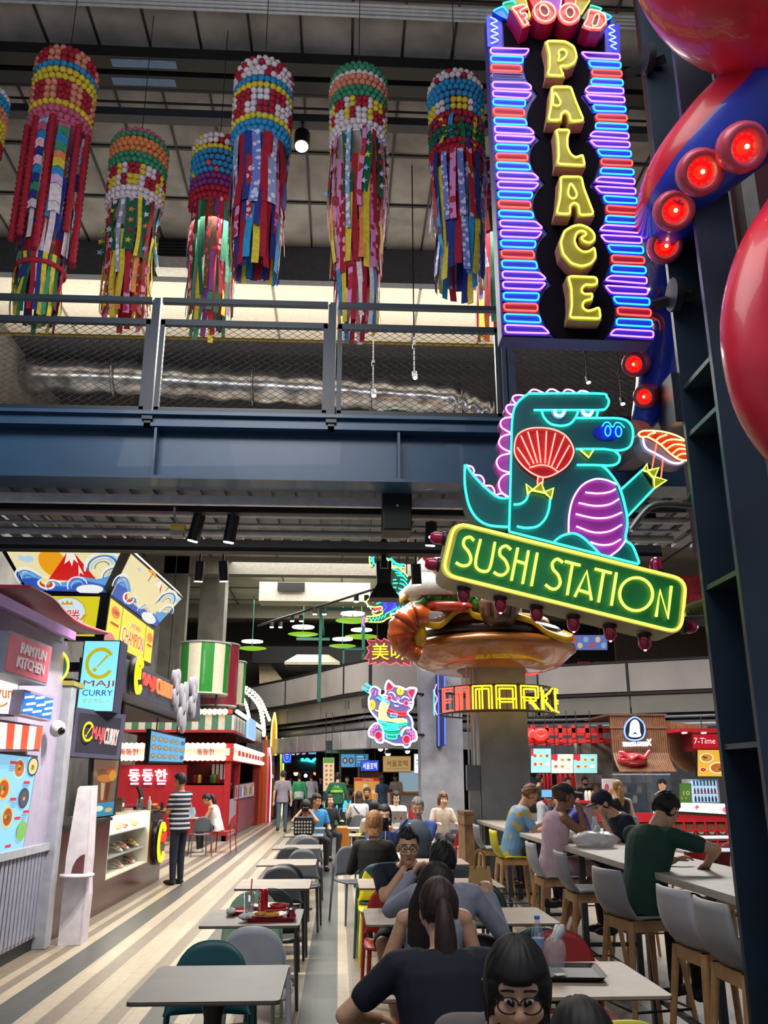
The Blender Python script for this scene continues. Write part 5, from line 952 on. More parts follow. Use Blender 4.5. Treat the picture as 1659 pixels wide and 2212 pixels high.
for k, (px, py) in enumerate(((290, 1850), (298, 1846))):
    q = AX(px, py, XL-.22); t2 = thing('menu_stand', 'brown and gold menu stand on the case floor, %s of the two' % ('nearer' if k == 0 else 'farther'), 'menu stand', (XL-.2, q.y, zA)); build('board', MB().box((XL-.2, q.y, zA+.13), (.02, .1, .24), rot=Matrix.Rotation(R(-14), 3, 'Y')), M('#6a4a1c', .4), t2)
    build('gold_print', MB().box((XL-.187, q.y, zA+.14), (.006, .06, .15), rot=Matrix.Rotation(R(-14), 3, 'Y')), M('#d8b860', .4), t2); build('strut', MB().box((XL-.24, q.y, zA+.1), (.01, .05, .2), rot=Matrix.Rotation(R(16), 3, 'Y')), M('#4a3416', .5), t2)
# ring sign on the counter front
c = aL(344, 1819, .04); rd = .31
t2 = thing('round_c_sign', 'round black sign with a thick glowing yellow C on the tiled counter', 'sign', c)
build('disc', MB().lathe([(rd*1.12, -.04), (rd*1.12, .03), (0, .03)], c, 36, (1, 0, 0)), M('#0d0c0c', .3), t2)
mb = MB(); A = [R(40+280*k/40) for k in range(41)]
rings = [[c+V((xx, r*cos(a), r*sin(a))) for r, xx in ((rd, .03), (rd, .06), (rd*.76, .06), (rd*.76, .03))] for a in A]; mb.loft(rings, True, False); build('c_ring', mb, E('#fff01e', 1.3), t2)
mb = MB(); text(mb, 'MAJI', c+V((.04, -rd*.55, -.02)), c+V((.04, rd*.75, -.02)), c+V((.04, -rd*.55, .14)), depth=.03, bold=.02); build('lettering', mb, E('#ff3a20', 1.2), t2)
# dark panel with logo, drink screen, hanging blue box, long fascia
def aD(px, py, o, n): return HIT(px, py, V(o), V(n))
def logo(Q, u, v, r, asp, s, ring='#ffe81e', bar='#ffe81e'): return [('a', u, v, r, r*asp, .24, 35, 330, ring), ('p', [(u+r*.42, v-r*.55*asp), (u+r*.55, v-r*.45*asp), (u-r*.12, v+r*.28*asp), (u-r*.2, v+r*.22*asp)], bar), ('c', u-r*.3, v+r*.42*asp, r*.14, r*.14*asp, bar)]
o_, n2 = (-2.9, 10.2, 0), (.72, -.69, 0)
cs = [aD(x, y, o_, n2) for x, y in ((172, 1539), (263, 1552), (251, 1631), (161, 1624))]
t2 = lightbox('curry_logo_panel', 'dark slate panel with glowing yellow C and pink outlined lettering above the drink screen', 'sign', cs, .3, '#4a4a66', '#2c2c3c', [], .3, .05, lit=False)
art(t2, cs, logo(None, .2, .47, .13, 2.0, 1, '#fff01e'), 1.2, name='c_logo', base=.05)
Q, n = quadmap(*cs)
for w, u0, u1, hx in (('MAJI', .34, .62, '#ff6a6a'), ('CURRY', .64, .97, '#ffd8d0')): mb = MB(); text(mb, w, Q(u0, .74), Q(u1, .76), Q(u0, .3), depth=.012, bold=.0, off=.005); build('lettering', mb, E(hx, .9), t2)
cs = [aD(x, y, (-2.92, 10.45, 0), (.6, -.8, 0)) for x, y in ((203, 1640), (257, 1643), (243, 1760), (198, 1766))]
lightbox('drink_screen', 'portrait screen showing a tall iced brown drink above the counter end', 'screen', cs, .1, '#121214', '#6a5a50', [('r', 0, 0, 1, .3, '#8a6a58'), ('p', [(.15, .18), (.85, .16), (.7, .75), (.3, .75)], '#7a4a30'), ('c', .5, .33, .36, .07, '#b8763a'), ('c', .72, .2, .2, .08, '#a05a2a'), ('c', .8, .28, .15, .1, '#c88a3a'), ('p', [(.32, .4), (.5, .42), (.46, .72), (.36, .72)], '#b89a80'), ('p', [(.55, .42), (.72, .4), (.66, .72), (.56, .72)], '#5a2f1e'), ('r', 0, .76, 1, 1, '#3a8ab0'), ('c', .3, .86, .2, .05, '#d8e0d8'), ('c', .75, .9, .18, .04, '#c8a878')], .7, .02)
cs = [AT(x, y, 10.3) for x, y in ((184, 1385), (259, 1385.5), (242.5, 1536), (166, 1534.6))]
cq = [('r', 0, 0, 1, 1, '#8ff0ff')] + logo(None, .5, .32, .42, .55, 1, '#c4b414', '#c4b414') + [('t', 'MAJI', .1, .57, .97, .68, '#8a3a48'), ('t', 'CURRY', .1, .705, .96, .79, '#1c3a86'), ('t', 'マジカレー', .12, .83, .9, .89, '#b89a1c')]
lightbox('hanging_logo_lightbox', 'tall pale cyan hanging lightbox with a yellow C and exclamation mark', 'lightbox', cs, .35, '#2c2c4c', '#8ff0ff', cq[1:], .95, .012)
cs = [aL(262, 1424, .25), aL(432, 1502, .25), aL(432, 1556, .25), aL(258, 1488, .25)]
t2 = lightbox('long_fascia_sign', 'long slate fascia with glowing orange lettering and yellow C over the curry stall', 'sign', cs, .5, '#4b4f62', '#3c4254', [], .3, lit=False)
Q, n = quadmap(*cs); L = lambda px, py: aL(px, py, .25)
mb = MB(); c = L(285, 1459); mb.lathe([(.24, 0), (.24, .08), (0, .08)], c, 26, (1, 0, 0)); build('logo_disc', mb, M('#101010', .4), t2)
mb = MB(); mb.loft([[c+V((xx, r*cos(a), r*1.1*sin(a))) for r, xx in ((.22, .08), (.22, .11), (.15, .11), (.15, .08))] for a in [R(40+280*k/30) for k in range(31)]], True, False); mb.box(c+V((.095, .02, .03)), (.03, .04, .16)); build('c_ring', mb, E('#fff01e', 1.3), t2)
for w, a, b, hx in (('MAJI', (294, 1484, 1447), (332, 1497, 1463), '#ff5a48'), ('CURRY', (335, 1498, 1464), (368, 1511, 1478), '#ff9a5a')):
    mb = MB(); text(mb, w, L(a[0], a[1]), L(b[0], b[1]), L(a[0]+1, a[2]), depth=.03, bold=.0, off=.01); build('lettering', mb, E(hx, .95), t2)
for k, (px, py, r) in enumerate(((379, 1484, .26), (394, 1522, .34), (416, 1500, .3))):
    c = aL(px, py, .272); mb = MB()
    for dy, dz, q in ((0, 0, .6), (.3, .4, .55), (-.35, .3, .5), (.2, -.5, .6), (-.25, -.4, .5), (.45, .0, .4)): mb.lathe([(r*q, -.02), (r*q, .02), (r*q*.9, .03), (0, .03)], c+V((.004*q, r*dy*2, r*dz*1.6)), 18, (1, 0, 0))
    single('cloud_cutout', mb, M('#a5a4b0', .6), 'grey swirly cloud cut-out on the slate fascia, %s' % ('right by the lettering', 'hanging lowest below the edge', 'furthest along, beside the green striped drum')[k], 'decoration', 'cloud cut-outs on the fascia')
build('stall_ceiling', MB().bb(XL-3.2, XL-.1, y0+.2, y1+1.2, 2.62, 2.7), M('#1c1c22', .6), t); build('black_post', MB().bb(XL-.2, XL-.08, aL(272, 1600).y, aL(272, 1600).y+.12, zc_, 2.65), DARK, t); build('red_end_panel', MB().bb(XL-.6, XL+.01, y0-.42, y0-.02, 0, 2.3), M('#5c1420', .3), t)
build('side_wall', MB().bb(XL-3.2, XL-.7, y0, y0+.1, 0, 2.7), M('#3c2c44', .6), t)
# the big angled screens above the stall
YG = 10.9
SKY = '#efe3b0'
def scene_art(o=0, mir=0):
    f = (lambda u: 1-u) if mir else (lambda u: u)
    it = [('c', f(.36), .28, .12, .34, '#f0a01c'), ('p', [(f(.28), .72), (f(.5), .02), (f(.56), .02), (f(.82), .72)], '#d2141c'), ('p', [(f(.5), .02), (f(.56), .02), (f(.6), .28), (f(.555), .18), (f(.54), .36), (f(.52), .2), (f(.47), .3)], '#f6efe6'), ('p', [(f(.6), .3), (f(.66), .56), (f(.62), .5), (f(.61), .62)], '#f6efe6'),
      ('p', [(0, 1), (0, .55), (f(.14), .5) if not mir else (.14, .5), (.26, .7), (.4, .78), (.52, .72), (.64, .6), (.8, .66), (1, .5), (1, 1)], '#5f9fdc'), ('p', [(0, 1), (0, .7), (.15, .66), (.3, .86), (.5, .88), (.68, .7), (1, .85), (1, 1)], '#2a56b8')]
    for u, v, r in ((.82, .34, .17), (.95, .55, .12), (.08, .72, .14), (.6, .86, .12), (.33, .9, .1)):
        for k in range(4): it.append(('a', f(u), v, r*(1-.2*k), r*2.2*(1-.2*k), .12, 20, 200, ('#e8f2fa', '#3a6ec8', '#9cc8ee', '#2a4aa8')[k]))
    for u, v in ((.14, .18), (.92, .1)):
        for k in range(3): it.append(('c', f(u+(k-1)*.035), v+.03*(k % 2), .035, .08, '#b8d4e8'))
    it += [('c', f(.25), .82, .1, .14, '#f0f4f4'), ('c', f(.25), .81, .075, .1, '#c83c14'), ('c', f(.25), .74, .05, .1, '#efe0a0'), ('c', f(.75), .92, .16, .13, '#f0f4f4'), ('c', f(.75), .91, .13, .1, '#a82a18'), ('c', f(.7), .88, .04, .07, '#4f8a2a'), ('c', f(.79), .86, .04, .07, '#e8d070'), ('c', f(.75), .92, .03, .05, '#e8e0c0')]
    return it
c_up = [AT(12.7, 1188, 10.3), AT(276, 1195, 10.3), AT(237, 1279, YG), AT(61, 1274, YG)]
lightbox('mural_screen', 'big slanted lit mural of a red mountain, orange sun and blue waves', 'screen', c_up, .12, '#0c0c0e', SKY, scene_art(), .9, .05)
c_lo = [AT(64, 1287, YG), AT(230, 1289, YG), AT(218, 1375, YG), AT(55, 1372, YG)]
lightbox('prize_screen', 'yellow lit screen with a pale blue disc and two red characters', 'screen', c_lo, .12, '#0c0c0e', '#d8cc1e', [('c', .5, .47, .27, .46, '#c8a83a'), ('c', .5, .47, .255, .43, '#cfe4ea'), ('p', [(.42, .22), (.44, .12), (.47, .19), (.5, .1), (.53, .19), (.56, .12), (.58, .22)], '#d09a1c'), ('t', 'マジカレー', .4, .25, .6, .31, '#c09a2c'), ('t', '優勝', .31, .34, .69, .7, '#e01818'), ('p', [(.74, .45), (.79, .47), (.72, .62), (.69, .6)], '#e0981c'), ('c', .69, .68, .022, .035, '#e0981c'), ('t', '神田カレーグランプリ', .28, .76, .68, .85, '#2a4a2a')], .95, .05)
XS = AT(233, 1283, YG).x+.06
def aS(px, py, d=0): return AX(px, py, XS+d)
c_sl = [aS(239, 1292), aS(332, 1362), aS(325, 1433), aS(226, 1385)]
lightbox('champion_screen', 'yellow lit side screen with red and white lettering JAPAN CHAMPION', 'screen', c_sl, .12, '#0c0c0e', '#e8d83a', [('r', .24, 0, .25, 1, '#20200c'), ('r', .79, 0, .8, 1, '#20200c'), ('t', 'JAPAN', .42, .2, .66, .4, '#ffffff'), ('t', 'JAPAN', .425, .21, .655, .39, '#c03030'), ('t', 'CHAMPION', .27, .42, .77, .84, '#ffffff'), ('t', 'CHAMPION', .28, .44, .76, .82, '#d01c1c'), ('c', .11, .25, .08, .14, '#e07a3a'), ('t', 'CURRY', .05, .2, .18, .3, '#b02020'), ('p', [(.04, .5), (.19, .5), (.19, .56), (.04, .56)], '#c03030'), ('c', .9, .3, .07, .14, '#e07a3a'), ('r', .84, .5, .96, .56, '#c03030'), ('c', .06, .95, .1, .18, '#c87a78')], .95, .04)
c_su = [aS(283, 1196, .42), aS(392, 1293, .42), aS(336, 1353), aS(240, 1284)]
lightbox('side_mural_screen', 'slanted side mural of waves, red mountain and orange sun in three panels', 'screen', c_su, .12, '#0c0c0e', SKY, scene_art(mir=0)+[('r', .36, 0, .37, 1, '#181818'), ('r', .68, 0, .69, 1, '#181818')], .85, .04)
single('screen_post', MB().bb(XS-1.6, XS-1.45, YG+.2, YG+.35, 2.7, AT(200, 1375, YG).z-.04).bb(XS-.3, XS-.2, YG+.2, YG+.32, 2.7, AT(200, 1375, YG).z-.04).bb(XS-2.2, XS-.1, YG+.18, YG+.36, 2.9, 3.0), DARK, 'black steel frame carrying the angled screens', 'frame')
# counter-top goods
zc_ += .001
for k in range(5):
    q = aL(248+k*5.2, 1735, -.18); single('paper_cup', MB().lathe([(.032, 0), (.042, .11), (.044, .11), (.03, .004), (0, .004)], (XL-.2, yA+.15+k*.16, zc_+.012), 14), M('#c8a888', .6), 'tan paper cup on top of the display case beside the napkin box', 'cup', 'paper cups on the display case')
p = V((XL-.25, aL(292, 1735).y, zc_+.012)); t2 = thing('napkin_box', 'dark brown napkin box on top of the display case', 'napkin box', p); build('box', MB().box(p+V((0, 0, .1)), (.16, .2, .2)), M('#4a2c24', .4), t2, bevel=.01); build('napkin', MB().box(p+V((.081, 0, .1)), (.004, .1, .05)), M('#e8e4dc', .7), t2)
p = V((XL-.22, yB_+.2, zc_)); single('steel_canister', MB().lathe([(.05, 0), (.05, .16), (.04, .19), (0, .19)], p, 18), M('#b8b8bc', .2, .9), 'shiny steel canister on the counter beside the display case', 'canister')
p = V((XL-.3, yB_+.55, zc_)); t2 = thing('card_terminal', 'black tablet till on a stand at the order point', 'till', p); build('base', MB().box(p+V((0, 0, .02)), (.16, .16, .04)), DARK, t2); build('arm', MB().cone(p+V((0, 0, .03)), p+V((-.02, 0, .2)), .015), DARK, t2); build('tablet', MB().box(p+V((0, 0, .26)), (.02, .26, .2), rot=Matrix.Rotation(R(-25), 3, 'Y')), M('#14151a', .2), t2)
p = V((XL-.16, yB_+.95, zc_)); t2 = thing('snack_tray', 'wooden tray with orange snacks on the counter in front of the striped shirt man', 'tray', p); build('board', MB().box(p+V((0, 0, .012)), (.22, .3, .022)), M('#b07a3c', .5), t2); build('snacks', MB().ell(p+V((0, -.05, .05)), .06, .08, .03).ell(p+V((.02, .07, .05)), .05, .05, .03), M('#d8822a', .5, var=.2, scale=20), t2)
single('sauce_bottle', MB().lathe([(.035, 0), (.035, .12), (.012, .16), (.012, .2), (0, .2)], V((XL-.12, yB_+.42, zc_)), 14), M('#e6e2da', .4), 'white sauce bottle on the counter by the steel canister', 'bottle')
# hand-gel stand in front of the stall
t = thing('leaflet_stand', 'tall white tapered floor stand with an arched niche, in front of the tiled counter', 'stand', AZ(150, 2044))
Ys = AZ(150, 2043).y
def sP(px, py, o=0): p = AT(px, py, Ys); return p+V((0, -o, 0))
def zf(p): p = V(p); p.z = max(p.z, 0); return p
fr = [(124, 2044), (143, 1850), (168, 1703), (173, 1698), (196, 1697), (191, 1780), (183, 1893), (176, 1960), (170, 2042)]
build('front_panel', MB().prism([zf(sP(*q)) for q in fr], (0, .03, 0)), M('#dcd8e2', .5), t)
build('side_fin', MB().prism([zf(sP(*q)) for q in ((170, 2042), (176, 1960), (183, 1893), (191, 1780), (196, 1697), (198, 1697), (193, 1790), (190, 1850), (186, 1893), (186, 1935), (180, 1985), (174, 2046))], (0, .25, 0)), M('#d0c9d6', .5), t)
build('niche', MB().prism([sP(px, py, .004) for px, py in ((154, 1886), (157, 1872), (165, 1857), (175, 1848), (184, 1845), (180, 1888))], (0, .004, 0)), M('#5c3030', .6), t)
p = sP(163, 1893); build('shelf', MB().lathe([(.0, 0), (.17, 0), (.17, .025), (0, .025)], p+V((.02, -.02, 0)), 24), M('#d6d0da', .5), t)
# overhead menu screen inside
cs = [AT(327, 1579, 15.4), AT(400, 1596, 17.0), AT(395, 1646, 17.0), AT(322, 1644, 15.4)]
lightbox('menu_screen', 'pale blue lit menu screen hung on thin poles beyond the curry stall', 'screen', cs, .08, '#20242c', '#6fb8e8', sum([dish(.085+.166*(k % 6), .22+.3*(k//6), .062, 1.5, '#4a6a90', '#c89a5a', ('#8a4a2a', '#e0c070', '#d8d8c8')) for k in range(18)], [])+[('r', .33, 0, .335, 1, '#4a8ab8'), ('r', .66, 0, .665, 1, '#4a8ab8')], .85, .03, hang=2.63)
# ================================================================ RED HOT-DOG STALL WITH MARQUEE BULBS
YH, XH = 25.0, -3.0
def bF(px, py, o=0): return AT(px, py, YH-o)
def bX(px, py, o=0): return AX(px, py, XH+o)
xl = bF(235, 1650).x; yE = bX(560, 1640).y
zW, zC1 = bF(300, 1652).z, bF(440, 1692).z
RED = M('#a0141f', .45, var=.05); REDD = M('#6d0f1a', .5)
t = thing('hotdog_stall', 'red stall with bulb marquees and green and white striped fascia', 'stall', (XH-2, YH+3, 0))
xm = bF(402, 1680).x
build('front_wall', MB().bb(xl, xm, YH, YH+.15, 0, zW).bb(xm, XH, YH, YH+.15, 0, zC1), RED, t)
build('skirting', MB().bb(xl, XH, YH-.02, YH, 0, .14), M('#5b4a4a', .6), t)
zs = bX(520, 1722).z
build('side_counter', MB().bb(XH-.12, XH, YH, yE-1.2, .1, zs), M('#a05a68', .45), t); build('side_white_panel', MB().bb(XH-.1, XH+.012, YH+.05, YH+2.0, .1, zs), M('#b8a8b8', .4), t); build('side_plinth', MB().bb(XH-.12, XH-.03, YH, yE, 0, .1), M('#8c8890', .4), t)
for y in (YH+.1, YH+2.4, yE-1.0): build('post', MB().bb(XH-.12, XH+.03, y-.12, y+.12, 0, bF(480, 1640).z), RED, t)
build('back_wall', MB().bb(xl, XH-.2, YH+3.2, YH+3.3, 0, 3.2), M('#7c1a1c', .6, var=.3, scale=2.5), t)
zf0, zf1 = bF(480, 1577).z, bF(480, 1544).z
build('roof_slab', MB().bb(xl, XH-.02, YH+.02, yE, zf0, zf1-.02), M('#2a2628', .6), t)
mb = MB(); n = 18
for k in range(n): mb.mat = k % 2; a, b = xl+(XH-xl)*k/n, xl+(XH-xl)*(k+1)/n; mb.bb(a, b, YH-.06, YH, zf0, zf1)
build('striped_fascia', mb, [M('#b8b2a0', .5), M('#3f6a50', .5)], t)
mb = MB(); n = 22
for k in range(n): mb.mat = k % 2; a, b = YH+(yE-YH)*k/n, YH+(yE-YH)*(k+1)/n; mb.bb(XH, XH+.06, a, b, zf0, zf1)
build('side_striped_fascia', mb, [M('#c4c0b8', .5), M('#8a9490', .5)], t)
build('red_trim', MB().bb(xl, XH+.06, YH-.08, YH-.06, zf0-.07, zf0).bb(XH+.06, XH+.08, YH, yE, zf0-.07, zf0), RED, t)
zm0, zm1 = bF(440, 1644).z, bF(440, 1606).z; zb0, zb1 = bF(440, 1637).z, bF(440, 1611).z
mq = build('marquee_board', MB().bb(xl, XH, YH-.1, YH, zm0, zm1).bb(XH, XH+.1, YH-.1, yE, zm0, zm1), M('#b0281c', .45), t)
build('marquee_panel', MB().bb(xl, XH, YH-.112, YH-.1, bF(440, 1632).z, bF(440, 1616).z).bb(XH+.1, XH+.112, YH, yE, bF(440, 1632).z, bF(440, 1616).z), E('#ffe9cc', .75), t)
for x0_, x1_ in ((426, 463), (258, 300)): mb = MB(); text(mb, '동동한', AT(x0_, 1631, YH-.115), AT(x1_, 1631, YH-.115), AT(x0_, 1617, YH-.115), depth=.02, bold=.01); build('marquee_lettering', mb, E('#d02818', .6), t)
for k in range(8): p = V((XH+.113, YH+1+k*1.05, zm0+(zm1-zm0)*.36)); build('side_lettering', MB().bb(p.x, p.x+.006, p.y, p.y+.6, p.z, p.z+.14), E('#c83a48', .6), t)
bulb = MB().ell((0, 0, 0), .085, nu=10, nv=7).mesh('bulb'); bulb.materials.append(E('#ffd2a0', 3)); bw_ = 0
def bulbs(root, pts, s=1.0, me=None):
    for p in pts: o = bpy.data.objects.new('bulb', me or bulb); COL.objects.link(o); o.parent = root; o.location = wm(root).inverted() @ V(p); o.scale = (s, s, s)
bulbs(t, [bF(px, py, .16) for py in (1611, 1637) for px in range(262, 486, 11)])
bulbs(t, [bF(px, 1537.5, .1) for px in range(420, 490, 11)])
build('bulb_strip', MB().bb(bF(414, 1537).x, XH, YH-.06, YH, bF(440, 1542).z, bF(440, 1532).z), M('#b0281c', .45), t)
for z in (zb0, zb1, bF(480, 1537).z): build('side_tube_light', MB().cone((XH+.14, YH, z), (XH+.14, yE, z), .06, .06, 8), E('#fff0d8', 4), t)
for x0_, w in ((278.5, 24), (307.5, 23), (335.5, 26)):
    ch = '동' if x0_ < 330 else '한'; mb = MB(); text(mb, ch, bF(x0_, 1688, .04), bF(x0_+w, 1688, .04), bF(x0_, 1662, .04), depth=.06, bold=.02); build('glowing_letter', mb, E('#eef0ff', 3.2), t)
    mb = MB(); mb.box(bF(x0_+w/2, 1693, .04), (.22, .03, .05)); build('small_caption', mb, E('#c8c8ff', 1.5), t)
for k in range(4): single('hanging_cloth', MB().bb(bF(448+k*9, 1660).x, bF(454+k*9, 1660).x, YH+.9, YH+.93, bF(450, 1684).z, bF(450, 1650).z), M('#d8c8c0', .8), 'pale cloth hanging in the red stall window', 'cloth', 'cloths in the stall window')
for k, (c, px) in enumerate((('#8a1420', 420), ('#c8b040', 430), ('#3a6a30', 457), ('#5a9a3a', 463), ('#a02820', 470))): p = bF(px, 1692, -.4); single('drink_can', MB().lathe([(.05, 0), (.06, .02), (.06, .2), (.045, .23), (0, .23)], (p.x, p.y, zC1+.002), 12), M(c, .3, .4), ('dark red can at the near end of the stall counter', 'yellow can on the stall counter', 'dark green can on the stall counter', 'bright green can on the stall counter', 'red can next to the corner post of the stall')[k], 'can', 'cans on the red stall counter')
build('counter_top', MB().bb(xm, XH, YH, YH+.8, zC1-.05, zC1), M('#8a1a22', .4), t)
lightbox('picture_menu_strip', 'colourful picture menu strip on the mauve side counter', 'menu board', [bX(509, 1697, .02), bX(549, 1690, .02), bX(548, 1719, .02), bX(507, 1727, .02)], .05, '#3a3038', '#b8a8a8', [('r', .02+k*.098, .1+.2*(k % 2), .09+k*.098, .85, c) for k, c in enumerate(('#c03038', '#8a3aa0', '#3a8ac0', '#d8d0d0', '#c02a4a', '#3aa06a', '#d8b83a', '#5a5ac0', '#c86a2a', '#d8d8d8'))], .5, .02)
# drums
def drum(px, hw, y0_, y1_, Y, cols, name, label, taper=.96):
    c = AT(px, (y0_+y1_)/2, Y); z0, z1 = AT(px, y1_, Y-.4).z, AT(px, y0_, Y-.4).z; r = hw*MPP(Y, z0+.7)
    t = thing(name, label, 'drum', (c.x, Y, z0)); mb = MB(); N = 48
    for j in range(N):
        mb.mat = int(j/N*12) % len(cols); a, b = 2*pi*j/N, 2*pi*(j+1)/N
        mb.add([(c.x+r*taper*cos(a), Y+r*taper*sin(a), z0), (c.x+r*taper*cos(b), Y+r*taper*sin(b), z0), (c.x+r*cos(b), Y+r*sin(b), z1), (c.x+r*cos(a), Y+r*sin(a), z1)], [(0, 1, 2, 3)], True)
    o = build('shell', mb, [M(k, .35, var=.03, coat=.4) for k in cols], t); weld(o.data)
    build('lid', MB().lathe([(0, z1), (r, z1), (r+.03, z1-.02), (r+.03, z1-.06), (r, z1-.06)], (c.x, Y, 0), 48), M('#8c8a86', .4), t); build('base_ring', MB().lathe([(0, z0), (r*taper, z0), (r*taper+.02, z0+.05), (r*taper, z0+.05)], (c.x, Y, 0), 48), M('#c8c4b8', .4), t)
    build('stilts', MB().cone((c.x-r*.6, Y-.3, z0), (c.x-r*.6, Y-.3, zf1), .03).cone((c.x+r*.6, Y-.3, z0), (c.x+r*.6, Y-.3, zf1), .03), DARK, t); return t
drum(441, 54, 1386, 1500, 26.3, ['#cfc8b0', '#157a1c'], 'striped_drum', 'big drum in white and bright green stripes on the stall roof')
drum(471, 43, 1388, 1526, 28.2, ['#8a2030'], 'crimson_drum', 'plain crimson drum half behind the big striped drum')
drum(502, 28, 1426, 1522, 31.0, ['#cfc8b0', '#157a1c'], 'striped_drum', 'smaller green and white drum furthest along the stall roof')
single('lattice_window', MB().bb(XH+.12, XH+.2, bX(524, 1560).y, bX(541, 1560).y, bX(532, 1597).z, bX(532, 1553).z), E('#a8d4ff', .8), 'glowing pale blue lattice window on the side of the red stall', 'sign')  # lit lattice window put in as one evenly glowing box
# surfboard shaped uprights
def board(px, y0_, y1_, w, Y, hx, label, glow=None, flat=.5):
    p0, p1 = AT(px, y1_, Y), AT(px, y0_, Y); z0 = max(0, p0.z); H = p1.z-z0; W_ = w*MPP(Y, 2)/2
    t = thing('surfboard_panel', label, 'surfboard', (p0.x, Y, z0), 0, 'upright surfboard panels')
    q = [(W_*(1 if s < flat else max(.05, 1-((s-flat)/(1-flat))**2.2)), s) for s in [k/14 for k in range(15)]]
    build('board', MB().prism([V((p0.x+a, Y, z0+H*s)) for a, s in q]+[V((p0.x-a, Y, z0+H*s)) for a, s in q[::-1]], (0, .9, 0)), M(hx, .35, coat=.3), t)
    if glow: neon('edge_light', [([V((p0.x+a*.86, Y-.03, z0+H*s*.985)) for a, s in q]+[V((p0.x-a*.86, Y-.03, z0+H*s*.985)) for a, s in q[::-1]], False)], .03, E(glow, 3), t, 5)
for a in ((547, 1640, 1788, 12, 33.5, '#7a141c', 'dark red upright board right beside the stall corner', None), (556, 1636, 1788, 8, 34.2, '#c84a18', 'narrow orange post board between two dark red ones', None), (566, 1588, 1785, 14, 35, '#c85014', 'wide orange surfboard standing first along the walkway', None),
          (577, 1612, 1775, 13, 36, '#8a1020', 'red surfboard edged with white light', '#ff9aa8'), (590, 1538, 1632, 13, 38, '#d8a010', 'big golden surfboard raised above the others', '#ffe070'), (585, 1632, 1765, 9, 38.4, '#c8901c', 'golden board base under the raised surfboard', None), (597, 1598, 1768, 8, 40, '#7a1420', 'dark red surfboard behind the golden one', None), (605, 1580, 1762, 8, 41.5, '#a8a81a', 'lime yellow surfboard edged with light', '#e8ff70'), (611, 1590, 1762, 5, 43, '#6a1a20', 'last dark red surfboard down the walkway', None)): board(*a)
ropeb = MB().ell((0, 0, 0), .065, nu=8, nv=6).mesh('bulb'); ropeb.materials.append(E('#fff0d0', 2.2))
for k, (pts, Y, lab) in enumerate((([(523, 1478), (545, 1490), (562, 1508), (573, 1530), (582, 1552)], 34, 'highest'), ([(524, 1488), (545, 1504), (560, 1526), (566, 1555), (570, 1585)], 33, 'second'), ([(522, 1500), (532, 1520), (538, 1545), (541, 1560)], 32, 'lowest'), ([(526, 1482), (552, 1500), (566, 1530), (570, 1560), (571, 1580)], 33.6, 'third'))):
    q = cr([AT(a, b, Y) for a, b in pts], False, 4); t = thing('bulb_garland', 'swagged garland of round white bulbs above the stall side, %s of the four' % lab, 'light string', q[0], 0, 'bulb garlands'); build('cable', MB().tube(q, .02, 5), DARK, t); bulbs(t, [p-V((0, 0, .05)) for p in q], 1, ropeb)

# ================================================================ SHOPS AT THE END OF THE WALKWAY
def A33(px, py, Y=33): return AT(px, py, Y)
def rect(x0_, y0_, x1_, y1_, Y): return [AT(x0_, y0_, Y), AT(x1_, y0_, Y), AT(x1_, y1_, Y), AT(x0_, y1_, Y)]
lightbox('green_canopy_sign', 'dark navy canopy with small white glowing lettering and a green edge', 'sign', rect(706, 1601, 781, 1621, 33), .6, '#22303c', '#1c2a3a', [], .2, .02, lit=False, hang=3.9)
Q, n = quadmap(*rect(706, 1601, 781, 1621, 33)); o = single('canopy_edge', MB().bb(AT(702, 1622, 32.8).x, AT(784, 1622, 32.8).x, 32.7, 33.2, AT(702, 1627, 32.8).z, AT(702, 1621, 32.8).z), M('#1f6a50', .5), 'green lower edge of the navy canopy', 'canopy edge')
mb = MB(); text(mb, 'WONJO', Q(.28, .8), Q(.62, .8), Q(.28, .25), depth=.05, bold=.02, off=.02); single('canopy_lettering', mb, E('#eaf4ff', 2.4), 'white glowing letters WONJO on the navy canopy', 'lettering')
lightbox('blue_screen', 'blue lit screen with two round dishes under the green canopy', 'screen', rect(737, 1629, 767, 1657, 33), .08, '#101820', '#5a9ad0', [('c', .28, .5, .18, .24, '#1c3a5a'), ('c', .72, .5, .18, .24, '#1c3a5a'), ('c', .28, .5, .1, .14, '#c8b090'), ('c', .72, .5, .1, .14, '#b89a78')], .8, hang=3.9)
lightbox('blue_screen', 'plain teal blue lit screen beside the one with dishes', 'screen', rect(768, 1629, 796, 1657, 33), .08, '#101820', '#3a8ab0', [('r', .1, .15, .6, .25, '#a8d8f0'), ('r', .1, .4, .8, .46, '#a8d8f0'), ('r', .1, .6, .7, .66, '#a8d8f0')], .8, hang=3.9)
lightbox('tall_menu_board', 'tall narrow menu board with green top and orange food pictures', 'menu board', rect(699, 1638, 721, 1708, 32), .08, '#d8c8a8', '#e8d0a8', [('r', 0, 0, 1, .15, '#5a9a3a')]+sum([dish(.28+.44*(k % 2), .24+.14*(k//2), .18, .35, '#f0e8d8', '#d87a2a') for k in range(10)], []), .75, hang=3.9)
lightbox('hotteok_neon_sign', 'blue sign with white glowing Korean brush lettering', 'sign', rect(780, 1643, 817, 1665, 31), .1, '#101c4a', '#1838a8', [('t', '서울호떡', .1, .2, .92, .85, '#f4faff')], 1.6, hang=3.9)
lightbox('wooden_sign', 'tan wooden sign with black Korean lettering and a glowing face', 'sign', rect(828, 1634, 887, 1667, 31), .08, '#7a5a38', '#d0a868', [('t', '서울호떡', .12, .25, .88, .66, '#2a1c10'), ('r', .1, .78, .9, .8, '#6a4a2a')], .55, .02, hang=3.9)  # wooden face emits, standing in for light falling from above
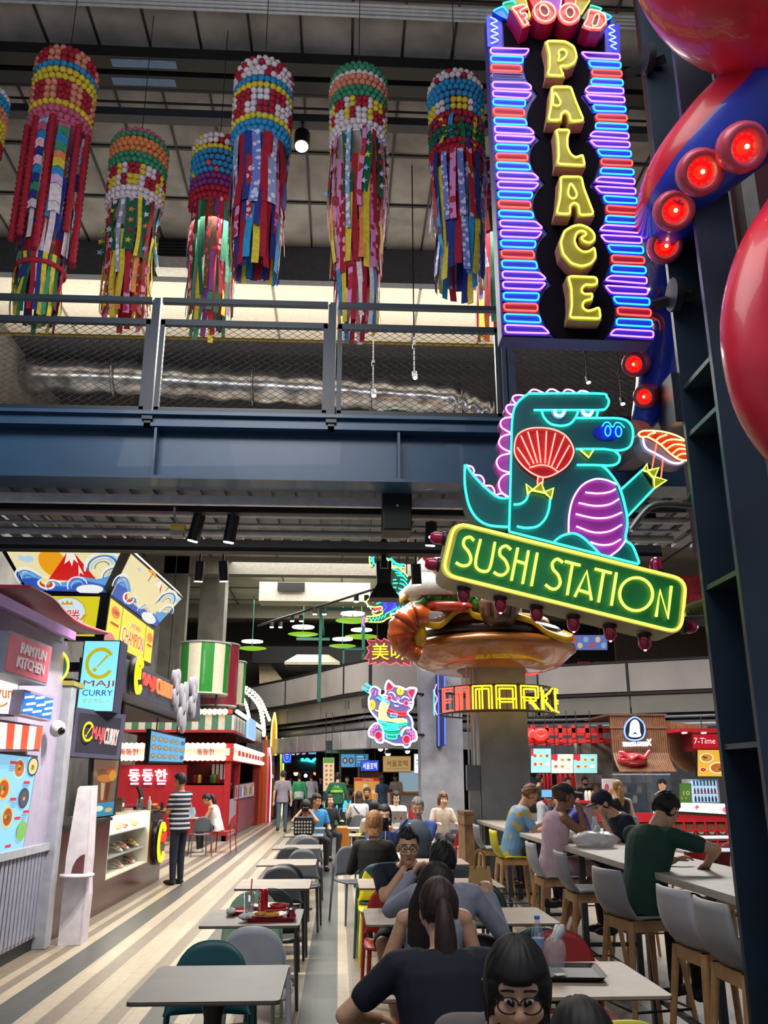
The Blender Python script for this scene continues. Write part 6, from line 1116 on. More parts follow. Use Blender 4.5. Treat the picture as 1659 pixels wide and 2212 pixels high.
lightbox('small_white_screen', 'small white lit screen beside the far concrete column', 'screen', rect(895, 1629, 909, 1670, 31.8), .05, '#d8e0f0', '#e8f0ff', [('r', .3, .3, .7, .35, '#5a6a8a'), ('r', .2, .5, .6, .53, '#5a6a8a')], 1.1, hang=3.9)
lightbox('orange_poster_board', 'orange poster board with a red header and corn dog pictures', 'poster', rect(766, 1681, 824, 1752, 32), .06, '#d89a48', '#e8a850', [('r', 0, 0, 1, .09, '#c82a20'), ('p', [(.42, .3), (.6, .26), (.66, .7), (.5, .74)], '#c87a28'), ('p', [(.7, .4), (.84, .38), (.88, .8), (.76, .82)], '#d88a3a'), ('p', [(.1, .5), (.3, .45), (.36, .8), (.18, .82)], '#d06a28'), ('c', .4, .24, .09, .07, '#f4e0b0'), ('c', .72, .42, .08, .06, '#f4e0b0'), ('c', .06, .46, .06, .05, '#f4e0b0'), ('t', 'HOTTEOK', .3, .02, .7, .075, '#fff0d8')], .65, hang=.01)
cz = AZ(800, 1786).y
t = thing('hotteok_counter', 'pale stall counter with wooden slats behind the orange poster', 'counter', (AT(850, 1700, 33).x, 33, 0)); x0_, x1_ = AT(826, 1700, 33).x, AT(912, 1700, 33).x
build('front', MB().bb(x0_, x1_, 32.6, 33, 0, 1.1), M('#b8b4c0', .4), t); build('worktop', MB().bb(x0_, x1_, 32.5, 33.4, 1.1, 1.16), M('#d89a50', .4), t); build('wooden_back', MB().bb(AT(778, 1700, 35.5).x, AT(826, 1700, 35.5).x, 35.3, 35.5, 0, AT(800, 1668, 35.5).z), M('#8a6040', .6, var=.15), t); build('glowing_back_wall', MB().bb(AT(862, 1700, 36).x, AT(915, 1700, 36).x, 36, 36.1, 0, AT(900, 1665, 36).z), E('#a8c8d8', .55), t)  # back wall glows by emission in place of light falling on it
lightbox('red_counter_sign', 'small red counter sign with white lettering SEOUL M', 'sign', rect(886, 1738, 912, 1768, 29.4), .06, '#8a1420', '#c81e2a', [('t', 'SEOUL M', .06, .12, .95, .4, '#ffe8e0')], .8)
t = thing('cold_display_counter', 'teal lit cold display counter with shelves of drinks', 'counter', (AT(725, 1740, 32).x, 32, 0)); x0_, x1_ = AT(697, 1720, 32).x, AT(762, 1720, 32).x
build('body', MB().bb(x0_, x1_, 32, 32.9, 0, .9), M('#0e3a3a', .4), t); build('lit_shelf', MB().bb(x0_+.05, x1_-.05, 31.98, 32, .5, .88), E('#48c8e8', 1.1), t); build('glass_hood', MB().bb(x0_, x1_, 32.0, 32.8, .9, 1.3), GLASS(.12), t); build('green_panel', MB().bb(x0_, x1_-.5, 31.96, 31.98, .08, .45), E('#1a9a6a', .6), t)
for k in range(7): single('stocked_goods', MB().bb(x0_+.1+k*.14, x0_+.2+k*.14, 32.2, 32.4, .902, 1.05+.08*(k % 3)), M(('#8a2a2a', '#d8d0c0', '#3a6a3a')[k % 3], .5), ('dark red', 'white', 'green')[k % 3]+' packet on the cold display counter behind the walkers', 'packet', 'packets on the cold display')
# far end
lightbox('blue_crest_sign', 'blue neon framed notice on the walkway beside the last surfboard', 'sign', rect(611, 1621, 629, 1648, 38), .1, '#0c1c5a', '#1238c8', [('a', .5, .5, .45, .45, .12, 0, 360, '#8ac8ff'), ('r', .3, .3, .7, .36, '#bfe0ff'), ('r', .3, .48, .7, .53, '#bfe0ff'), ('r', .34, .64, .66, .69, '#bfe0ff')], 1.3, hang=5)
lightbox('direction_sign', 'black hanging direction sign with white arrows over the far walkway', 'sign', rect(626, 1621, 700, 1634, 44), .1, '#0c0d12', '#0c0e16', [('p', [(.02, .3), (.14, .3), (.14, .75), (.02, .75)], '#dfe8ff'), ('p', [(.18, .2), (.3, .5), (.2, .8)], '#dfe8ff'), ('p', [(.34, .7), (.44, .2), (.46, .6)], '#dfe8ff'), ('r', .55, .35, .78, .6, '#8ac0ff'), ('c', .94, .5, .04, .3, '#e03a8a')], .9, hang=4.3)
mb = MB(); text(mb, '●●●', AT(655, 1648, 46), AT(690, 1648, 46), AT(655, 1637, 46), depth=.05); single('cyan_neon_strip', MB().tube(cr([AT(px, py, 46) for px, py in ((652, 1638), (656, 1645), (664, 1640), (672, 1646), (680, 1640), (690, 1640), (690, 1648))], False, 4), .08, 6), E('#30d8ff', 3), 'cyan neon squiggle glowing at the far end of the walkway', 'neon')
mb = MB(); c = AT(650, 1646, 47); mb.lathe([(2.6, -.5), (.1, .35), (0, .4)], (c.x, 47, c.z), 14); single('market_umbrella', mb, M('#c8a078', .7), 'tan market umbrella at the far end of the walkway', 'umbrella')
for k in range(16):
    px, py = rnd.uniform(616, 702), rnd.uniform(1652, 1676); p = AT(px, py, 48+rnd.random()*5); t = thing('far_lamp', 'tiny glowing lamp far down the walkway under the umbrella', 'lamp', p, 0, 'tiny lamps at the far end of the walkway'); build('bulb', MB().ell(p, .07+.06*rnd.random(), nu=8, nv=5), E(rnd.choice(('#ffb060', '#ffd090', '#ff5a30', '#80b8ff')), 6), t); build('cord', MB().cone(p, (p.x, p.y, 3.31), .01, .01, 4), DARK, t)
struct('wall_end', MB().bb(-7.9, -1, 54, 54.2, 0, 4.4), M('#3a2a22', .8), own=False)
struct('ceiling_low', MB().bb(-3.2, 2.6, 46, 58, 3.3, 3.5), M('#22242c', .7), own=False)
for k, (px, Y) in enumerate(((735, 35), (775, 34))): x = AT(px, 1650, Y).x; single('canopy_post', MB().bb(x-.04, x+.04, Y, Y+.08, 0, 3.9), M('#a8a8ac', .4), 'slim grey post holding up the green canopy, %s the screens' % ('before' if k == 0 else 'behind'), 'post')
for k, (px, py) in enumerate(((822, 1617), (837, 1617), (838, 1628), (880, 1622))):
    p = AT(px, py, 33.5); t = thing('pendant_lamp', 'small glowing pendant lamp under the neon cat sign, %s' % ('closest to the canopy', 'second from the canopy', 'right above the wooden sign', 'near the far column')[k], 'pendant lamp', p, 0, 'pendants over the wooden sign'); build('shade', MB().lathe([(.16, 0), (.1, .16), (.03, .2), (0, .2)], p, 14), M('#3a342c', .5), t); build('bulb', MB().ell(p, .1, nu=10, nv=6), E('#fff0c8', 7), t); build('cord', MB().cone(p+V((0, 0, .2)), (p.x, p.y, 3.9), .012), DARK, t)

# ================================================================ SHOPS ON THE OTHER SIDE
YR = 22.0
struct('wall_shops', MB().bb(AT(1100, 1700, 27.5).x, 16, 27.5, 27.7, 0, 3.2), M('#3a3c44', .8, var=.1), own=False)
mb = MB(); 
for py in (1578, 1600): a, b = AT(1120, py, 23.6), AT(1322, py, 23.6); mb.bb(a.x, b.x, 23.5, 23.6, a.z-.06, a.z+.06); mb.bb(a.x, b.x, 25.0, 25.1, a.z-.06, a.z+.06)
for px in range(1150, 1325, 29): a, b = AT(px, 1576, 23.6), AT(px, 1604, 23.6); mb.bb(a.x-.05, a.x+.05, 23.45, 25.2, b.z, b.z+.08); mb.bb(a.x-.05, a.x+.05, 23.5, 23.62, b.z, a.z+.12)
single('red_pergola', mb, M('#b02420', .5), 'red painted pergola frame over the menu screens', 'pergola')
neon('a', [], .01, RED, None) if 0 else None
mb = MB(); mb.tube(cr([AT(px, py, 23.3) for px, py in ((1143, 1592), (1150, 1578), (1158, 1594))], False, 4), .07, 6); mb.tube([AT(1168+11*cos(a), 1586+8*sin(a), 23.3) for a in [2*pi*k/16 for k in range(16)]], .08, 6, True); single('red_neon_letters', mb, E('#ff2a24', 3), 'red neon letters AO mounted on the red pergola', 'neon lettering')
for k, (x0_, y0_, x1_, y1_, items) in enumerate(((1147, 1617, 1190, 1669, '#a8e0e8'), (1191, 1629, 1238, 1670, '#e8e0d8'), (1239, 1629, 1290, 1670, '#a0e0e0'))):
    it = sum([dish(.2+.3*(j % 3), .3+.35*(j//3), .11, .8, '#f0f0e8', ('#c84a2a', '#d8a03a', '#5a8a3a')[j % 3]) for j in range(6)], [])+[('r', 0, 0, .28 if k else .12, .3, '#c82a3a')]
    lb = lightbox('hanging_menu_screen', 'lit hanging menu screen under the red pergola, %s' % ('beside the concrete column', 'the middle one with food photos', 'right by the slatted wooden hood')[k], 'screen', rect(x0_, y0_, x1_, y1_, 23.4), .08, '#15181c', items, it, .85, .02, 'menu screens under the pergola', hang=3.35)
def curtain(px0, px1, y0_, y1_, Y, hx, lab):
    a, b = AT(px0, y0_, Y), AT(px1, y1_, Y); mb = MB(); mb.grid(lambda u, v: V((a.x+(b.x-a.x)*u, Y+.08*sin(u*26), a.z+(b.z-a.z)*v)), 26, 4); single('curtain', mb, M(hx, .8), lab, 'curtain', solid=.01)
single('curtain_rail', MB().bb(AT(1155, 1668, 26.5).x, AT(1256, 1668, 26.5).x, 26.45, 27.5, AT(1160, 1667, 26.5).z, AT(1160, 1664, 26.5).z), DARK, 'dark rail carrying the two red curtains', 'curtain rail')
curtain(1160, 1195, 1668, 1712, 26.5, '#b02a34', 'red curtain behind the counter staff, beside the column'); curtain(1202, 1250, 1668, 1718, 26.5, '#b02a34', 'red curtain behind the two masked staff')
# slatted hood
a, b = AT(1317, 1546, YR), AT(1447, 1667, YR); zt, zb_ = a.z, b.z
t = thing('slatted_hood', 'brown wooden slatted hood flaring out at the bottom over the dumpling counter', 'hood', ((a.x+b.x)/2, YR, zb_))
mb = MB(); N = 26
def hoodY(s): return -.9*max(0, (s-.62)/.38)**2*.5
for k in range(N):
    x = a.x+(b.x-a.x)*(k+.5)/N; mb.loft([[V((x+dx, YR+hoodY(s)+dy, zt+(zb_-zt)*s)) for dx, dy in ((-.022, -.03), (.022, -.03), (.022, .03), (-.022, .03))] for s in [j/9 for j in range(10)]], True, False)
build('front_slats', mb, M('#6e4a32', .5, var=.12), t)
c = AT(1512, 1600, YR+2.2); mb = MB()
for k in range(20):
    f = (k+.5)/20; x, y = b.x+(c.x+.25-b.x)*f, YR+2.2*f; mb.loft([[V((x+dx-hoodY(s)*.8, y+dy, zt-.12+(zb_-zt+.12)*s)) for dx, dy in ((-.025, -.02), (.025, -.02), (.025, .02), (-.025, .02))] for s in [j/9 for j in range(10)]], True, False)
build('side_slats', mb, M('#7a563c', .5, var=.12), t); build('dark_backing', MB().bb(a.x, b.x, YR+.04, YR+.08, zb_, zt), M('#1c130e', .7), t)
build('cross_rail', MB().bb(a.x-.03, b.x+.03, YR-.05, YR-.02, AT(1380, 1571, YR).z-.03, AT(1380, 1571, YR).z+.03), M('#6e4a32', .5), t); build('top_cap', MB().bb(a.x-.04, b.x+.04, YR-.06, YR+2.2, zt, zt+.05), M('#5a3a28', .5), t)
S = PX(Y=YR-.1); t2 = thing('dumpling_emblem', 'glowing emblem of a white bearded face with dark hair on the slatted hood', 'emblem', S((1371, 1598)))
hair = cr(S.many([(1371, 1549), (1388, 1560), (1393, 1577), (1388, 1594), (1371, 1599), (1354, 1594), (1349, 1577), (1355, 1560)]), True, 4); build('hair_panel', MB().prism(hair, (0, .08, 0)), M('#10142c', .4), t2)
neon('halo', [(hair, True)], .02, NE('#6a90ff', 2.5), t2); fc = cr(S.many([(1371, 1554), (1380, 1562), (1382, 1580), (1384, 1590), (1371, 1593), (1359, 1590), (1360, 1580), (1362, 1562)], .02), True, 4); build('face_panel', MB().prism(fc, (0, .02, 0)), E('#eef4ff', 1.6), t2)
build('moustache', MB().prism(cr(S.many([(1366, 1588), (1371, 1581), (1376, 1588), (1371, 1585)], .03), True, 3), (0, .01, 0)), M('#10142c', .5), t2)
mb = MB(); text(mb, 'TERAOKA GYOZA', S((1344, 1613)), S((1398, 1612)), S((1344, 1603)), depth=.05, bold=.015, off=.01); text(mb, 'X', S((1396, 1612)), S((1406, 1611)), S((1396, 1597)), depth=.05, bold=.02, off=.01); single('dumpling_shop_lettering', mb, E('#f4f8ff', 2.2), 'white glowing letters TERAOKA GYOZA on the slatted hood', 'lettering')
p = AT(1370, 1646, YR-.3); t2 = thing('dumpling_sculpture', 'big glossy red dumpling sculpture on the slatted hood', 'sculpture', p)
w = 33*MPP(YR, 2.2)
build('shell', MB().ell(p+V((0, .1, .05)), w, .3, 17*MPP(YR, 2.2), 26, 14, fn=lambda d: 1+.03*sin(12*d.x) if d.z < .1 else .9+.08*abs(d.x)), M('#a0101c', .2, coat=.6), t2); mb = MB(); q = [p+V((w*(k/12-1)*1.02, -.2+.12*abs(k/12-1), .1+.12*(k/12-1)**2+.04*sin(k*.6))) for k in range(25)]; mb.tube(q, .045, 8); build('pleated_rim', mb, M('#c0303a', .25, coat=.5), t2)
# counters
def aR(px, py): return AT(px, py, YR-.6)
x0_, x1_ = aR(1305, 1770).x, aR(1606, 1770).x; zt = aR(1450, 1757).z; zq = aR(1450, 1776).z
t = thing('dumpling_counter', 'long red counter with brown slatted panels and white smile shapes', 'counter', ((x0_+x1_)/2, YR-.3, 0))
build('carcass', MB().bb(x0_, x1_, YR-.55, YR, 0, zq-.02), M('#4a3626', .6), t); build('red_band', MB().bb(x0_, x1_, YR-.6, YR+.05, zq, zt), M('#b01424', .4), t)
for k in range(8):
    x = aR(1436+k*23, 1800).x; build('panel', MB().bb(x, x+.25, YR-.57, YR-.55, .2, zq-.04), M('#6a4a30', .6, var=.1), t)
    mb = MB(); mb.loft([[V((x+.125+.08*cos(a), YR-.575, zq-.2+r*sin(a))) for r in (.07, .02)]+[V((x+.125+.08*cos(a), YR-.585, zq-.2+r*sin(a))) for r in (.02, .07)] for a in [R(180+180*j/10) for j in range(11)]], True, False); build('smile', mb, M('#e8e4dc', .5), t)
for k in range(9): x = aR(1433+k*23, 1800).x; build('red_bar', MB().bb(x-.02, x+.02, YR-.62, YR-.55, .1, zq), M('#b01424', .4), t)
build('red_rail', MB().bb(aR(1430, 1800).x, x1_, YR-.63, YR-.59, .42, .46).bb(aR(1430, 1800).x, x1_, YR-.63, YR-.59, .12, .16), M('#b01424', .4), t)
x0g, x1g = aR(1327, 1700).x, aR(1451, 1700).x; zg = aR(1400, 1674).z
build('glass_screen', MB().bb(x0g, x1g, YR-.56, YR-.54, zt, zg).bb(x1g-.01, x1g+.01, YR-.56, YR+.4, zt, zg), GLASS(.12), t); build('glass_rail', MB().bb(x0g, x1g, YR-.58, YR-.52, zg, zg+.03), M('#c0c4c8', .3, .6), t)
struct('trim_20', MB().bb(x0g-.1, x1g+.6, YR+2.4, YR+2.5, 0, 2.6), M('#8a8178', .5, var=.25, scale=2), own=False)
t_ = thing('kitchen_shelf', 'steel shelf rack in the kitchen behind the dumpling counter', 'shelf', (x0g+.8, YR+2, 0))
for z in (.985, 1.235, 1.485): build('board', MB().bb(x0g+.05, x0g+1.75, YR+1.85, YR+2.25, z-.02, z+.012), GREYM, t_)
for x in (x0g+.06, x0g+1.74): build('post', MB().bb(x-.02, x+.02, YR+2.2, YR+2.25, 0, 1.9), GREYM, t_)
for k in range(12): single('kitchen_box', MB().bb(x0g+.1+k*.13, x0g+.2+k*.13, YR+1.9, YR+2.2, 1.0+.25*(k % 3), 1.2+.25*(k % 3)), M(('#d8d0c4', '#b89a78', '#8a8a90')[k % 3], .5), ('pale', 'tan', 'grey')[k % 3]+' box in the kitchen behind the dumpling counter glass', 'box', 'boxes behind the counter glass')
t2 = thing('chef_standee', 'cardboard cut-out of a person in a white chef jacket with folded arms', 'standee', (aR(1430, 1757).x, YR-.62, zt)); q = lambda *p: [AT(px, py, YR-.62) for px, py in p]
build('jacket', MB().prism(q((1411, 1757), (1414, 1740), (1410, 1731), (1415, 1716), (1424, 1709), (1436, 1709), (1446, 1715), (1450, 1735), (1446, 1742), (1447, 1757)), (0, .02, 0)), M('#d8d4d8', .5), t2); build('face', MB().prism(cr(q((1423, 1690), (1437, 1690), (1438, 1702), (1430, 1711), (1424, 1703)), True, 3), (0, .02, 0)), M('#b8866a', .5), t2); build('hair', MB().prism(cr(q((1422, 1695), (1424, 1685), (1432, 1682), (1439, 1687), (1438, 1696), (1431, 1691)), True, 3), (0, .022, 0)), M('#15100e', .6), t2); build('folded_arms', MB().prism(q((1411, 1735), (1430, 1739), (1448, 1735), (1448, 1743), (1430, 1747), (1412, 1742)), (0, .022, 0)), M('#c4c0c6', .5), t2)
lightbox('counter_display_panel', 'tilted white lit display panel with pink patterns on the dumpling counter', 'display', [AT(1472, 1734, YR-.3), AT(1591, 1737, YR-.3), AT(1590, 1760, YR-.62), AT(1459, 1752, YR-.62)], .05, '#1c2024', '#e8f4f4', [('c', .62, .5, .06, .3, '#e8a0b0'), ('c', .72, .4, .06, .3, '#f0c0c8'), ('c', .82, .6, .06, .3, '#e06a80'), ('c', .92, .4, .06, .3, '#e8a0b0'), ('p', [(.3, .2), (.36, .5), (.33, .8), (.28, .5)], '#d84a50')], 1.1)
t2 = thing('drinks_fridge', 'glass door drinks fridge lit white inside with rows of bottles', 'fridge', AT(1522, 1735, YR)); x0_, x1_ = AT(1490, 1700, YR).x, AT(1553, 1700, YR).x; z0, z1 = AT(1520, 1738, YR).z, AT(1520, 1683, YR).z
build('cabinet', MB().bb(x0_, x1_, YR+.02, YR+.5, z0, z1), M('#d4dce4', .4), t2); build('lit_interior', MB().bb(x0_+.05, x1_-.05, YR, YR+.02, z0+.05, z1-.05), E('#bfe4ff', 1.1), t2); build('door_glass', MB().bb(x0_+.03, x1_-.03, YR-.1, YR-.09, z0+.03, z1-.03), GLASS(.1), t2)
for r in range(3): build('shelf', MB().bb(x0_+.05, x1_-.05, YR-.08, YR, z0+.06+r*.19, z0+.07+r*.19), M('#8a949c', .3), t2)
for r in range(3):
    for k in range(7): single('fridge_bottle', MB().lathe([(.025, 0), (.025, .09), (.01, .12), (.01, .14), (0, .14)], (x0_+.1+k*.085, YR-.045, z0+.072+r*.19), 8), M(('#20242c', '#8a1a20', '#2a5a9a')[r], .3), ('dark', 'red', 'blue')[r]+' bottle on the %s shelf of the lit drinks fridge' % ('bottom', 'middle', 'top')[r], 'bottle', 'bottles in the drinks fridge')
lightbox('green_poster', 'green poster with yellow squares leaning beside the drinks fridge', 'poster', rect(1469, 1694, 1492, 1734, YR-.2), .03, '#4a6a2a', '#5a8a3a', [('t', '10', .3, .35, .9, .6, '#cfe8a0')]+[('r', .1+.2*k, .72, .22+.2*k, .8, ('#d8c83a', '#c83a2a')[k % 2]) for k in range(4)], .5)
lightbox('red_shop_sign', 'red rounded shop sign with white lettering beginning 7-Time', 'sign', rect(1497, 1586, 1592, 1617, YR-.2), .5, '#8a1020', '#b81424', [('t', '7-Time Gyoza', .02, .25, 1.0, .8, '#fff4ec')], .9, .06)
lightbox('food_picture_screen', 'bright orange and yellow food picture screen under the red shop sign', 'screen', rect(1507, 1620, 1584, 1677, YR-.2), .08, '#15181c', '#f0b83a', sum([dish(u, v, r, .9, '#f4ecd8', f) for u, v, r, f in ((.25, .3, .2, '#d88a2a'), (.55, .68, .24, '#c8641c'), (.88, .3, .1, '#5a8a3a'), (.15, .75, .1, '#c82a2a'), (.9, .8, .1, '#d8a03a'))], []), .9, hang=3.1)
for k, px in enumerate((1478, 1520)): p = AT(px, 1583, YR-.6); spot(p+V((0, 0, .06)), (0, -.1, -1), 'small downlight on the red canopy, %s' % ('beside the slatted side' if k == 0 else 'above the red shop sign'), .08, .06, s=10, rod=0, group='downlights on the red canopy')
single('red_canopy', MB().bb(AT(1465, 1578, YR-.8).x, AT(1620, 1578, YR-.8).x, YR-.9, YR+1, AT(1500, 1581, YR-.8).z, AT(1500, 1574, YR-.8).z), M('#a01424', .4), 'thin red canopy carrying two downlights', 'canopy')
# order point between
x0_, x1_ = AT(1262, 1770, 23).x, AT(1306, 1770, 23).x
t = thing('order_counter', 'grey and red order counter crowded with bottles and signs', 'counter', ((x0_+x1_)/2, 23, 0)); build('front', MB().bb(AT(1120, 1770, 23).x, x1_, 22.7, 23.2, 0, 1.02), M('#5a4a4a', .5), t); build('red_top', MB().bb(AT(1120, 1770, 23).x, x1_, 22.65, 23.3, 1.02, 1.08), M('#a01c26', .4), t)
for k in range(6): single('sauce_jar', MB().lathe([(.05, 0), (.05, .16+.05*(k % 2)), (.02, .24), (0, .24)], (x0_+.05+k*.09, 22.85, 1.082), 10), M(('#b8c0c8', '#c8b8a0', '#6a2a1c')[k % 3], .3), ('silver', 'cream', 'dark brown')[k % 3]+' jar on the crowded order counter', 'jar', 'jars on the order counter')
lightbox('counter_card_sign', 'white and pink standing card sign on the order counter', 'sign', rect(1302, 1684, 1327, 1728, 22.6), .02, '#d8d0d0', '#e8dce0', [('c', .35, .4, .2, .2, '#d85a6a'), ('c', .75, .6, .2, .16, '#e08a3a')], .35); lightbox('yellow_card_sign', 'small yellow card sign on a pole at the order counter', 'sign', rect(1291, 1708, 1308, 1724, 22.5), .02, '#c8c0a0', '#e0c84a', [('r', .3, .2, .7, .8, '#b89a2a')], .35, hang=1.08)
lightbox('till_screen', 'pale blue till screen facing the staff', 'screen', rect(1170, 1706, 1192, 1722, 22.6), .05, '#1c2026', '#7ab8e8', [], .7, hang=1.08)

# ================================================================ UPPER FLOOR FITTINGS
LAMPS = ((655, 1356, 48, 65, 36, 'right by the black rail'), (545, 1387, 46, 62, 38, 'lowest, over the black band'), (762, 1327, 52, 74, 35.6, 'highest, beside the tiger'), (740, 1382, 44, 58, 38, 'under the teal frame'), (781, 1362, 46, 72, 37.8, 'just below the tiger paw'))
for px, py, w1, w2, Y, lab in LAMPS:
    p = AT(px, py, Y); k = MPP(Y, p.z)/2; t = thing('disc_lamp', 'pendant lamp of a white glowing disc over a green disc, %s' % lab, 'pendant lamp', p-V((0, 0, .3)), 0, 'green disc lamps upstairs')
    build('white_disc', MB().lathe([(0, 0), (w1*k, 0), (w1*k, .05), (0, .06)], p, 26), E('#fff6e0', 2.2), t); build('green_disc', MB().lathe([(0, -.02), (w2*k*.6, -.03), (w2*k, .03), (w2*k*.6, 0), (0, 0)], p-V((0, 0, .3)), 26), E('#9ad83a', .8), t); build('stem', MB().cone(p-V((0, 0, .3)), (p.x, p.y, 9.38), .02), M('#1f6a5a', .5), t)
TEALP = M('#1c6a5c', .5); x = AT(692, 1380, 33.6).x; x2_ = AT(785, 1380, 33).x
single('teal_gantry', MB().bb(x-.06, x+.06, 33.6, 33.72, 4.4, AT(692, 1314, 33.6).z).bb(x, AT(765, 1320, 33.6).x, 33.6, 33.7, AT(692, 1318, 33.6).z, AT(692, 1312, 33.6).z).bb(x2_-.06, x2_+.06, 32.9, 33.0, 4.4, AT(785, 1340, 33).z).bb(x-.05, x+.05, 33.7, 40, AT(692, 1318, 33.6).z, AT(692, 1312, 33.6).z), TEALP, 'teal painted steel frame standing on the upper floor', 'frame')
single('teal_kiosk_frame', MB().bb(*[f for f in (AT(740, 1420, 32.8).x, AT(744, 1420, 32.8).x, 32.8, 32.9, 4.4, AT(740, 1402, 32.8).z)]).bb(AT(740, 1420, 32.8).x, AT(786, 1420, 32.8).x, 32.8, 32.9, AT(740, 1404, 32.8).z, AT(740, 1400, 32.8).z), TEALP, 'smaller teal frame beside the starburst sign', 'frame')
a, b = AT(556, 1352, 38), AT(806, 1273, 29); t = thing('diagonal_lighting_rail', 'black lighting rail crossing the upper floor diagonally with twin spots', 'lighting rail', (a+b)/2); build('rail', MB().tube([a, b], .05, 4), DARK, t)
for f in (.2, .4, .6, .92):
    for d in (-.18, .18): p = lerp(a, b, f)+V((d, 0, -.3)); build('spot_head', MB().cone(p+V((0, 0, .22)), p, .09, .09, 10), DARK, t); build('spot_lens', MB().cone(p, p-V((0, 0, .03)), .085, .08, 10), E('#fff2d8', 8), t)
struct('wall_band', MB().bb(AT(545, 1410, 42).x, AT(840, 1410, 42).x, 42, 42.2, AT(600, 1432, 42).z, AT(600, 1396, 42).z), M('#0c0c0d', .6), own=False)
single('teal_letter_sign', MB().bb(*[AT(640, 1390, 40).x, AT(712, 1390, 40).x, 40, 40.1, AT(640, 1383, 40).z, AT(640, 1377, 40).z]), TEALP, 'teal sign rail hanging over the black band', 'sign')
single('white_duct_run', MB().bb(AT(560, 1270, 33).x, AT(800, 1270, 33).x, 33, 34, AT(600, 1298, 33).z, AT(600, 1257, 33).z), M('#c4c0b0', .6, var=.05), 'pale square air duct across the far ceiling', 'duct'); p = AT(629, 1268, 32.9); single('duct_grille', MB().box(p, (1.05, .06, .36)), M('#17181a', .7), 'black grille in the pale square duct', 'vent')
single('beige_canopy', MB().prism([AT(560, 1480, 43), AT(560, 1434, 43), AT(584, 1434, 43), AT(612, 1470, 43)], (0, 1, 0)), M('#c4b090', .7), 'beige sloping canopy at the back of the upper floor', 'canopy')
p = AT(676, 1443, 39); single('range_hood', MB().loft([[p+V((sx*w, sy*w, z)) for sx, sy in ((-1, -1), (1, -1), (1, 1), (-1, 1))] for w, z in ((1.2, 0), (1.2, .12), (.7, .5))], True, False), M('#b4aa98', .5), 'pale range hood on the upper floor by the teal frame', 'hood')
struct('wall_brown', MB().bb(AT(1330, 1400, 36).x, AT(1560, 1400, 36).x, 36, 36.2, 4.35, AT(1400, 1352, 36).z), M('#4a3a32', .7, var=.1), own=False)
lightbox('upper_screen', 'purple and blue lit picture wall upstairs behind the sign board', 'screen', rect(1232, 1372, 1312, 1404, 34), .08, '#15181c', '#6a7ac0', [('c', .1+.16*k, .3+.4*(k % 2), .07, .2, ('#c85a5a', '#e0c8a0', '#8ab8e0')[k % 3]) for k in range(6)], .7, hang=9.38)
for k, px in enumerate((1262, 1298)):
    p = AT(px, 1440, 33.6); p = V((p.x, 33.6, p.z)); t = thing('red_bar_chair', 'red framed chair upstairs above the balcony panels, %s' % ('nearer the burger' if k == 0 else 'nearer the side column'), 'chair', (p.x, 33.6, 4.35)); build('back', MB().bb(p.x-.25, p.x+.25, 33.6, 33.65, 5.3, 6.0), M('#a01c24', .4), t); build('seat', MB().bb(p.x-.25, p.x+.25, 33.6, 34.1, 5.05, 5.12), M('#a01c24', .4), t)
    for sx in (-.23, .23):
        for y in (33.63, 34.07): build('leg', MB().cone((p.x+sx, y, 4.35), (p.x+sx, y, 5.06), .02), M('#a01c24', .4), t)
single('red_pink_banner', MB().bb(AT(1478, 1290, 30).x, AT(1530, 1290, 30).x, 30, 30.1, AT(1500, 1328, 30).z, AT(1500, 1243, 30).z), M('#b8384a', .6, var=.2), 'pinkish red banner upstairs behind the sushi board end', 'banner')
for k, px in enumerate((786, 822, 868)):
    p = AT(px, 1465, 33); t = thing('cafe_chair', 'pale wooden hoop back chair upstairs behind the cat sign, %s' % ('beside the post', 'the middle one', 'beside the far column')[k], 'chair', (p.x, 33.4, 4.35)); build('hoop_back', MB().tube([V((p.x+.22*cos(a), 33.4, 5.15+.45*max(0, sin(a))**.6-.05)) for a in [pi*j/10 for j in range(11)]], .025, 6), M('#a8845a', .5), t); build('seat', MB().lathe([(0, 0), (.24, 0), (.24, .05), (0, .05)], (p.x, 33.6, 4.8), 16), M('#a8845a', .5), t)
    for a in (.8, 2.3, 3.9, 5.5): build('leg', MB().cone((p.x+.24*cos(a), 33.6+.24*sin(a), 4.35), (p.x+.18*cos(a), 33.6+.18*sin(a), 4.8), .018), M('#a8845a', .5), t)
p = AT(845, 1462, 33.5); t = thing('cafe_table', 'round grey table upstairs behind the cat sign', 'table', (p.x, 34, 4.35)); build('tabletop', MB().lathe([(0, 0), (.6, 0), (.6, .04), (0, .04)], (p.x, 34, 5.1), 24), M('#5a6a6a', .5), t); build('pedestal', MB().cone((p.x, 34, 4.35), (p.x, 34, 5.1), .05), DARK, t)
# ================================================================ SEATING
FR = [3.89, 5.75, 7.6, 9.6, 11.8, 14.3, 16.3, 18.6, 21.2]
def make_table(top, w=.6, d=.7, legs=False, edge='#3a332e'):
    t = thing('square_table', 'x', 'table')
    q = rr([V((-w/2, -d/2, .738)), V((w/2, -d/2, .738)), V((w/2, d/2, .738)), V((-w/2, d/2, .738))], .03, 4)
    mb = MB(); mb.prism(q, (0, 0, .004)); mb.mat = 1; mb.prism([p+V((0, 0, .004)) for p in q], (0, 0, .012))
    build('tabletop', mb, [M(edge, .5), M(top, .42, var=.08, scale=6)], t, local=True)
    build('pedestal', MB().lathe([(.045, .012), (.05, .05), (.035, .3), (.04, .62), (.075, .74)], (0, 0, 0), 18), M('#17171a', .4), t, local=True)
    build('base_plate', MB().lathe([(.0, 0), (.22, 0), (.22, .008), (.08, .022), (0, .022)], (0, 0, 0), 28), M('#17171a', .4), t, local=True); return t
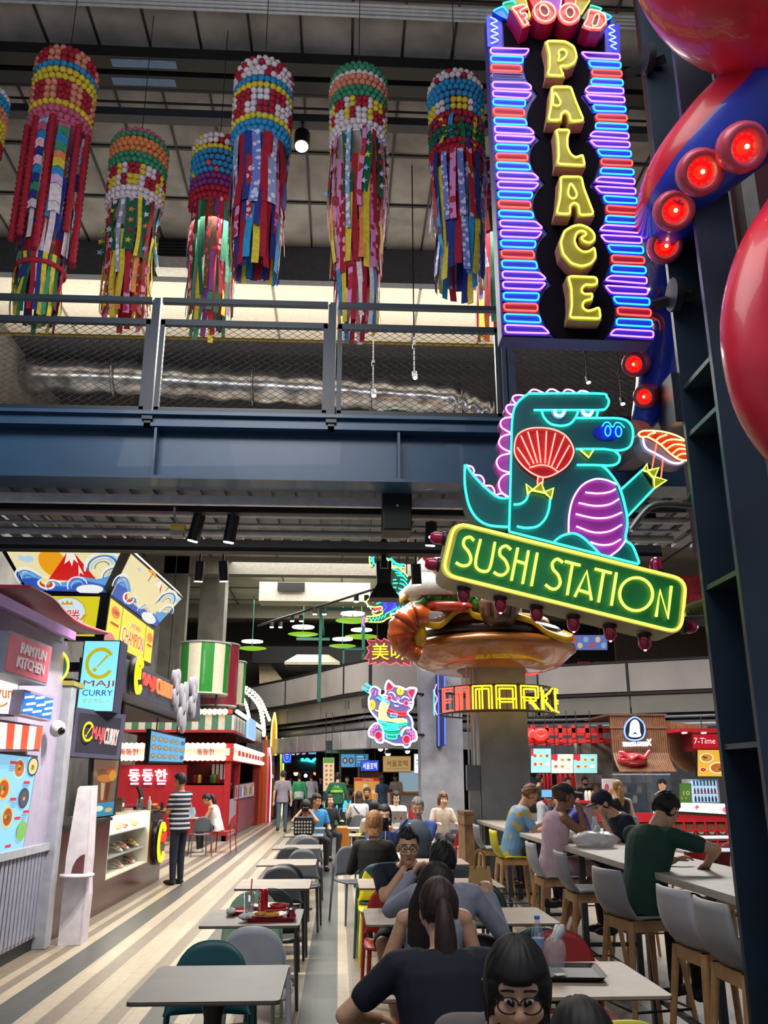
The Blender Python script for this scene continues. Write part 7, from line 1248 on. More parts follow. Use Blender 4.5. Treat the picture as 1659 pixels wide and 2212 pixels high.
def make_chair(col, h=.82):
    t = thing('shell_chair', 'x', 'chair'); m = M(col, .42, var=.03)
    mb = MB(); mb.grid(lambda u, v: V(((u-.5)*(.40+.03*sin(pi*v)), -.2+.42*v, .45-.012*cos((u-.5)*pi)+.01*(v-.5)**2)), 8, 6); build('seat', mb, m, t, local=True, solid=.018, fixn=False)
    def bk(u, v):
        a = (u-.5)*2; e = (1-abs(a)**2.6)**.38 if abs(a) < 1 else 0; z = .5+(h-.5)*(.0+v*e)+.0; return V((a*.215*(1-.06*v), -.2-.05*v+.05*a*a, max(z, .5)))
    mb = MB(); mb.grid(bk, 16, 8); build('backrest', mb, m, t, local=True, solid=.016, fixn=False)
    for sx in (-1, 1):
        build('leg', MB().tube([(sx*.2, -.245, h-.2), (sx*.205, -.22, .5), (sx*.225, -.26, 0)], [.013, .016, .012], 8), m, t, local=True); build('leg', MB().tube([(sx*.18, .19, .44), (sx*.2, .22, 0)], [.017, .012], 8), m, t, local=True)
    return t
def make_stool(col):
    t = thing('bar_stool', 'x', 'stool'); m = M(col, .45, var=.03); wd = M('#c79a68', .5, var=.1, scale=12)
    def sh(u, v):
        a = (u-.5)*2; s = v*.66
        if s < .36: y, z = .2-s, .765+.02*max(0, (s-.3)/.06)*.3
        else: k = (s-.36)/.3; y, z = -.16-.06*sin(min(1, k*1.6)*pi/2)-.03*k, .77+.03*k+.25*k**1.25
        w = .205*(1-.12*max(0, (v-.8)/.2)**2); return V((a*w, y+.035*a*a*(v > .5), z+.012*a*a*(v < .5)))
    mb = MB(); mb.grid(sh, 10, 18); build('shell_seat', mb, m, t, local=True, solid=.016, fixn=False)
    build('seat_frame', MB().bb(-.165, .165, -.165, -.135, .69, .755).bb(-.165, .165, .135, .165, .69, .755).bb(-.165, -.135, -.165, .165, .69, .755).bb(.135, .165, -.165, .165, .69, .755), wd, t, local=True)
    for sx, sy in ((-1, -1), (1, -1), (1, 1), (-1, 1)): build('leg', MB().cone((sx*.15, sy*.15, .75), (sx*.225, sy*.225, 0), .021, .014, 10), wd, t, local=True)
    f = .2; build('footrest', MB().tube([V((-f, -f, .26)), V((f, -f, .26)), V((f, f, .26)), V((-f, f, .26))], .008, 6, True), DARK, t, local=True); return t
def put(maker, cache={}):
    def f(key, loc, rz, label, group=None):
        if key not in cache: o = maker(key); cache[key] = o; o.location = loc; o.rotation_euler = (0, 0, rz); o['label'] = label; (group and o.__setitem__('group', group)); return o
        return dup(cache[key], loc, rz, label, group)
    return f
table = put(lambda k: make_table(*k), {}); chair = put(make_chair, {}); stool = put(make_stool, {})
LT = ('nearest empty grey table of the single row, teal chair behind it', 'grey table carrying the red trays', 'grey table just beyond the red trays, in front of a black chair', 'fourth grey table of the single row', 'fifth grey table of the single row, before the pale chair', 'grey table with the black and white tote bag on it', 'small grey table beside the blue shirted person', 'far grey table of the single row', 'farthest grey table of the single row')
for k, y in enumerate(FR): table(('#5f574f' if k == 0 else '#7a6f62', .61), (-.525, y+.35, 0), 0, LT[k], 'single row tables by the walkway')
NM = ('lowest', 'second', 'third', 'fourth', 'fifth', 'sixth', 'seventh')
for k, y in enumerate(FR[:7]):
    table(('#a18d7b', .595), (.48, y+.35, 0), 0, '%s beige table of the double row, the one on the walkway side' % NM[k], 'double row tables'); table(('#a18d7b', .595), (1.085, y+.35, 0), 0, '%s beige table of the double row, the one on the bar side' % NM[k], 'double row tables')
G1 = 'chairs round the small tables'
for c, x, y, rz, lab in (('#17525a', -.62, 4.62, pi, 'dark teal chair facing the nearest grey table'), ('#c3c5cc', -.46, 5.52, 0, 'white chair with a cut-out, behind the dark teal chair'), ('#9dbf9c', -.6, 6.62, pi, 'mint green chair behind the red trays'), ('#3a3d42', -.5, 7.3, 0, 'black chair just behind the mint green one'), ('#2e3237', -.5, 9.25, 0, 'black chair behind the third grey table'),
      ('#33373d', -.55, 11.4, 0, 'dark grey chair with rounded back behind the fourth grey table'), ('#b5b8bd', -.5, 13.8, 0, 'pale grey chair behind the fifth grey table'), ('#53585e', -.42, 14.1 if 0 else 12.8, pi, 'mid grey chair facing the fifth grey table'), ('#3b4046', -.4, 10.62, pi, 'dark chair on the far side of the fourth grey table'), ('#2a2d33', -.52, 8.58, pi, 'black chair on the far side of the third grey table'),
      ('#b8352a', .42, 6.95, pi, 'red chair under the man with glasses'), ('#cdc21c', .42, 8.75, pi, 'yellow chair behind the man with glasses'), ('#565b62', .22, 11.05, R(200), 'grey chair on the walkway side of the woman photographing with a phone'), ('#1f4a42', 1.12, 5.42, 0, 'dark green chair behind the paper bag table'), ('#b02c2a', 1.2, 4.85, pi, 'red chair near the black tray'), ('#d4c81e', .98, 3.5, 0, 'yellow chair at the bottom edge below the black tray'),
      ('#1f4a42', 1.1, 7.05, R(170), 'dark green chair at the far side of the paper bag'), ('#3c4148', 1.15, 8.5, pi, 'dark grey chair beyond the black leather bag'), ('#1f4a42', .42, 3.42, 0, 'dark green chair under the ponytailed woman'), ('#b8352a', .56, 4.98, pi, 'red chair under the long haired woman'), ('#2f5f58', .6, 5.32, 0, 'dark green chair under the man with the grey and white shirt'),
      ('#26555a', .4, 9.2, 0, 'teal chair under the short blond haired person'), ('#3a3d42', .56, 10.7, pi, 'black chair under the woman photographing with a phone'), ('#3a3d42', 1.08, 12.2, pi, 'black chair under the grey haired man'), ('#1f5a5a', .58, 14.6, R(-20), 'teal chair under the woman with the yellow bag'), ('#6a6e74', .5, 21.6, 0, 'grey chair under the woman with the shoulder strap'), ('#6a6e74', 1.2, 19.3, pi, 'grey chair under the woman with the laptop'), ('#3a3d42', .74, 23.6, pi, 'dark chair under the bearded man'),
      ('#6a6e74', -.53, 15.4, pi, 'grey chair under the person raising a camera'), ('#6a6e74', -.43, 17.4, pi, 'grey chair under the person in bright blue'), ('#a02a34', -2.62, 21.3, R(80), 'red chair under the woman in the white tank top'), ('#5a6068', -3.0, 20.3, R(20), 'grey armless chair in front of the woman in the white tank top'), ('#b02c2a', 2.12, 16.2, R(30), 'red chair beside the wooden box by the column'), ('#c8c4c0', 1.98, 17.6, pi, 'white chair under the woman with sunglasses in her hair'),
      ('#a8202a', 4.85, 12.5, R(10), 'red chair before the long white table on the bar side'), ('#98303a', 5.12, 11.9, R(-10), 'faded red chair beside the brighter red one'), ('#a8202a', 5.1, 10.7, R(60), 'red chair cut off by the steel column'), ('#1c3a36', 5.0, 14.7, pi, 'dark green chair behind the long white table'), ('#20242a', 4.75, 15.2, pi, 'black chair behind the long white table'), ('#20242a', 4.2, 13.4, R(-90), 'black chair at the end of the long white table')):
    chair(c, (x, y, 0), rz, lab, G1)
for c, x, y, s in (('#b8bac8', 4.75, 11.45, 1.2), ('#b8bac8', 5.3, 13.8, 2.1), ('#b8bac8', 5.35, 16.0, 1.4)):
    table((c, .9 if s < 1.3 else 1.6 if s > 2 else 1.1), (x, y, 0), 0, {1.2: 'white table with red chairs, nearest of the three past the bar', 2.1: 'longest white table past the bar', 1.4: 'farthest white table past the bar'}[s], 'white tables past the bar')
table(('#c8bcb4', .62), (-3.5, 21.2, 0), R(90), 'small cafe table with a pale blue handbag in front of the red stall', None)
# long high table
XB0, XB1, YB0, YB1, ZBAR = 2.03, 2.68, 4.45, 13.3, 1.03
t = thing('high_bar_table', 'long white high bar table running from the concrete column towards the steel column', 'table', (2.35, 9, 0))
build('tabletop', MB().bb(XB0, XB1, YB0, YB1, ZBAR-.045, ZBAR), M('#b9b2a6', .4, var=.05), t, bevel=.004)
for y in (4.75, 6.35, 8.0, 9.7, 11.4, 13.0):
    for x in (XB0+.1, XB1-.1): build('leg', MB().bb(x-.025, x+.025, y-.025, y+.025, 0, ZBAR-.045), M('#3a3f42', .4), t)
    build('stretcher', MB().bb(XB0+.1, XB1-.1, y-.015, y+.015, .24, .27), M('#2a2e32', .4), t)
build('foot_rail', MB().bb(XB0+.09, XB0+.12, 4.8, 13.0, .2, .23), M('#2a2e32', .4), t)
E_ = R(-90)
for c, x, y, rz, lab in (('#d6cf22', 1.98, 10.35, E_, 'yellow bar stool under the man in the floral shirt'), ('#c2c4c8', 1.98, 8.35, E_, 'white bar stool under the woman in the pink top'), ('#9b9da0', 1.99, 7.3, E_, 'empty mid grey bar stool between the pink and green tops'), ('#a8a9ab', 1.95, 5.98, R(-78), 'light grey bar stool under the man in the green polo shirt'), ('#c6c8cc', 2.0, 4.92, R(-84), 'empty white bar stool, second from the steel column'), ('#a3a5a8', 2.0, 4.42, R(-88), 'empty grey bar stool touching the steel column'),
      ('#c2c4c8', 2.85, 10.5, pi/2, 'pale bar stool across the bar under the woman in purple'), ('#5a5e62', 2.85, 8.7, pi/2, 'dark grey bar stool across the bar under the person in the cap'), ('#9b9da0', 2.8, 12.2, pi/2, 'grey bar stool across the bar under the person in black and white'), ('#8a8e94', 2.86, 5.4, pi/2, 'grey bar stool across the bar near the steel column'), ('#b0b2b6', 2.86, 6.9, pi/2, 'pale grey bar stool across the bar from the green polo shirt'), ('#8a8e94', 1.98, 11.6, E_, 'grey bar stool behind the man in the floral shirt'), ('#9b9da0', 4.4, 14.0, R(0), 'grey bar stool under the blonde ponytailed woman')):
    stool(c, (x, y, 0), rz, lab, 'bar stools along the high table')
x0_, x1_ = AT(1004, 1800, 12.9).x, AT(1025, 1800, 12.9).x
t = thing('wooden_planter_box', 'tall narrow wooden slatted box beside the concrete column', 'box', ((x0_+x1_)/2, 13.1, 0)); build('slats', MB().bb(x0_, x1_, 12.9, 13.6, 0, 1.12), M('#8a6a48', .6, var=.15), t); build('top_band', MB().bb(x0_-.01, x1_+.01, 12.88, 13.62, .98, 1.0).bb(x0_-.01, x1_+.01, 12.88, 13.62, 1.12, 1.16), M('#7a5c3e', .6), t)
# ---------------------------------------------------------------- things on the tables
ZT_ = .756
def tray(x, y, z, rz, w, d, col, label):
    t = thing('serving_tray', label, 'tray', (x, y, z), rz); q = lambda s, zz: [p+V((0, 0, zz)) for p in rr([V((-w/2*s, -d/2*s, 0)), V((w/2*s, -d/2*s, 0)), V((w/2*s, d/2*s, 0)), V((-w/2*s, d/2*s, 0))], .03, 4)]
    build('tray_body', MB().loft([q(.9, 0), q(1, .022), q(1.02, .022), q(.985, .02), q(.9, .006)], True, False), M(col, .45), t, local=True); return t
tray(-.41, 5.99, ZT_, R(4), .31, .24, '#c01a28', 'red tray holding the curry plate, nearest edge of the table'); tray(-.53, 6.26, ZT_, R(-3), .36, .22, '#c01a28', 'red tray at the back with bowls and a can')
single('food_plate', MB().lathe([(.06, 0), (.12, .018), (.13, .024), (.11, .014), (0, .008)], (-.43, 6.0, ZT_+.008), 24), M('#e8e4dc', .3), 'white plate with half eaten orange food on the front red tray', 'plate')
single('leftover_food', MB().ell((-.43, 6.0, ZT_+.03), .075, .06, .018, fn=lambda d: 1+.2*sin(5*d.x+4*d.y)), M('#d8842a', .5, var=.4, scale=30), 'orange leftover food on the white plate', 'food')
single('white_dish', MB().lathe([(.07, 0), (.11, .03), (.12, .034), (.1, .026), (0, .01)], (-.46, 6.33, ZT_+.008), 22), M('#e8e4e0', .3), 'shallow white dish at the back of the rear red tray', 'dish')
single('red_bowl', MB().lathe([(.04, 0), (.065, .05), (.068, .05), (.045, .008), (0, .008)], (-.375, 6.22, ZT_+.008), 20), M('#b01a24', .3), 'small red bowl on the rear red tray', 'bowl')
single('red_spoon', MB().tube([(-.44, 5.97, ZT_+.045), (-.36, 6.0, ZT_+.05), (-.25, 6.05, ZT_+.055)], [.012, .005, .006], 6), M('#b01a24', .3), 'red spoon lying across the white plate', 'spoon')
single('metal_cup', MB().lathe([(.025, 0), (.03, .05), (.031, .05), (.022, .006), (0, .006)], (-.29, 6.05, ZT_+.008), 16), M('#b8b8ba', .2, .9), 'small metal cup at the corner of the front red tray', 'cup')
t = thing('drink_can', 'red soft drink can with white script on the rear red tray', 'can', (-.475, 6.13, ZT_+.008)); build('can_body', MB().lathe([(.024, 0), (.032, .008), (.032, .14), (.026, .155), (.025, .155), (0, .15)], (-.475, 6.13, ZT_+.008), 24), M('#c0101c', .25, .3), t); mb = MB(); text(mb, 'Coca-Cola', V((-.487, 6.0965, ZT_+.02)), V((-.487, 6.0965, ZT_+.15)), V((-.507, 6.0985, ZT_+.02)), depth=.001, bold=.01); build('script', mb, M('#f2f0f0', .4), t)
t = thing('ice_glass', 'clear glass with ice and red straw on the front red tray', 'glass', (-.555, 6.02, ZT_+.006)); build('tumbler', MB().lathe([(.03, 0), (.038, .15), (.035, .15), (.028, .008), (0, .008)], (-.555, 6.02, ZT_+.006), 20), GLASS(.22), t); build('ice', MB().box((-.56, 6.02, ZT_+.04), (.028, .028, .026), .4).box((-.545, 6.03, ZT_+.07), (.026, .026, .026), .9), GLASS(.3, '#ffffff'), t); build('straw', MB().cone((-.555, 6.02, ZT_+.02), (-.545, 6.06, ZT_+.23), .004), M('#d04040', .4), t)
for k, (x, y) in enumerate(((-.57, 5.91), (-.54, 5.93), (-.68, 6.14))): single('crumpled_tissue', MB().ell((x, y, ZT_+.028), .032, .028, .02, fn=lambda d: 1+.25*sin(9*d.x+k)*cos(8*d.y)), M('#eceae6', .8), ('crumpled white tissue at the corner of the front tray', 'crumpled white tissue next to the first one', 'crumpled white tissue beside the rear tray')[k], 'tissue', 'crumpled tissues by the trays')
tray(.98, 4.3, ZT_, R(-6), .44, .32, '#101214', 'black tray on the nearest double row table'); single('paper_scrap', MB().box((1.0, 4.24, ZT_+.012), (.05, .035, .004), .3), M('#e8e6e2', .8), 'white paper scrap on the black tray', 'paper')
# paper bag
t = thing('paper_bag', 'tan paper carrier bag with twisted handles standing on the beige table', 'bag', (.93, 6.02, ZT_)); m = M('#c69f62', .7, var=.05); w, d, h = .085, .05, .3
def RB(s, z, pinch=1): return [V((.93+sx*w*s, 6.02+sy*d*s*pinch, ZT_+z)) for sx, sy in ((-1, -1), (1, -1), (1, 1), (-1, 1))]
build('bag_body', MB().loft([RB(1, 0), RB(.98, .1), RB(.86, .22, .6), RB(.76, h, .2)], True, False), m, t)
for sy in (-1, 1): build('handle', MB().tube(cr([V((.93-.035, 6.02+sy*.012, ZT_+h-.01)), V((.93-.03, 6.02+sy*.02, ZT_+h+.07)), V((.93, 6.02+sy*.02, ZT_+h+.1)), V((.93+.03, 6.02+sy*.02, ZT_+h+.07)), V((.93+.035, 6.02+sy*.012, ZT_+h-.01))], False, 4), .006, 6), M('#b08a50', .7), t)
t = thing('power_bank', 'white power bank with a white cable on the beige table by the paper bag', 'power bank', (.93, 5.86, ZT_)); build('case', MB().box((.93, 5.86, ZT_+.009), (.075, .11, .016), .2), M('#e4e2de', .4), t, bevel=.003); build('cable', MB().tube(cr([V(q) for q in ((.93, 5.8, ZT_+.01), (.95, 5.74, ZT_), (.94, 5.71, .66), (.88, 5.7, .5))], False, 5), .004, 6), M('#e8e6e4', .5), t)
t = thing('black_tote', 'black bag with white vertical lettering hanging under the beige table', 'bag', (.86, 5.55, .35)); build('bag_body', MB().ell((.86, 5.57, .56), .19, .1, .17, 18, 12), M('#0d0d10', .6), t); mb = MB(); text(mb, 'NOR', V((.9, 5.466, .5)), V((.9, 5.466, .66)), V((.85, 5.466, .5)), depth=.003, bold=.02); build('lettering', mb, M('#d8d8d8', .5), t)
single('leather_bag', MB().ell((.86, 6.42, ZT_+.06), .16, .09, .055, 18, 10, fn=lambda d: 1+.1*sin(6*d.x+5*d.z)), M('#0e0e11', .35), 'black leather bag slumped on the table behind the paper bag', 'bag')
def bottle(x, y, z, h, label, cap='#2a5ac0', col='#d8e8f4'):
    t = thing('water_bottle', label, 'bottle', (x, y, z)); build('bottle_body', MB().lathe([(.02, 0), (.032, .008), (.032, h*.62), (.026, h*.7), (.012, h*.9), (.012, h*.93), (0, h*.93)], (x, y, z), 18), GLASS(.3, col), t); build('label_band', MB().lathe([(.0325, h*.3), (.0325, h*.5)], (x, y, z), 18), M('#7a9ac8', .5), t); build('cap', MB().lathe([(.014, h*.92), (.014, h), (0, h)], (x, y, z), 12), M(cap, .4), t)
bottle(.33, 9.72, ZT_, .24, 'clear plastic water bottle standing beside the red food box', '#c8d4e8'); bottle(2.2, 8.75, ZBAR, .2, 'clear water bottle beside the plastic bags on the bar'); bottle(.99, 4.62, ZT_, .2, 'water bottle with a blue cap behind the older woman')
single('thermos', MB().lathe([(.035, 0), (.035, .16), (.022, .2), (.022, .24), (0, .24)], (2.36, 8.3, ZBAR), 18), M('#ccd8dc', .35), 'white thermos with blue pattern on the bar in front of the capped person', 'flask')
t = thing('food_box', 'red and white takeaway box on the table before the woman with the phone', 'food box', (.55, 9.85, ZT_)); build('box', MB().box((.55, 9.85, ZT_+.02), (.2, .16, .04)), M('#8a1c28', .4), t); build('lid', MB().box((.58, 9.97, ZT_+.06), (.2, .12, .01), rot=Matrix.Rotation(R(30), 3, 'X')), M('#d8d4d0', .4), t)
def plastic(x, y, z, rx_, ry_, rz_, label):
    t = thing('plastic_bag', label, 'bag', (x, y, z)); mb = MB(); mb.ell((x, y, z+rz_*.8), rx_, ry_, rz_, 26, 18, fn=lambda d: 1+.1*sin(11*d.x+5*d.z)*cos(9*d.y+3*d.z)-.25*max(0, d.z)**3); build('bag_body', mb, M('#e6e8ea', .25, var=.06, scale=30, bump=.5, alpha=.66 if rx_ > .08 else .3), t)
    build('knot', MB().tube([V((x, y, z+rz_*1.4)), V((x+.03, y, z+rz_*1.9)), V((x+.05, y+.02, z+rz_*2.0))], [.02, .03, .01], 8), M('#d0d2d4', .3), t)
plastic(2.25, 7.95, ZBAR, .19, .14, .085, 'big white translucent plastic bag on the bar'); plastic(2.2, 8.55, ZBAR, .1, .1, .07, 'smaller plastic bag on the bar nearer the pink top'); plastic(1.02, 4.66 if 0 else 4.4, ZT_+.01, .05, .045, .085, 'thin clear plastic bag standing at the back of the black tray')
t = thing('suitcase', 'amber brown ribbed suitcase on wheels standing in the aisle', 'suitcase', (.12, 21.0, 0)); build('shell', MB().box((.12, 21, .33), (.3, .24, .5)), M('#a86414', .3, coat=.4), t, bevel=.04)
for k in range(6): build('rib', MB().box((.0+.048*k, 20.875, .33), (.012, .02, .44)), M('#c07a20', .3), t)
for sx in (-.1, .1): build('wheel', MB().lathe([(.0, -.02), (.04, -.02), (.04, .02), (0, .02)], (.12+sx, 20.93, .042), 12, (1, 0, 0)), DARK, t)
build('pull_handle', MB().tube([(.04, 21, .58), (.04, 21, .95), (.2, 21, .95), (.2, 21, .58)], .01, 6), M('#8a8a8c', .3, .8), t)
t = thing('patterned_tote', 'black and white patterned tote bag on a grey table in front of a camera', 'bag', (-.53, 14.5, ZT_)); p = AT(655, 1803, 14.5); build('bag_body', MB().box((p.x, 14.5, ZT_+.14), (.3, .1, .27)), M('#101012', .6), t, bevel=.02)
mb = MB()
for i in range(6):
    for j in range(4): mb.box((p.x-.115+.046*i, 14.446, ZT_+.05+.05*j), (.026, .004, .03), rot=Matrix.Rotation(R(45*((i+j) % 2)), 3, 'Y'))
build('white_pattern', mb, M('#c8c8c8', .6), t)
t = thing('laptop', 'open grey laptop with stickers in front of the dark haired woman', 'laptop', (1.2, 18.4, ZT_)); p = AT(862, 1776, 18.5); build('base', MB().box((p.x, 18.62, ZT_+.008), (.33, .23, .016)), M('#a8a8ae', .35, .5), t); build('lid', MB().box((p.x, 18.5, ZT_+.115), (.33, .012, .22), rot=Matrix.Rotation(R(12), 3, 'X')), M('#9a9298', .35, .4), t)
for k in range(5): build('sticker', MB().box((p.x-.08+.04*k, 18.492, ZT_+.08+.03*(k % 3)), (.03, .004, .03), rot=Matrix.Rotation(R(12), 3, 'X')), M(('#3a2a30', '#c87a3a', '#5a3a6a')[k % 3], .5), t)
t = thing('pale_handbag', 'pale blue handbag on the cafe table in front of the red stall', 'bag', (-3.5, 21.2, ZT_)); build('bag_body', MB().loft([[V((-3.45+sx*w, 21.2+sy*.07, ZT_+z)) for sx, sy in ((-1, -1), (1, -1), (1, 1), (-1, 1))] for w, z in ((.17, 0), (.19, .1), (.15, .22))], True, False), M('#8fa4b4', .5), t, bevel=.02); build('handle', MB().tube([V((-3.45+.09*cos(a), 21.2, ZT_+.2+.17*sin(a))) for a in [pi*k/10 for k in range(11)]], .01, 6), M('#8fa4b4', .5), t)
single('floor_scrap', MB().box((1.55, 6.25, .004), (.09, .06, .006), .4), M('#dcdad6', .8), 'white paper scrap dropped on the floor under the stools', 'paper')
# ================================================================ PEOPLE
def blob(mb, vox, it=4):
    me = mb.mesh('figure'); o = bpy.data.objects.new('figure', me); m = o.modifiers.new('r', 'REMESH'); m.mode = 'VOXEL'; m.voxel_size = vox; m.use_smooth_shade = True
    s = o.modifiers.new('s', 'SMOOTH'); s.iterations = it; s.factor = .5
    r = bake(o); bpy.data.objects.remove(o); bpy.data.meshes.remove(me); return r
def cap(mb, p0, p1, r0, r1, n=12):
    p0, p1 = V(p0), V(p1); d = p1-p0; L = max(d.length, 1e-4); a = d/L; x, y = basis(a); rings = []
    for k in range(-3, 1): t = k/3*pi/2*.94; rings.append((p0+a*(r0*sin(t)), r0*cos(t)))
    for k in range(0, 4): t = k/3*pi/2*.94; rings.append((p1+a*(r1*sin(t)), r1*cos(t)))
    return mb.loft([[c+(x*cos(2*pi*j/n)+y*sin(2*pi*j/n))*r for j in range(n)] for c, r in rings])
SK = dict(a='#d6a686', b='#bc8866', c='#96664a', d='#e2b89c')
def person(label, loc, rz, sit=.45, sc=1.0, top='#222', sleeve='short', legs='#23242c', short=False, hair='short', hc='#120f0e', skin='a', lean=.1, head=(0, 0), hands=((-.2, .35, .25), (.2, .35, .25)), shoe='#1c1c1e', w=1.0, vox=.013, knee=None, face=True, feet=None, curl=.6, tname='shirt', stride=0, low=-.1, tmat=None, belly=0, foot=0):
    t = thing('person', label, 'person', loc, rz, None); m = M(SK.get(skin, skin), .5, var=.03, scale=30)
    stand = sit is None; hz = (.93 if stand else sit+.1)/1.0; leg = [0]
    def T(x, y, z):
        a = lean*(.55+.9*max(0, z)); return V((x, y*cos(a)+z*sin(a), hz+z*cos(a)-y*sin(a)))*1.0
    def S_(p): return V(p)
    B, C, Pn, Sh = MB(), MB(), MB(), MB()
    def ring(z, hw, hd, y=0, n=18): return [T(hw*w*cos(2*pi*k/n), y+hd*sin(2*pi*k/n), z) for k in range(n)]
    secs = [(-.1, .15, .1, 0), (0, .165, .115, 0), (.1, .15, .105+belly, .01+belly*.5), (.2, .142, .1+belly, .01+belly*.5), (.33, .162, .112, 0), (.42, .17, .105, -.01), (.475, .15, .085, -.015), (.52, .07, .062, -.015)]
    B.loft([ring(z, a, b, y) for z, a, b, y in secs])
    C.loft([ring(z, a+.02, b+.02, y) for z, a, b, y in [(low, .17, .125, 0)]+secs[1:7]+[(.515, .078, .07, -.015)]])
    # neck and head
    nb, hcn = T(0, -.012, .5), T(0, .02, .685); hr = Matrix.Rotation(head[0], 3, 'Z') @ Matrix.Rotation(-lean*.6-head[1], 3, 'X')
    def H(x, y, z): return hcn + hr @ V((x, y, z))
    cap(B, nb, H(0, -.015, -.07), .058, .05)
    B.ell(H(0, -.012, .025), .074, .094, .095, 18, 12, hr); B.ell(H(0, .03, -.055), .056, .06, .066, 16, 10, hr); B.ell(H(0, .058, -.098), .03, .03, .024, 10, 8, hr); B.ell(H(0, .058, .03), .06, .03, .03, 12, 8, hr)
    cap(B, H(0, .088, .012), H(0, .106, -.03), .011, .017, 8)
    for sx in (-1, 1): B.ell(H(sx*.077, -.008, -.012), .011, .022, .033, 8, 8, hr); B.ell(H(sx*.042, .06, -.03), .03, .028, .028, 10, 8, hr); B.ell(H(sx*.014, .1, -.034), .011, .012, .009, 8, 6, hr)
    # arms, hands
    UL, FL = .285, .25
    for i, sx in enumerate((-1, 1)):
        s = T(sx*.175*w, -.015, .455); h = V(hands[i]); h = V((h.x, h.y, h.z+hz)); pole = V((sx*.5, -.35, -1)) if len(hands[i]) < 4 else V(hands[i][3:6])
        d = h-s; L = min(d.length, UL+FL-.005); d.normalize(); h = s+d*L; a = (UL**2-FL**2+L*L)/(2*L); q = math.sqrt(max(0, UL**2-a*a)); pv = pole-d*pole.dot(d); pv.normalize(); e = s+d*a+pv*q
        cap(B, s, e, .048, .04); cap(B, e, h, .041, .027); cap(B, T(sx*.1*w, -.015, .48), s, .05, .055)
        fd = (h-e).normalized(); up = V((0, 0, 1)); n = (-up+fd*fd.dot(up)); n = n.normalized() if n.length > .1 else V((0, 1, 0)); lat = fd.cross(n).normalized(); k = sx*(1 if lat.x*1 > 0 else -1)
        pc = h+fd*.045; rot = Matrix((lat, fd, n)).transposed(); B.ell(pc, .04, .056, .018, 12, 8, rot)
        for j, (o, ln) in enumerate(((-.028, .068), (-.0095, .08), (.0095, .076), (.028, .06))):
            b0 = h+fd*.08+lat*o; ang = curl; d1 = fd*cos(ang*.6)+n*sin(ang*.6); d2 = fd*cos(ang*1.6)+n*sin(ang*1.6); b1 = b0+d1*ln*.5; cap(B, b0-fd*.02, b1, .0105, .0095, 8); cap(B, b1, b1+d2*ln*.5, .0095, .008, 8)
        ts = -1 if lat.dot(V((sx, 0, 0))) > 0 else 1; b0 = h+fd*.025+lat*ts*.028; b1 = b0+(fd*.7+lat*ts*.6+n*.35).normalized()*.045; cap(B, b0, b1, .014, .011, 8); cap(B, b1, b1+(fd*.9+n*.4).normalized()*.032, .011, .009, 8)
        if sleeve != 'none':
            sl = {'short': .62, 'long': 2}[sleeve]; e1 = s+(e-s)*min(1, sl); cap(C, T(sx*.1*w, -.015, .47), s, .062, .07); cap(C, s, e1, .068, .06 if sl < 1 else .055)
            if sl > 1: cap(C, e, h-fd*.01, .054, .04)
    # legs
    for i, sx in enumerate((-1, 1)):
        hip = V((sx*.09*w, 0, hz-.01))
        if stand:
            o = stride*sx; k = V((sx*.095, o*.5+.02, .5)); an = V((sx*.1, o-(.12 if o < 0 else 0)*abs(stride), .085+(.05 if o < -.05 else 0)))
        else:
            k = V((sx*.11, .43, hz-.03)) if not knee else V((sx*knee[0], knee[1], hz+knee[2])); an = V((sx*.1, .4 if not feet else feet[0], foot+.085 if not feet else feet[1]))
        cap(B, hip, k, .078, .054); cap(B, k, an, .053, .034); cap(B, an, an+V((0, .06, -.03)), .034, .03)
        cap(Pn, hip+V((0, 0, .02)), k if not short else hip+(k-hip)*.86, .086, .07 if not short else .08)
        if not short: cap(Pn, k, an+V((0, 0, .02)), .068, .052)
        Sh.ell(an+V((0, .055, -.045)), .046, .135, .042, 12, 8); cap(Sh, an+V((0, -.01, 0)), an+V((0, 0, -.04)), .042, .05)
    Pn.loft([[V((p.x, p.y, p.z)) for p in ring(z, a, b)] for z, a, b in ((-.12, .14, .11), (-.05, .172, .128), (.03, .17, .124), (.09, .155, .115))])
    build('body', blob(B, vox), m, t); build(tname, blob(C, max(vox, .011), 3), tmat or M(top, .8, var=.06, scale=14), t)
    build('shorts' if short else 'trousers', blob(Pn, max(vox, .012), 3), M(legs, .8, var=.06, scale=14), t)
    build('shoes', blob(Sh, .012, 2), M(shoe, .6), t)
    # hair
    hm = M(hc, .6, var=.3, scale=40); hb = MB(); line = {'bangs': .0, 'bob': .22}.get(hair, .42)
    def hf(d):
        a = math.atan2(d.x, d.y); k = 1.0+.018*sin(23*a+5*d.z)+.018*sin(37*a-7*d.z)+(.03*sin(9*a+11*d.z) if hair == 'short' else 0)
        if d.y > .1 and d.z < line+.12*abs(d.x): k = .84 if abs(d.x) < .82 or hair in ('short', 'pony', 'bun') else 1.02
        if d.z < (-.55 if hair in ('short', 'bun', 'pony') else -.8): k = .8
        if hair in ('short', 'pony', 'bun') and d.z < .05 and d.y > -.08: k = .84
        return k
    g = 1.16 if hair == 'bob' else 1.06
    hb.ell(H(0, -.018, .022), .084*g, .105*g, (.116 if hair == 'short' else .112)*g, 56, 34, hr, hf)
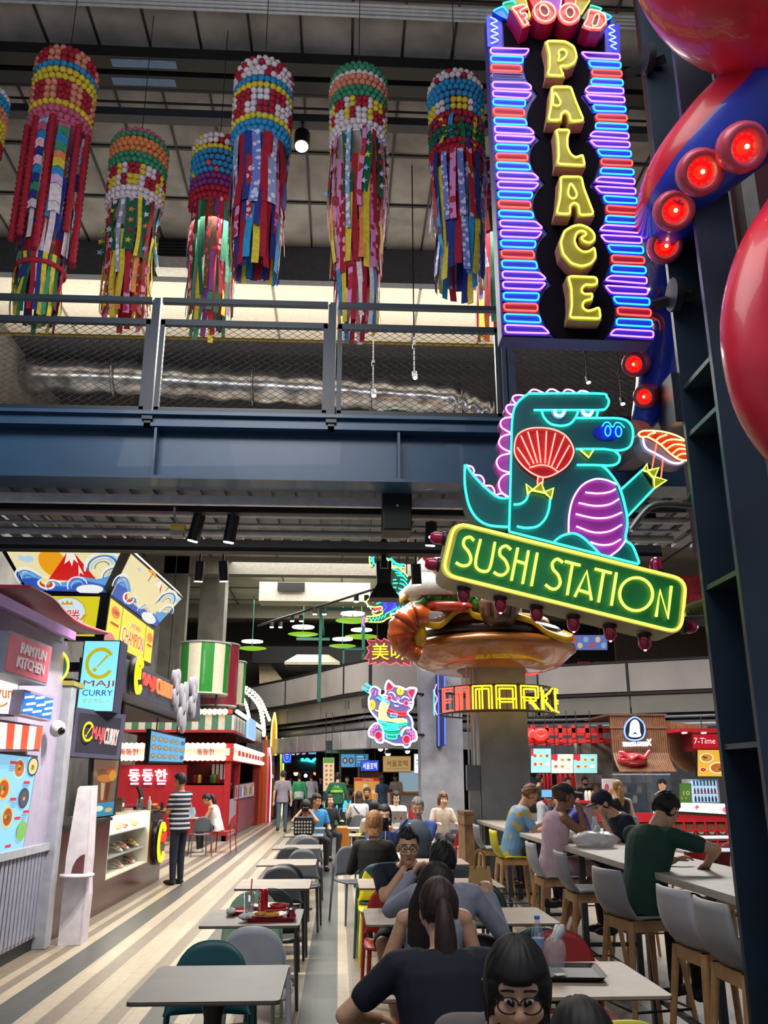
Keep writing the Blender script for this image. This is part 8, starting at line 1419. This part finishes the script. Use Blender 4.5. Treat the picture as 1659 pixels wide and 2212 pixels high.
    if hair in ('long', 'bob'):
        L = -.34 if hair == 'long' else -.12; rg = []
        for k in range(9):
            f = k/8; z = .02+(L-.02)*f; wd = (.092 if hair == 'long' else .102)*(1-.15*f*f); dy = -.045-.035*f
            cn = H(0, dy, max(z, -.13)); cn = cn+V((0, -.01*f, min(0, z+.13))) if z < -.13 else cn
            rg.append([cn+hr @ V((wd*cos(a)*(1+.04*sin(9*a)), .062*sin(a)*(1+.05*sin(11*a)), 0)) for a in [2*pi*j/36 for j in range(36)]])
        hb.loft(rg)
    if hair == 'pony':
        q = [H(0, -.1, .03), H(0, -.135, .0), H(0, -.14, -.08)]+[H(0, -.14, -.08)+V((0, -.01*k, -.06*k)) for k in range(1, 5)]; hb.tube(q, [.022, .034, .044, .05, .048, .036, .012], 14)
    if hair == 'bun': hb.ell(H(0, -.11, .05), .045, .04, .045)
    if hair != 'none': build('hair', hb, hm, t, local=True)
    if face:
        for sx in (-1, 1): e = build('eye', MB().ell(H(sx*.03, .076, .005), .0135, .011, .0085, 12, 8, hr), M('#e8e2dc', .2), t, local=True); build('iris', MB().ell(H(sx*.03, .0855, .004), .0065, .003, .0065, 10, 6, hr), M('#1a100c', .15), e, local=True)
        build('eyebrows', MB().tube([H(-.05, .075, .03), H(-.03, .087, .035), H(-.014, .09, .034)], .0032, 5).tube([H(.05, .075, .03), H(.03, .087, .035), H(.014, .09, .034)], .0032, 5), hm, t, local=True)
        build('lips', MB().ell(H(0, .083, -.067), .023, .012, .008, 12, 6, hr), M('#b0675c', .45), t, local=True)
    t.scale = (sc, sc, sc); t['_h'] = 0; del t['_h']
    return t, H, T, hr
def glasses(t, H, hr, r=.024, col='#15151a'):
    g = MB()
    for sx in (-1, 1): g.tube([H(sx*.031+r*1.15*cos(a), .103, .002+r*.85*sin(a)) for a in [2*pi*k/20 for k in range(20)]], .0024, 5, True); g.tube([H(sx*.058, .1, .006), H(sx*.08, .0, .008)], .002, 4)
    g.tube([H(-.008, .106, .006), H(.008, .106, .006)], .0022, 4); build('glasses', g, M(col, .3), t, local=True)
def phone(t, p, rot=0, col='#14141a'): build('held_phone', MB().box(p, (.075, .01, .15), rot=Matrix.Rotation(rot, 3, 'Z')), M(col, .2), t, local=True, bevel=.004)
PI = pi; NEAR = .0085
def stripes(a, b, s=26):
    m = bpy.data.materials.new('striped_jersey'); m.use_nodes = True; nt = m.node_tree; bs = nt.nodes['Principled BSDF']; bs.inputs['Roughness'].default_value = .8; tc = nt.nodes.new('ShaderNodeTexCoord'); wv = nt.nodes.new('ShaderNodeTexWave'); wv.bands_direction = 'Z'; wv.inputs['Scale'].default_value = s/ (2*pi)*1.0; r = nt.nodes.new('ShaderNodeValToRGB'); r.color_ramp.interpolation = 'CONSTANT'; r.color_ramp.elements[0].color = lin(a); r.color_ramp.elements[1].color = lin(b); r.color_ramp.elements[1].position = .66
    nt.links.new(tc.outputs['Object'], wv.inputs[0]); nt.links.new(wv.outputs[0], r.inputs[0]); nt.links.new(r.outputs[0], bs.inputs['Base Color']); return m
# --- the walkway
t, H, T, hr = person('man in a navy and white striped T-shirt standing at the curry stall', (-2.55, 15.0, 0), R(62), None, .97, '#20263c', legs='#1a2236', hands=((-.1, .3, .2), (.12, .34, .22)), head=(.1, .25), lean=.05, vox=.011, skin='b', tmat=stripes('#1c2238', '#c8c8cc'), belly=.03, w=1.12); phone(t, (0, .4, 1.2), 0)
person('walking man seen from behind in a grey shirt and blue jeans', (-1.76, 29, 0), 0, None, 1.07, '#8a8490', legs='#4a5878', hands=((-.27, .0, -.14), (.27, .02, -.14)), hc='#2a2624', stride=.14, face=False, vox=.014)
t, H, T, hr = person('walker seen from behind in a mint green and white jacket', (-1.5, 35, 0), 0, None, 1.04, '#3aa06c', 'long', '#15171c', hands=((-.26, .05, -.1), (.26, .05, -.1)), stride=.16, shoe='#e0e0e0', face=False, vox=.015); build('white_hem', blob(MB().loft([[T(.19*cos(a), .14*sin(a), z) for a in [2*pi*k/16 for k in range(16)]] for z in (-.11, .16)]), .014), M('#cfd8d4', .8), t)
person('person in a white shirt with a dark strap walking beyond the mint jacket', (-1.05, 36, 0), R(20), None, 1.05, '#c8ccd8', legs='#50525c', hands=((-.2, .2, .2), (.26, .05, -.1)), stride=.1, face=False, vox=.016)
t, H, T, hr = person('person with a black backpack far down the walkway', (-2.1, 40, 0), 0, None, 1.06, '#8a8c90', 'none', '#2a2c34', hands=((-.26, .05, -.1), (.26, .05, -.1)), stride=.1, face=False, vox=.016); build('backpack', blob(MB().ell(T(0, -.17, .27), .15, .09, .22), .016), M('#0f1013', .7), t)
person('person all in black far down the walkway by the tall menu board', (-.72, 38, 0), PI, None, .98, '#141418', 'long', '#141418', hands=((-.22, .1, -.05), (.1, .25, .1)), vox=.016, face=False)
t, H, T, hr = person('delivery rider walking away in a green and lime jacket carrying a bag', (-.03, 28.6, 0), R(-8), None, 1.03, '#14563a', 'long', '#1c2748', hands=((-.42, .1, .0), (.36, .0, -.06)), stride=.15, shoe='#c8ccd4', face=False, vox=.014, w=1.15)
for z, c in ((.22, '#8fc828'), (.3, '#2a8a3c')): build('jacket_band', blob(MB().loft([[T(.205*cos(a), .142*sin(a)-.01, zz) for a in [2*pi*k/18 for k in range(18)]] for zz in (z, z+.085)]), .014), M(c, .7), t)
mb = MB(); mb.loft([[V((.42+sx*.15*s, .02+sy*.1, z)) for sx, sy in ((-1, -1), (1, -1), (1, 1), (-1, 1))] for s, z in ((1, .46), (1.05, .6), (.6, .84))], True, False); build('carried_bag', mb, M('#b08a58', .7), t, local=True, bevel=.02); mb = MB(); text(mb, 'Grab', T(-.08, -.16, .37), T(.08, -.16, .37), T(-.08, -.165, .43), depth=.004); build('jacket_print', mb, M('#dfe8e0', .6), t, local=True)
person('woman with long dark hair in a navy T-shirt standing at the orange poster', (1.48, 30.3, 0), R(10), None, .99, '#1c2f48', legs='#5a8a98', hair='long', hands=((-.24, .0, -.1), (.24, .0, -.1)), face=False, vox=.014, w=.9)
t, H, T, hr = person('stall worker in a white shirt and black cap behind the hotteok counter', (2.2, 34.2, 0), R(150), None, 1.04, '#d8d4d0', legs='#2a2c30', hands=((-.2, .3, .15), (.2, .3, .15)), vox=.015)
build('cap', MB().ell(H(0, -.01, .05), .09, .11, .09, 16, 10, hr).ell(H(0, .1, .05), .07, .06, .01, 12, 6, hr), M('#111216', .7), t, local=True)
person('stall worker in black behind the cold display counter', (.33, 33.6, 0), PI, None, .98, '#18181c', legs='#18181c', hands=((-.2, .25, .1), (.2, .25, .1)), vox=.015); person('second stall worker bending behind the cold display counter', (1.0, 33.8, 0), R(150), None, .92, '#24242a', legs='#18181c', hands=((-.2, .3, .1), (.2, .3, .1)), lean=.3, vox=.015)
t, H, T, hr = person('woman in a white tank top reading at the cafe table by the red stall', (-2.75, 21.3, 0), R(84), .45, .98, '#d8d4d4', 'none', '#17181b', hair='pony', lean=.35, head=(0, .55), hands=((-.15, .5, .14), (.1, .42, .12)), vox=.012, w=.98, skin='b', tname='tank_top', shoe='#d8d4d0', belly=.02)
# --- far seated
t, H, T, hr = person('woman in a white blouse with a dark shoulder strap, back turned, long brown hair', (.5, 21.75, 0), 0, .45, .97, '#d0ccd0', hair='long', hc='#2a1a14', face=False, vox=.014); build('shoulder_strap', MB().tube([T(-.14, -.13, .47), T(0, -.15, .3), T(.15, -.14, .1)], .012, 5), DARK, t, local=True)
t, H, T, hr = person('bearded man in dark clothes facing us behind the white blouse', (.74, 23.5, 0), PI, .45, 1.02, '#1c1c22', skin='c', vox=.014); build('beard', MB().ell(H(0, .045, -.09), .055, .045, .04, 14, 8, hr), M('#14100e', .7), t, local=True)
t, H, T, hr = person('long haired woman in white with a yellow bag on her shoulder', (.57, 14.75, 0), R(-18), .45, .93, '#d4d2ce', hair='long', face=False, vox=.013, w=.9); build('yellow_bag', MB().box((-.24, .0, .68), (.1, .2, .3)), M('#d8c014', .6), t, local=True, bevel=.03)
person('dark haired woman in white looking down at a laptop', (1.22, 19.15, 0), PI, .45, 1.0, '#d8d4d6', hair='long', head=(0, .35), hands=((-.12, .4, .22), (.12, .4, .22)), vox=.013, w=.92, skin='d')
t, H, T, hr = person('older grey haired man in a blue shirt with a backpack on his lap', (1.08, 12.15, 0), R(165), .45, 1.0, '#3a56a8', hc='#8a8684', hands=((-.02, .3, .42), (.2, .3, .2)), head=(.2, .15), vox=.011, belly=.03, w=1.05)
bp = build('backpack', MB().ell((-.03, .33, .86), .19, .12, .25, 20, 14, fn=lambda d: 1+.04*sin(6*d.z)), M('#3c4c5c', .7, var=.1), t, local=True); build('green_charm', MB().ell((.06, .46, .98), .035), M('#6abf3a', .5), bp, local=True); build('strap', MB().tube(cr([V(q) for q in ((.1, .3, 1.1), (.2, .36, .95), (.17, .4, .7))], False, 4), .02, 6), M('#2c3844', .7), bp, local=True)
t, H, T, hr = person('long haired woman in a blue jacket photographing with a black phone', (.54, 10.65, 0), PI, .47, .95, '#23407e', 'long', hair='long', hc='#161010', lean=.05, head=(0, .1), hands=((-.1, .3, .5), (.08, .3, .52)), vox=.0095, w=.92, skin='d', curl=1.1); phone(t, (0, .37, 1.17), 0, '#0c0c10')
build('camera_bump', MB().box((.018, .378, 1.215), (.028, .006, .03)), M('#2c2c30', .2), t, local=True); build('inner_top', MB().ell(T(0, .115, .3), .07, .03, .17), M('#0c0c0f', .8), t, local=True); build('phone_cable', MB().tube(cr([V((0, .38, 1.1)), V((.01, .39, .95)), V((.03, .34, .78))], False, 4), .004, 5), M('#e8e8e8', .5), t, local=True)
person('person with short sandy blond hair in black, back turned', (.36, 9.3, 0), R(-10), .48, .92, '#131316', 'long', hair='bob', hc='#8a6038', face=False, vox=.011, w=.95)
t, H, T, hr = person('person raising a camera to the face behind the patterned tote', (-.53, 15.25, 0), PI, .45, .93, '#17181c', 'none', hair='bob', hands=((-.09, .16, .62), (.09, .16, .62)), vox=.012, w=.9, skin='b', curl=1.2, head=(0, .1)); build('held_camera', MB().box(H(0, .15, .0), (.11, .05, .07)), M('#0d0d10', .4), t, local=True, bevel=.008)
person('person in a bright blue T-shirt leaning back at the single row of tables', (-.43, 17.35, 0), R(200), .45, .98, '#2f86c4', hair='short', hands=((-.2, .3, .2), (.25, .25, .3)), vox=.014, head=(.5, .2), skin='b')
person('person in black resting an arm beyond the bright blue T-shirt', (-.2, 19.4, 0), R(200), .45, .95, '#17171b', 'long', hair='long', vox=.015, w=.9)
t, H, T, hr = person('woman with sunglasses on her hair looking at us beside the wooden box', (2.0, 17.5, 0), R(190), .45, 1.0, '#c8b8a8', hair='bob', hc='#6a4a34', vox=.013, w=.9, skin='d'); build('sunglasses', MB().ell(H(-.035, .06, .09), .03, .02, .02, 10, 6, hr).ell(H(.035, .06, .09), .03, .02, .02, 10, 6, hr), M('#15100e', .1), t, local=True)
# --- counter staff
person('counter man in dark grey with short hair beside the concrete column', (5.45, 24.6, 0), R(-70), None, .98, '#2a2c34', vox=.014, hands=((-.2, .3, .1), (.2, .3, .1)))
for x, y, c, mc, lab in ((6.15, 24.0, '#14141a', '#c8ccd8', 'counter staff in a black headscarf and white face mask'), (6.6, 24.0, '#1a1a20', '#101014', 'counter staff in a black cap and black face mask')):
    t, H, T, hr = person(lab, (x, y, 0), PI, None, .95, c, vox=.014, hands=((-.2, .3, .12), (.2, .3, .12)), w=.92); build('face_mask', MB().ell(H(0, .05, -.055), .062, .062, .05, 16, 10, hr), M(mc, .7), t, local=True); build('headscarf' if y and x < 6.3 else 'cap', MB().ell(H(0, -.02, .03), .094, .108, .115, 18, 12, hr, lambda d: .8 if d.y > .3 and d.z < .45 else 1), M('#14151c', .8), t, local=True)
# --- at the bar
BAR = dict(sit=.83, sc=.91, vox=.0095, foot=.26)
FLO = floral('#6a92b8', '#b89a4a', 9)
person('man with wavy brown hair in a blue and yellow floral shirt at the bar', (1.97, 10.35, 0), R(-84), hc='#6a4a2c', lean=.32, head=(0, .5), hands=((-.08, .46, .3), (.16, .44, .28)), tmat=FLO, legs='#3a4438', short=True, skin='b', w=1.12, belly=.04, hair='short', **BAR)
t, H, T, hr = person('woman in a sleeveless pink top and white sun visor at the bar', (1.95, 8.35, 0), R(-74), top='#d0b0bc', sleeve='none', lean=.22, head=(-.1, .02), hands=((-.05, .46, .22), (.1, .3, .5)), legs='#c8a8b4', short=True, skin='c', w=.95, hair='bun', hc='#4a3220', shoe='#e8e6e4', tname='sleeveless_top', low=-.11, feet=(.1, .3), **{k: v for k, v in BAR.items() if k != 'foot'})
build('visor_brim', MB().prism([H(.075*1.2*cos(a), .06+.12*sin(a), .055) for a in [pi*k/14 for k in range(15)]], hr @ V((0, .01, .012))), M('#e6e6ea', .6), t, local=True); build('visor_band', MB().loft([[H(.089*cos(a), -.012+.108*sin(a), z) for a in [2*pi*k/24 for k in range(24)]] for z in (.04, .085)], False), M('#16203a', .7), t, local=True, solid=.006)
person('long haired woman in purple and blue leaning in across the bar', (2.88, 10.5, 0), R(97), top='#4a3a9a', sleeve='long', hair='long', lean=.4, head=(0, .1), hands=((-.1, .4, .5), (.12, .42, .48)), tmat=floral('#5a5ab0', '#3a2a78', 5), skin='b', w=.95, legs='#2a2050', **BAR)
t, H, T, hr = person('person in a navy cap and navy T-shirt across the bar from the pink top', (2.86, 8.7, 0), R(100), top='#141a2e', lean=.45, head=(0, .2), hands=((-.1, .4, .42), (.2, .42, .25)), skin='a', hair='short', **BAR)
build('cap', MB().ell(H(0, -.012, .045), .092, .112, .1, 22, 12, hr, lambda d: .9 if d.z < -.25 else 1).prism([H(.07*cos(a), .075+.1*sin(a), .045) for a in [pi*k/12 for k in range(13)]], hr @ V((0, .0, .01))), M('#141b30', .7), t, local=True); build('wristwatch', MB().cone(H(.3, .2, -.5), H(.3, .24, -.5), .03), DARK, t, local=True) if 0 else None
person('man in a dark green polo shirt hunched over the bar', (1.97, 5.98, 0), R(-60), top='#1a4236', lean=.42, head=(0, .6), hands=((-.1, .5, .24), (.24, .44, .24, 1, -.1, .2)), legs='#17131a', skin='a', w=1.08, hair='short', sit=.82, sc=.92, vox=NEAR, foot=.26, low=-.1, tname='polo_shirt')
t, H, T, hr = person('person in a black hijab and white sleeves behind the floral shirt', (2.8, 12.2, 0), R(95), top='#c8ccd4', sleeve='long', lean=.3, head=(0, .2), hands=((-.2, .4, .22), (.1, .42, .25)), hair='none', **BAR); build('hijab', MB().ell(H(0, -.02, .02), .098, .112, .125, 22, 14, hr, lambda d: .78 if d.y > .45 and abs(d.x) < .6 and d.z < .5 else 1).lathe([(.07, .1), (.1, .0), (.15, -.12), (.17, -.2), (0, -.2)], H(0, -.03, -.1), 18), M('#101014', .8), t, local=True)
person('blonde ponytailed woman seen from behind with bare shoulders', (4.4, 14.0, 0), R(5), top='#1c1c22', sleeve='none', hair='pony', hc='#b08a50', skin='d', face=False, w=.95, tname='strap_top', **BAR)
# --- nearest tables
t, H, T, hr = person('young man with black glasses in a navy T-shirt resting his chin on his fist', (.5, 6.8, 0), PI, .5, .93, '#121a30', lean=.34, head=(0, -.1), hands=((-.15, .4, .08, -1, .1, -.4), (.03, .3, .47, .8, .1, -.8)), legs='#15161a', short=True, skin='a', vox=NEAR, w=1.15, belly=.04, curl=1.3, knee=(.2, .42, -.02)); glasses(t, H, hr)
t, H, T, hr = person('man with short black hair in a grey and white sweatshirt, back turned, holding a phone', (.62, 5.3, 0), R(-4), .49, .94, '#9a9fb0', 'long', lean=.42, head=(0, -.1), hands=((-.2, .36, .52), (.3, .34, .4)), face=False, vox=NEAR, curl=1.0); build('white_panel', blob(MB().loft([[T(.188*cos(a), .136*sin(a)-.004, z) for a in [2*pi*k/18 for k in range(18)]] for z in (.12, .3)]), .011), M('#d4d4da', .8), t); phone(t, (-.22, .42, 1.05), .6, '#c8c8cc')
person('woman with long dark hair and a pale blue sleeveless top facing us, mostly hidden', (.5, 4.95, 0), PI, .49, .9, '#a8bcd4', 'none', hair='long', hc='#1c1210', lean=.4, head=(.8, .2), hands=((-.16, .38, .14), (.22, .36, .12)), vox=NEAR, w=.95, tname='sleeveless_top')
person('woman with a dark brown ponytail in a navy T-shirt, back turned', (.42, 3.5, 0), R(4), .5, .89, '#0e1526', hair='pony', hc='#2a1210', lean=.3, head=(0, .1), hands=((-.26, .34, .2, -1, -.2, -.5), (.26, .34, .2, 1, -.2, -.5)), face=False, vox=NEAR, w=1.18, belly=.05, low=-.16)
t, H, T, hr = person('older woman with a black bob and thin round glasses eating, head bowed', (.52, 2.82, 0), R(172), .5, .9, '#6a6264', hair='bob', hc='#0d0c0d', lean=.44, head=(0, -.12), hands=((-.2, .38, .3), (.1, .32, .42)), vox=.0075, w=1.1); glasses(t, H, hr, .026, '#1c1418'); build('food_bite', MB().ell(H(.01, .105, -.075), .018, .022, .014), M('#e0b414', .5), t, local=True); [build('glasses_cord', MB().tube([H(s_*.084, .02, .0), H(s_*.09, .03, -.12), H(s_*.1, .04, -.22)], .003, 4), DARK, t, local=True) for s_ in (-1, 1)]
person('person with short black hair at the bottom edge, only the back of the head showing', (.58, 1.95, 0), R(8), .5, .82, '#202024', hair='bangs', face=False, vox=.009, lean=.3, head=(0, .3), hands=((-.2, .3, .2), (.2, .3, .2)))
bpy.data.scenes.remove(S2)
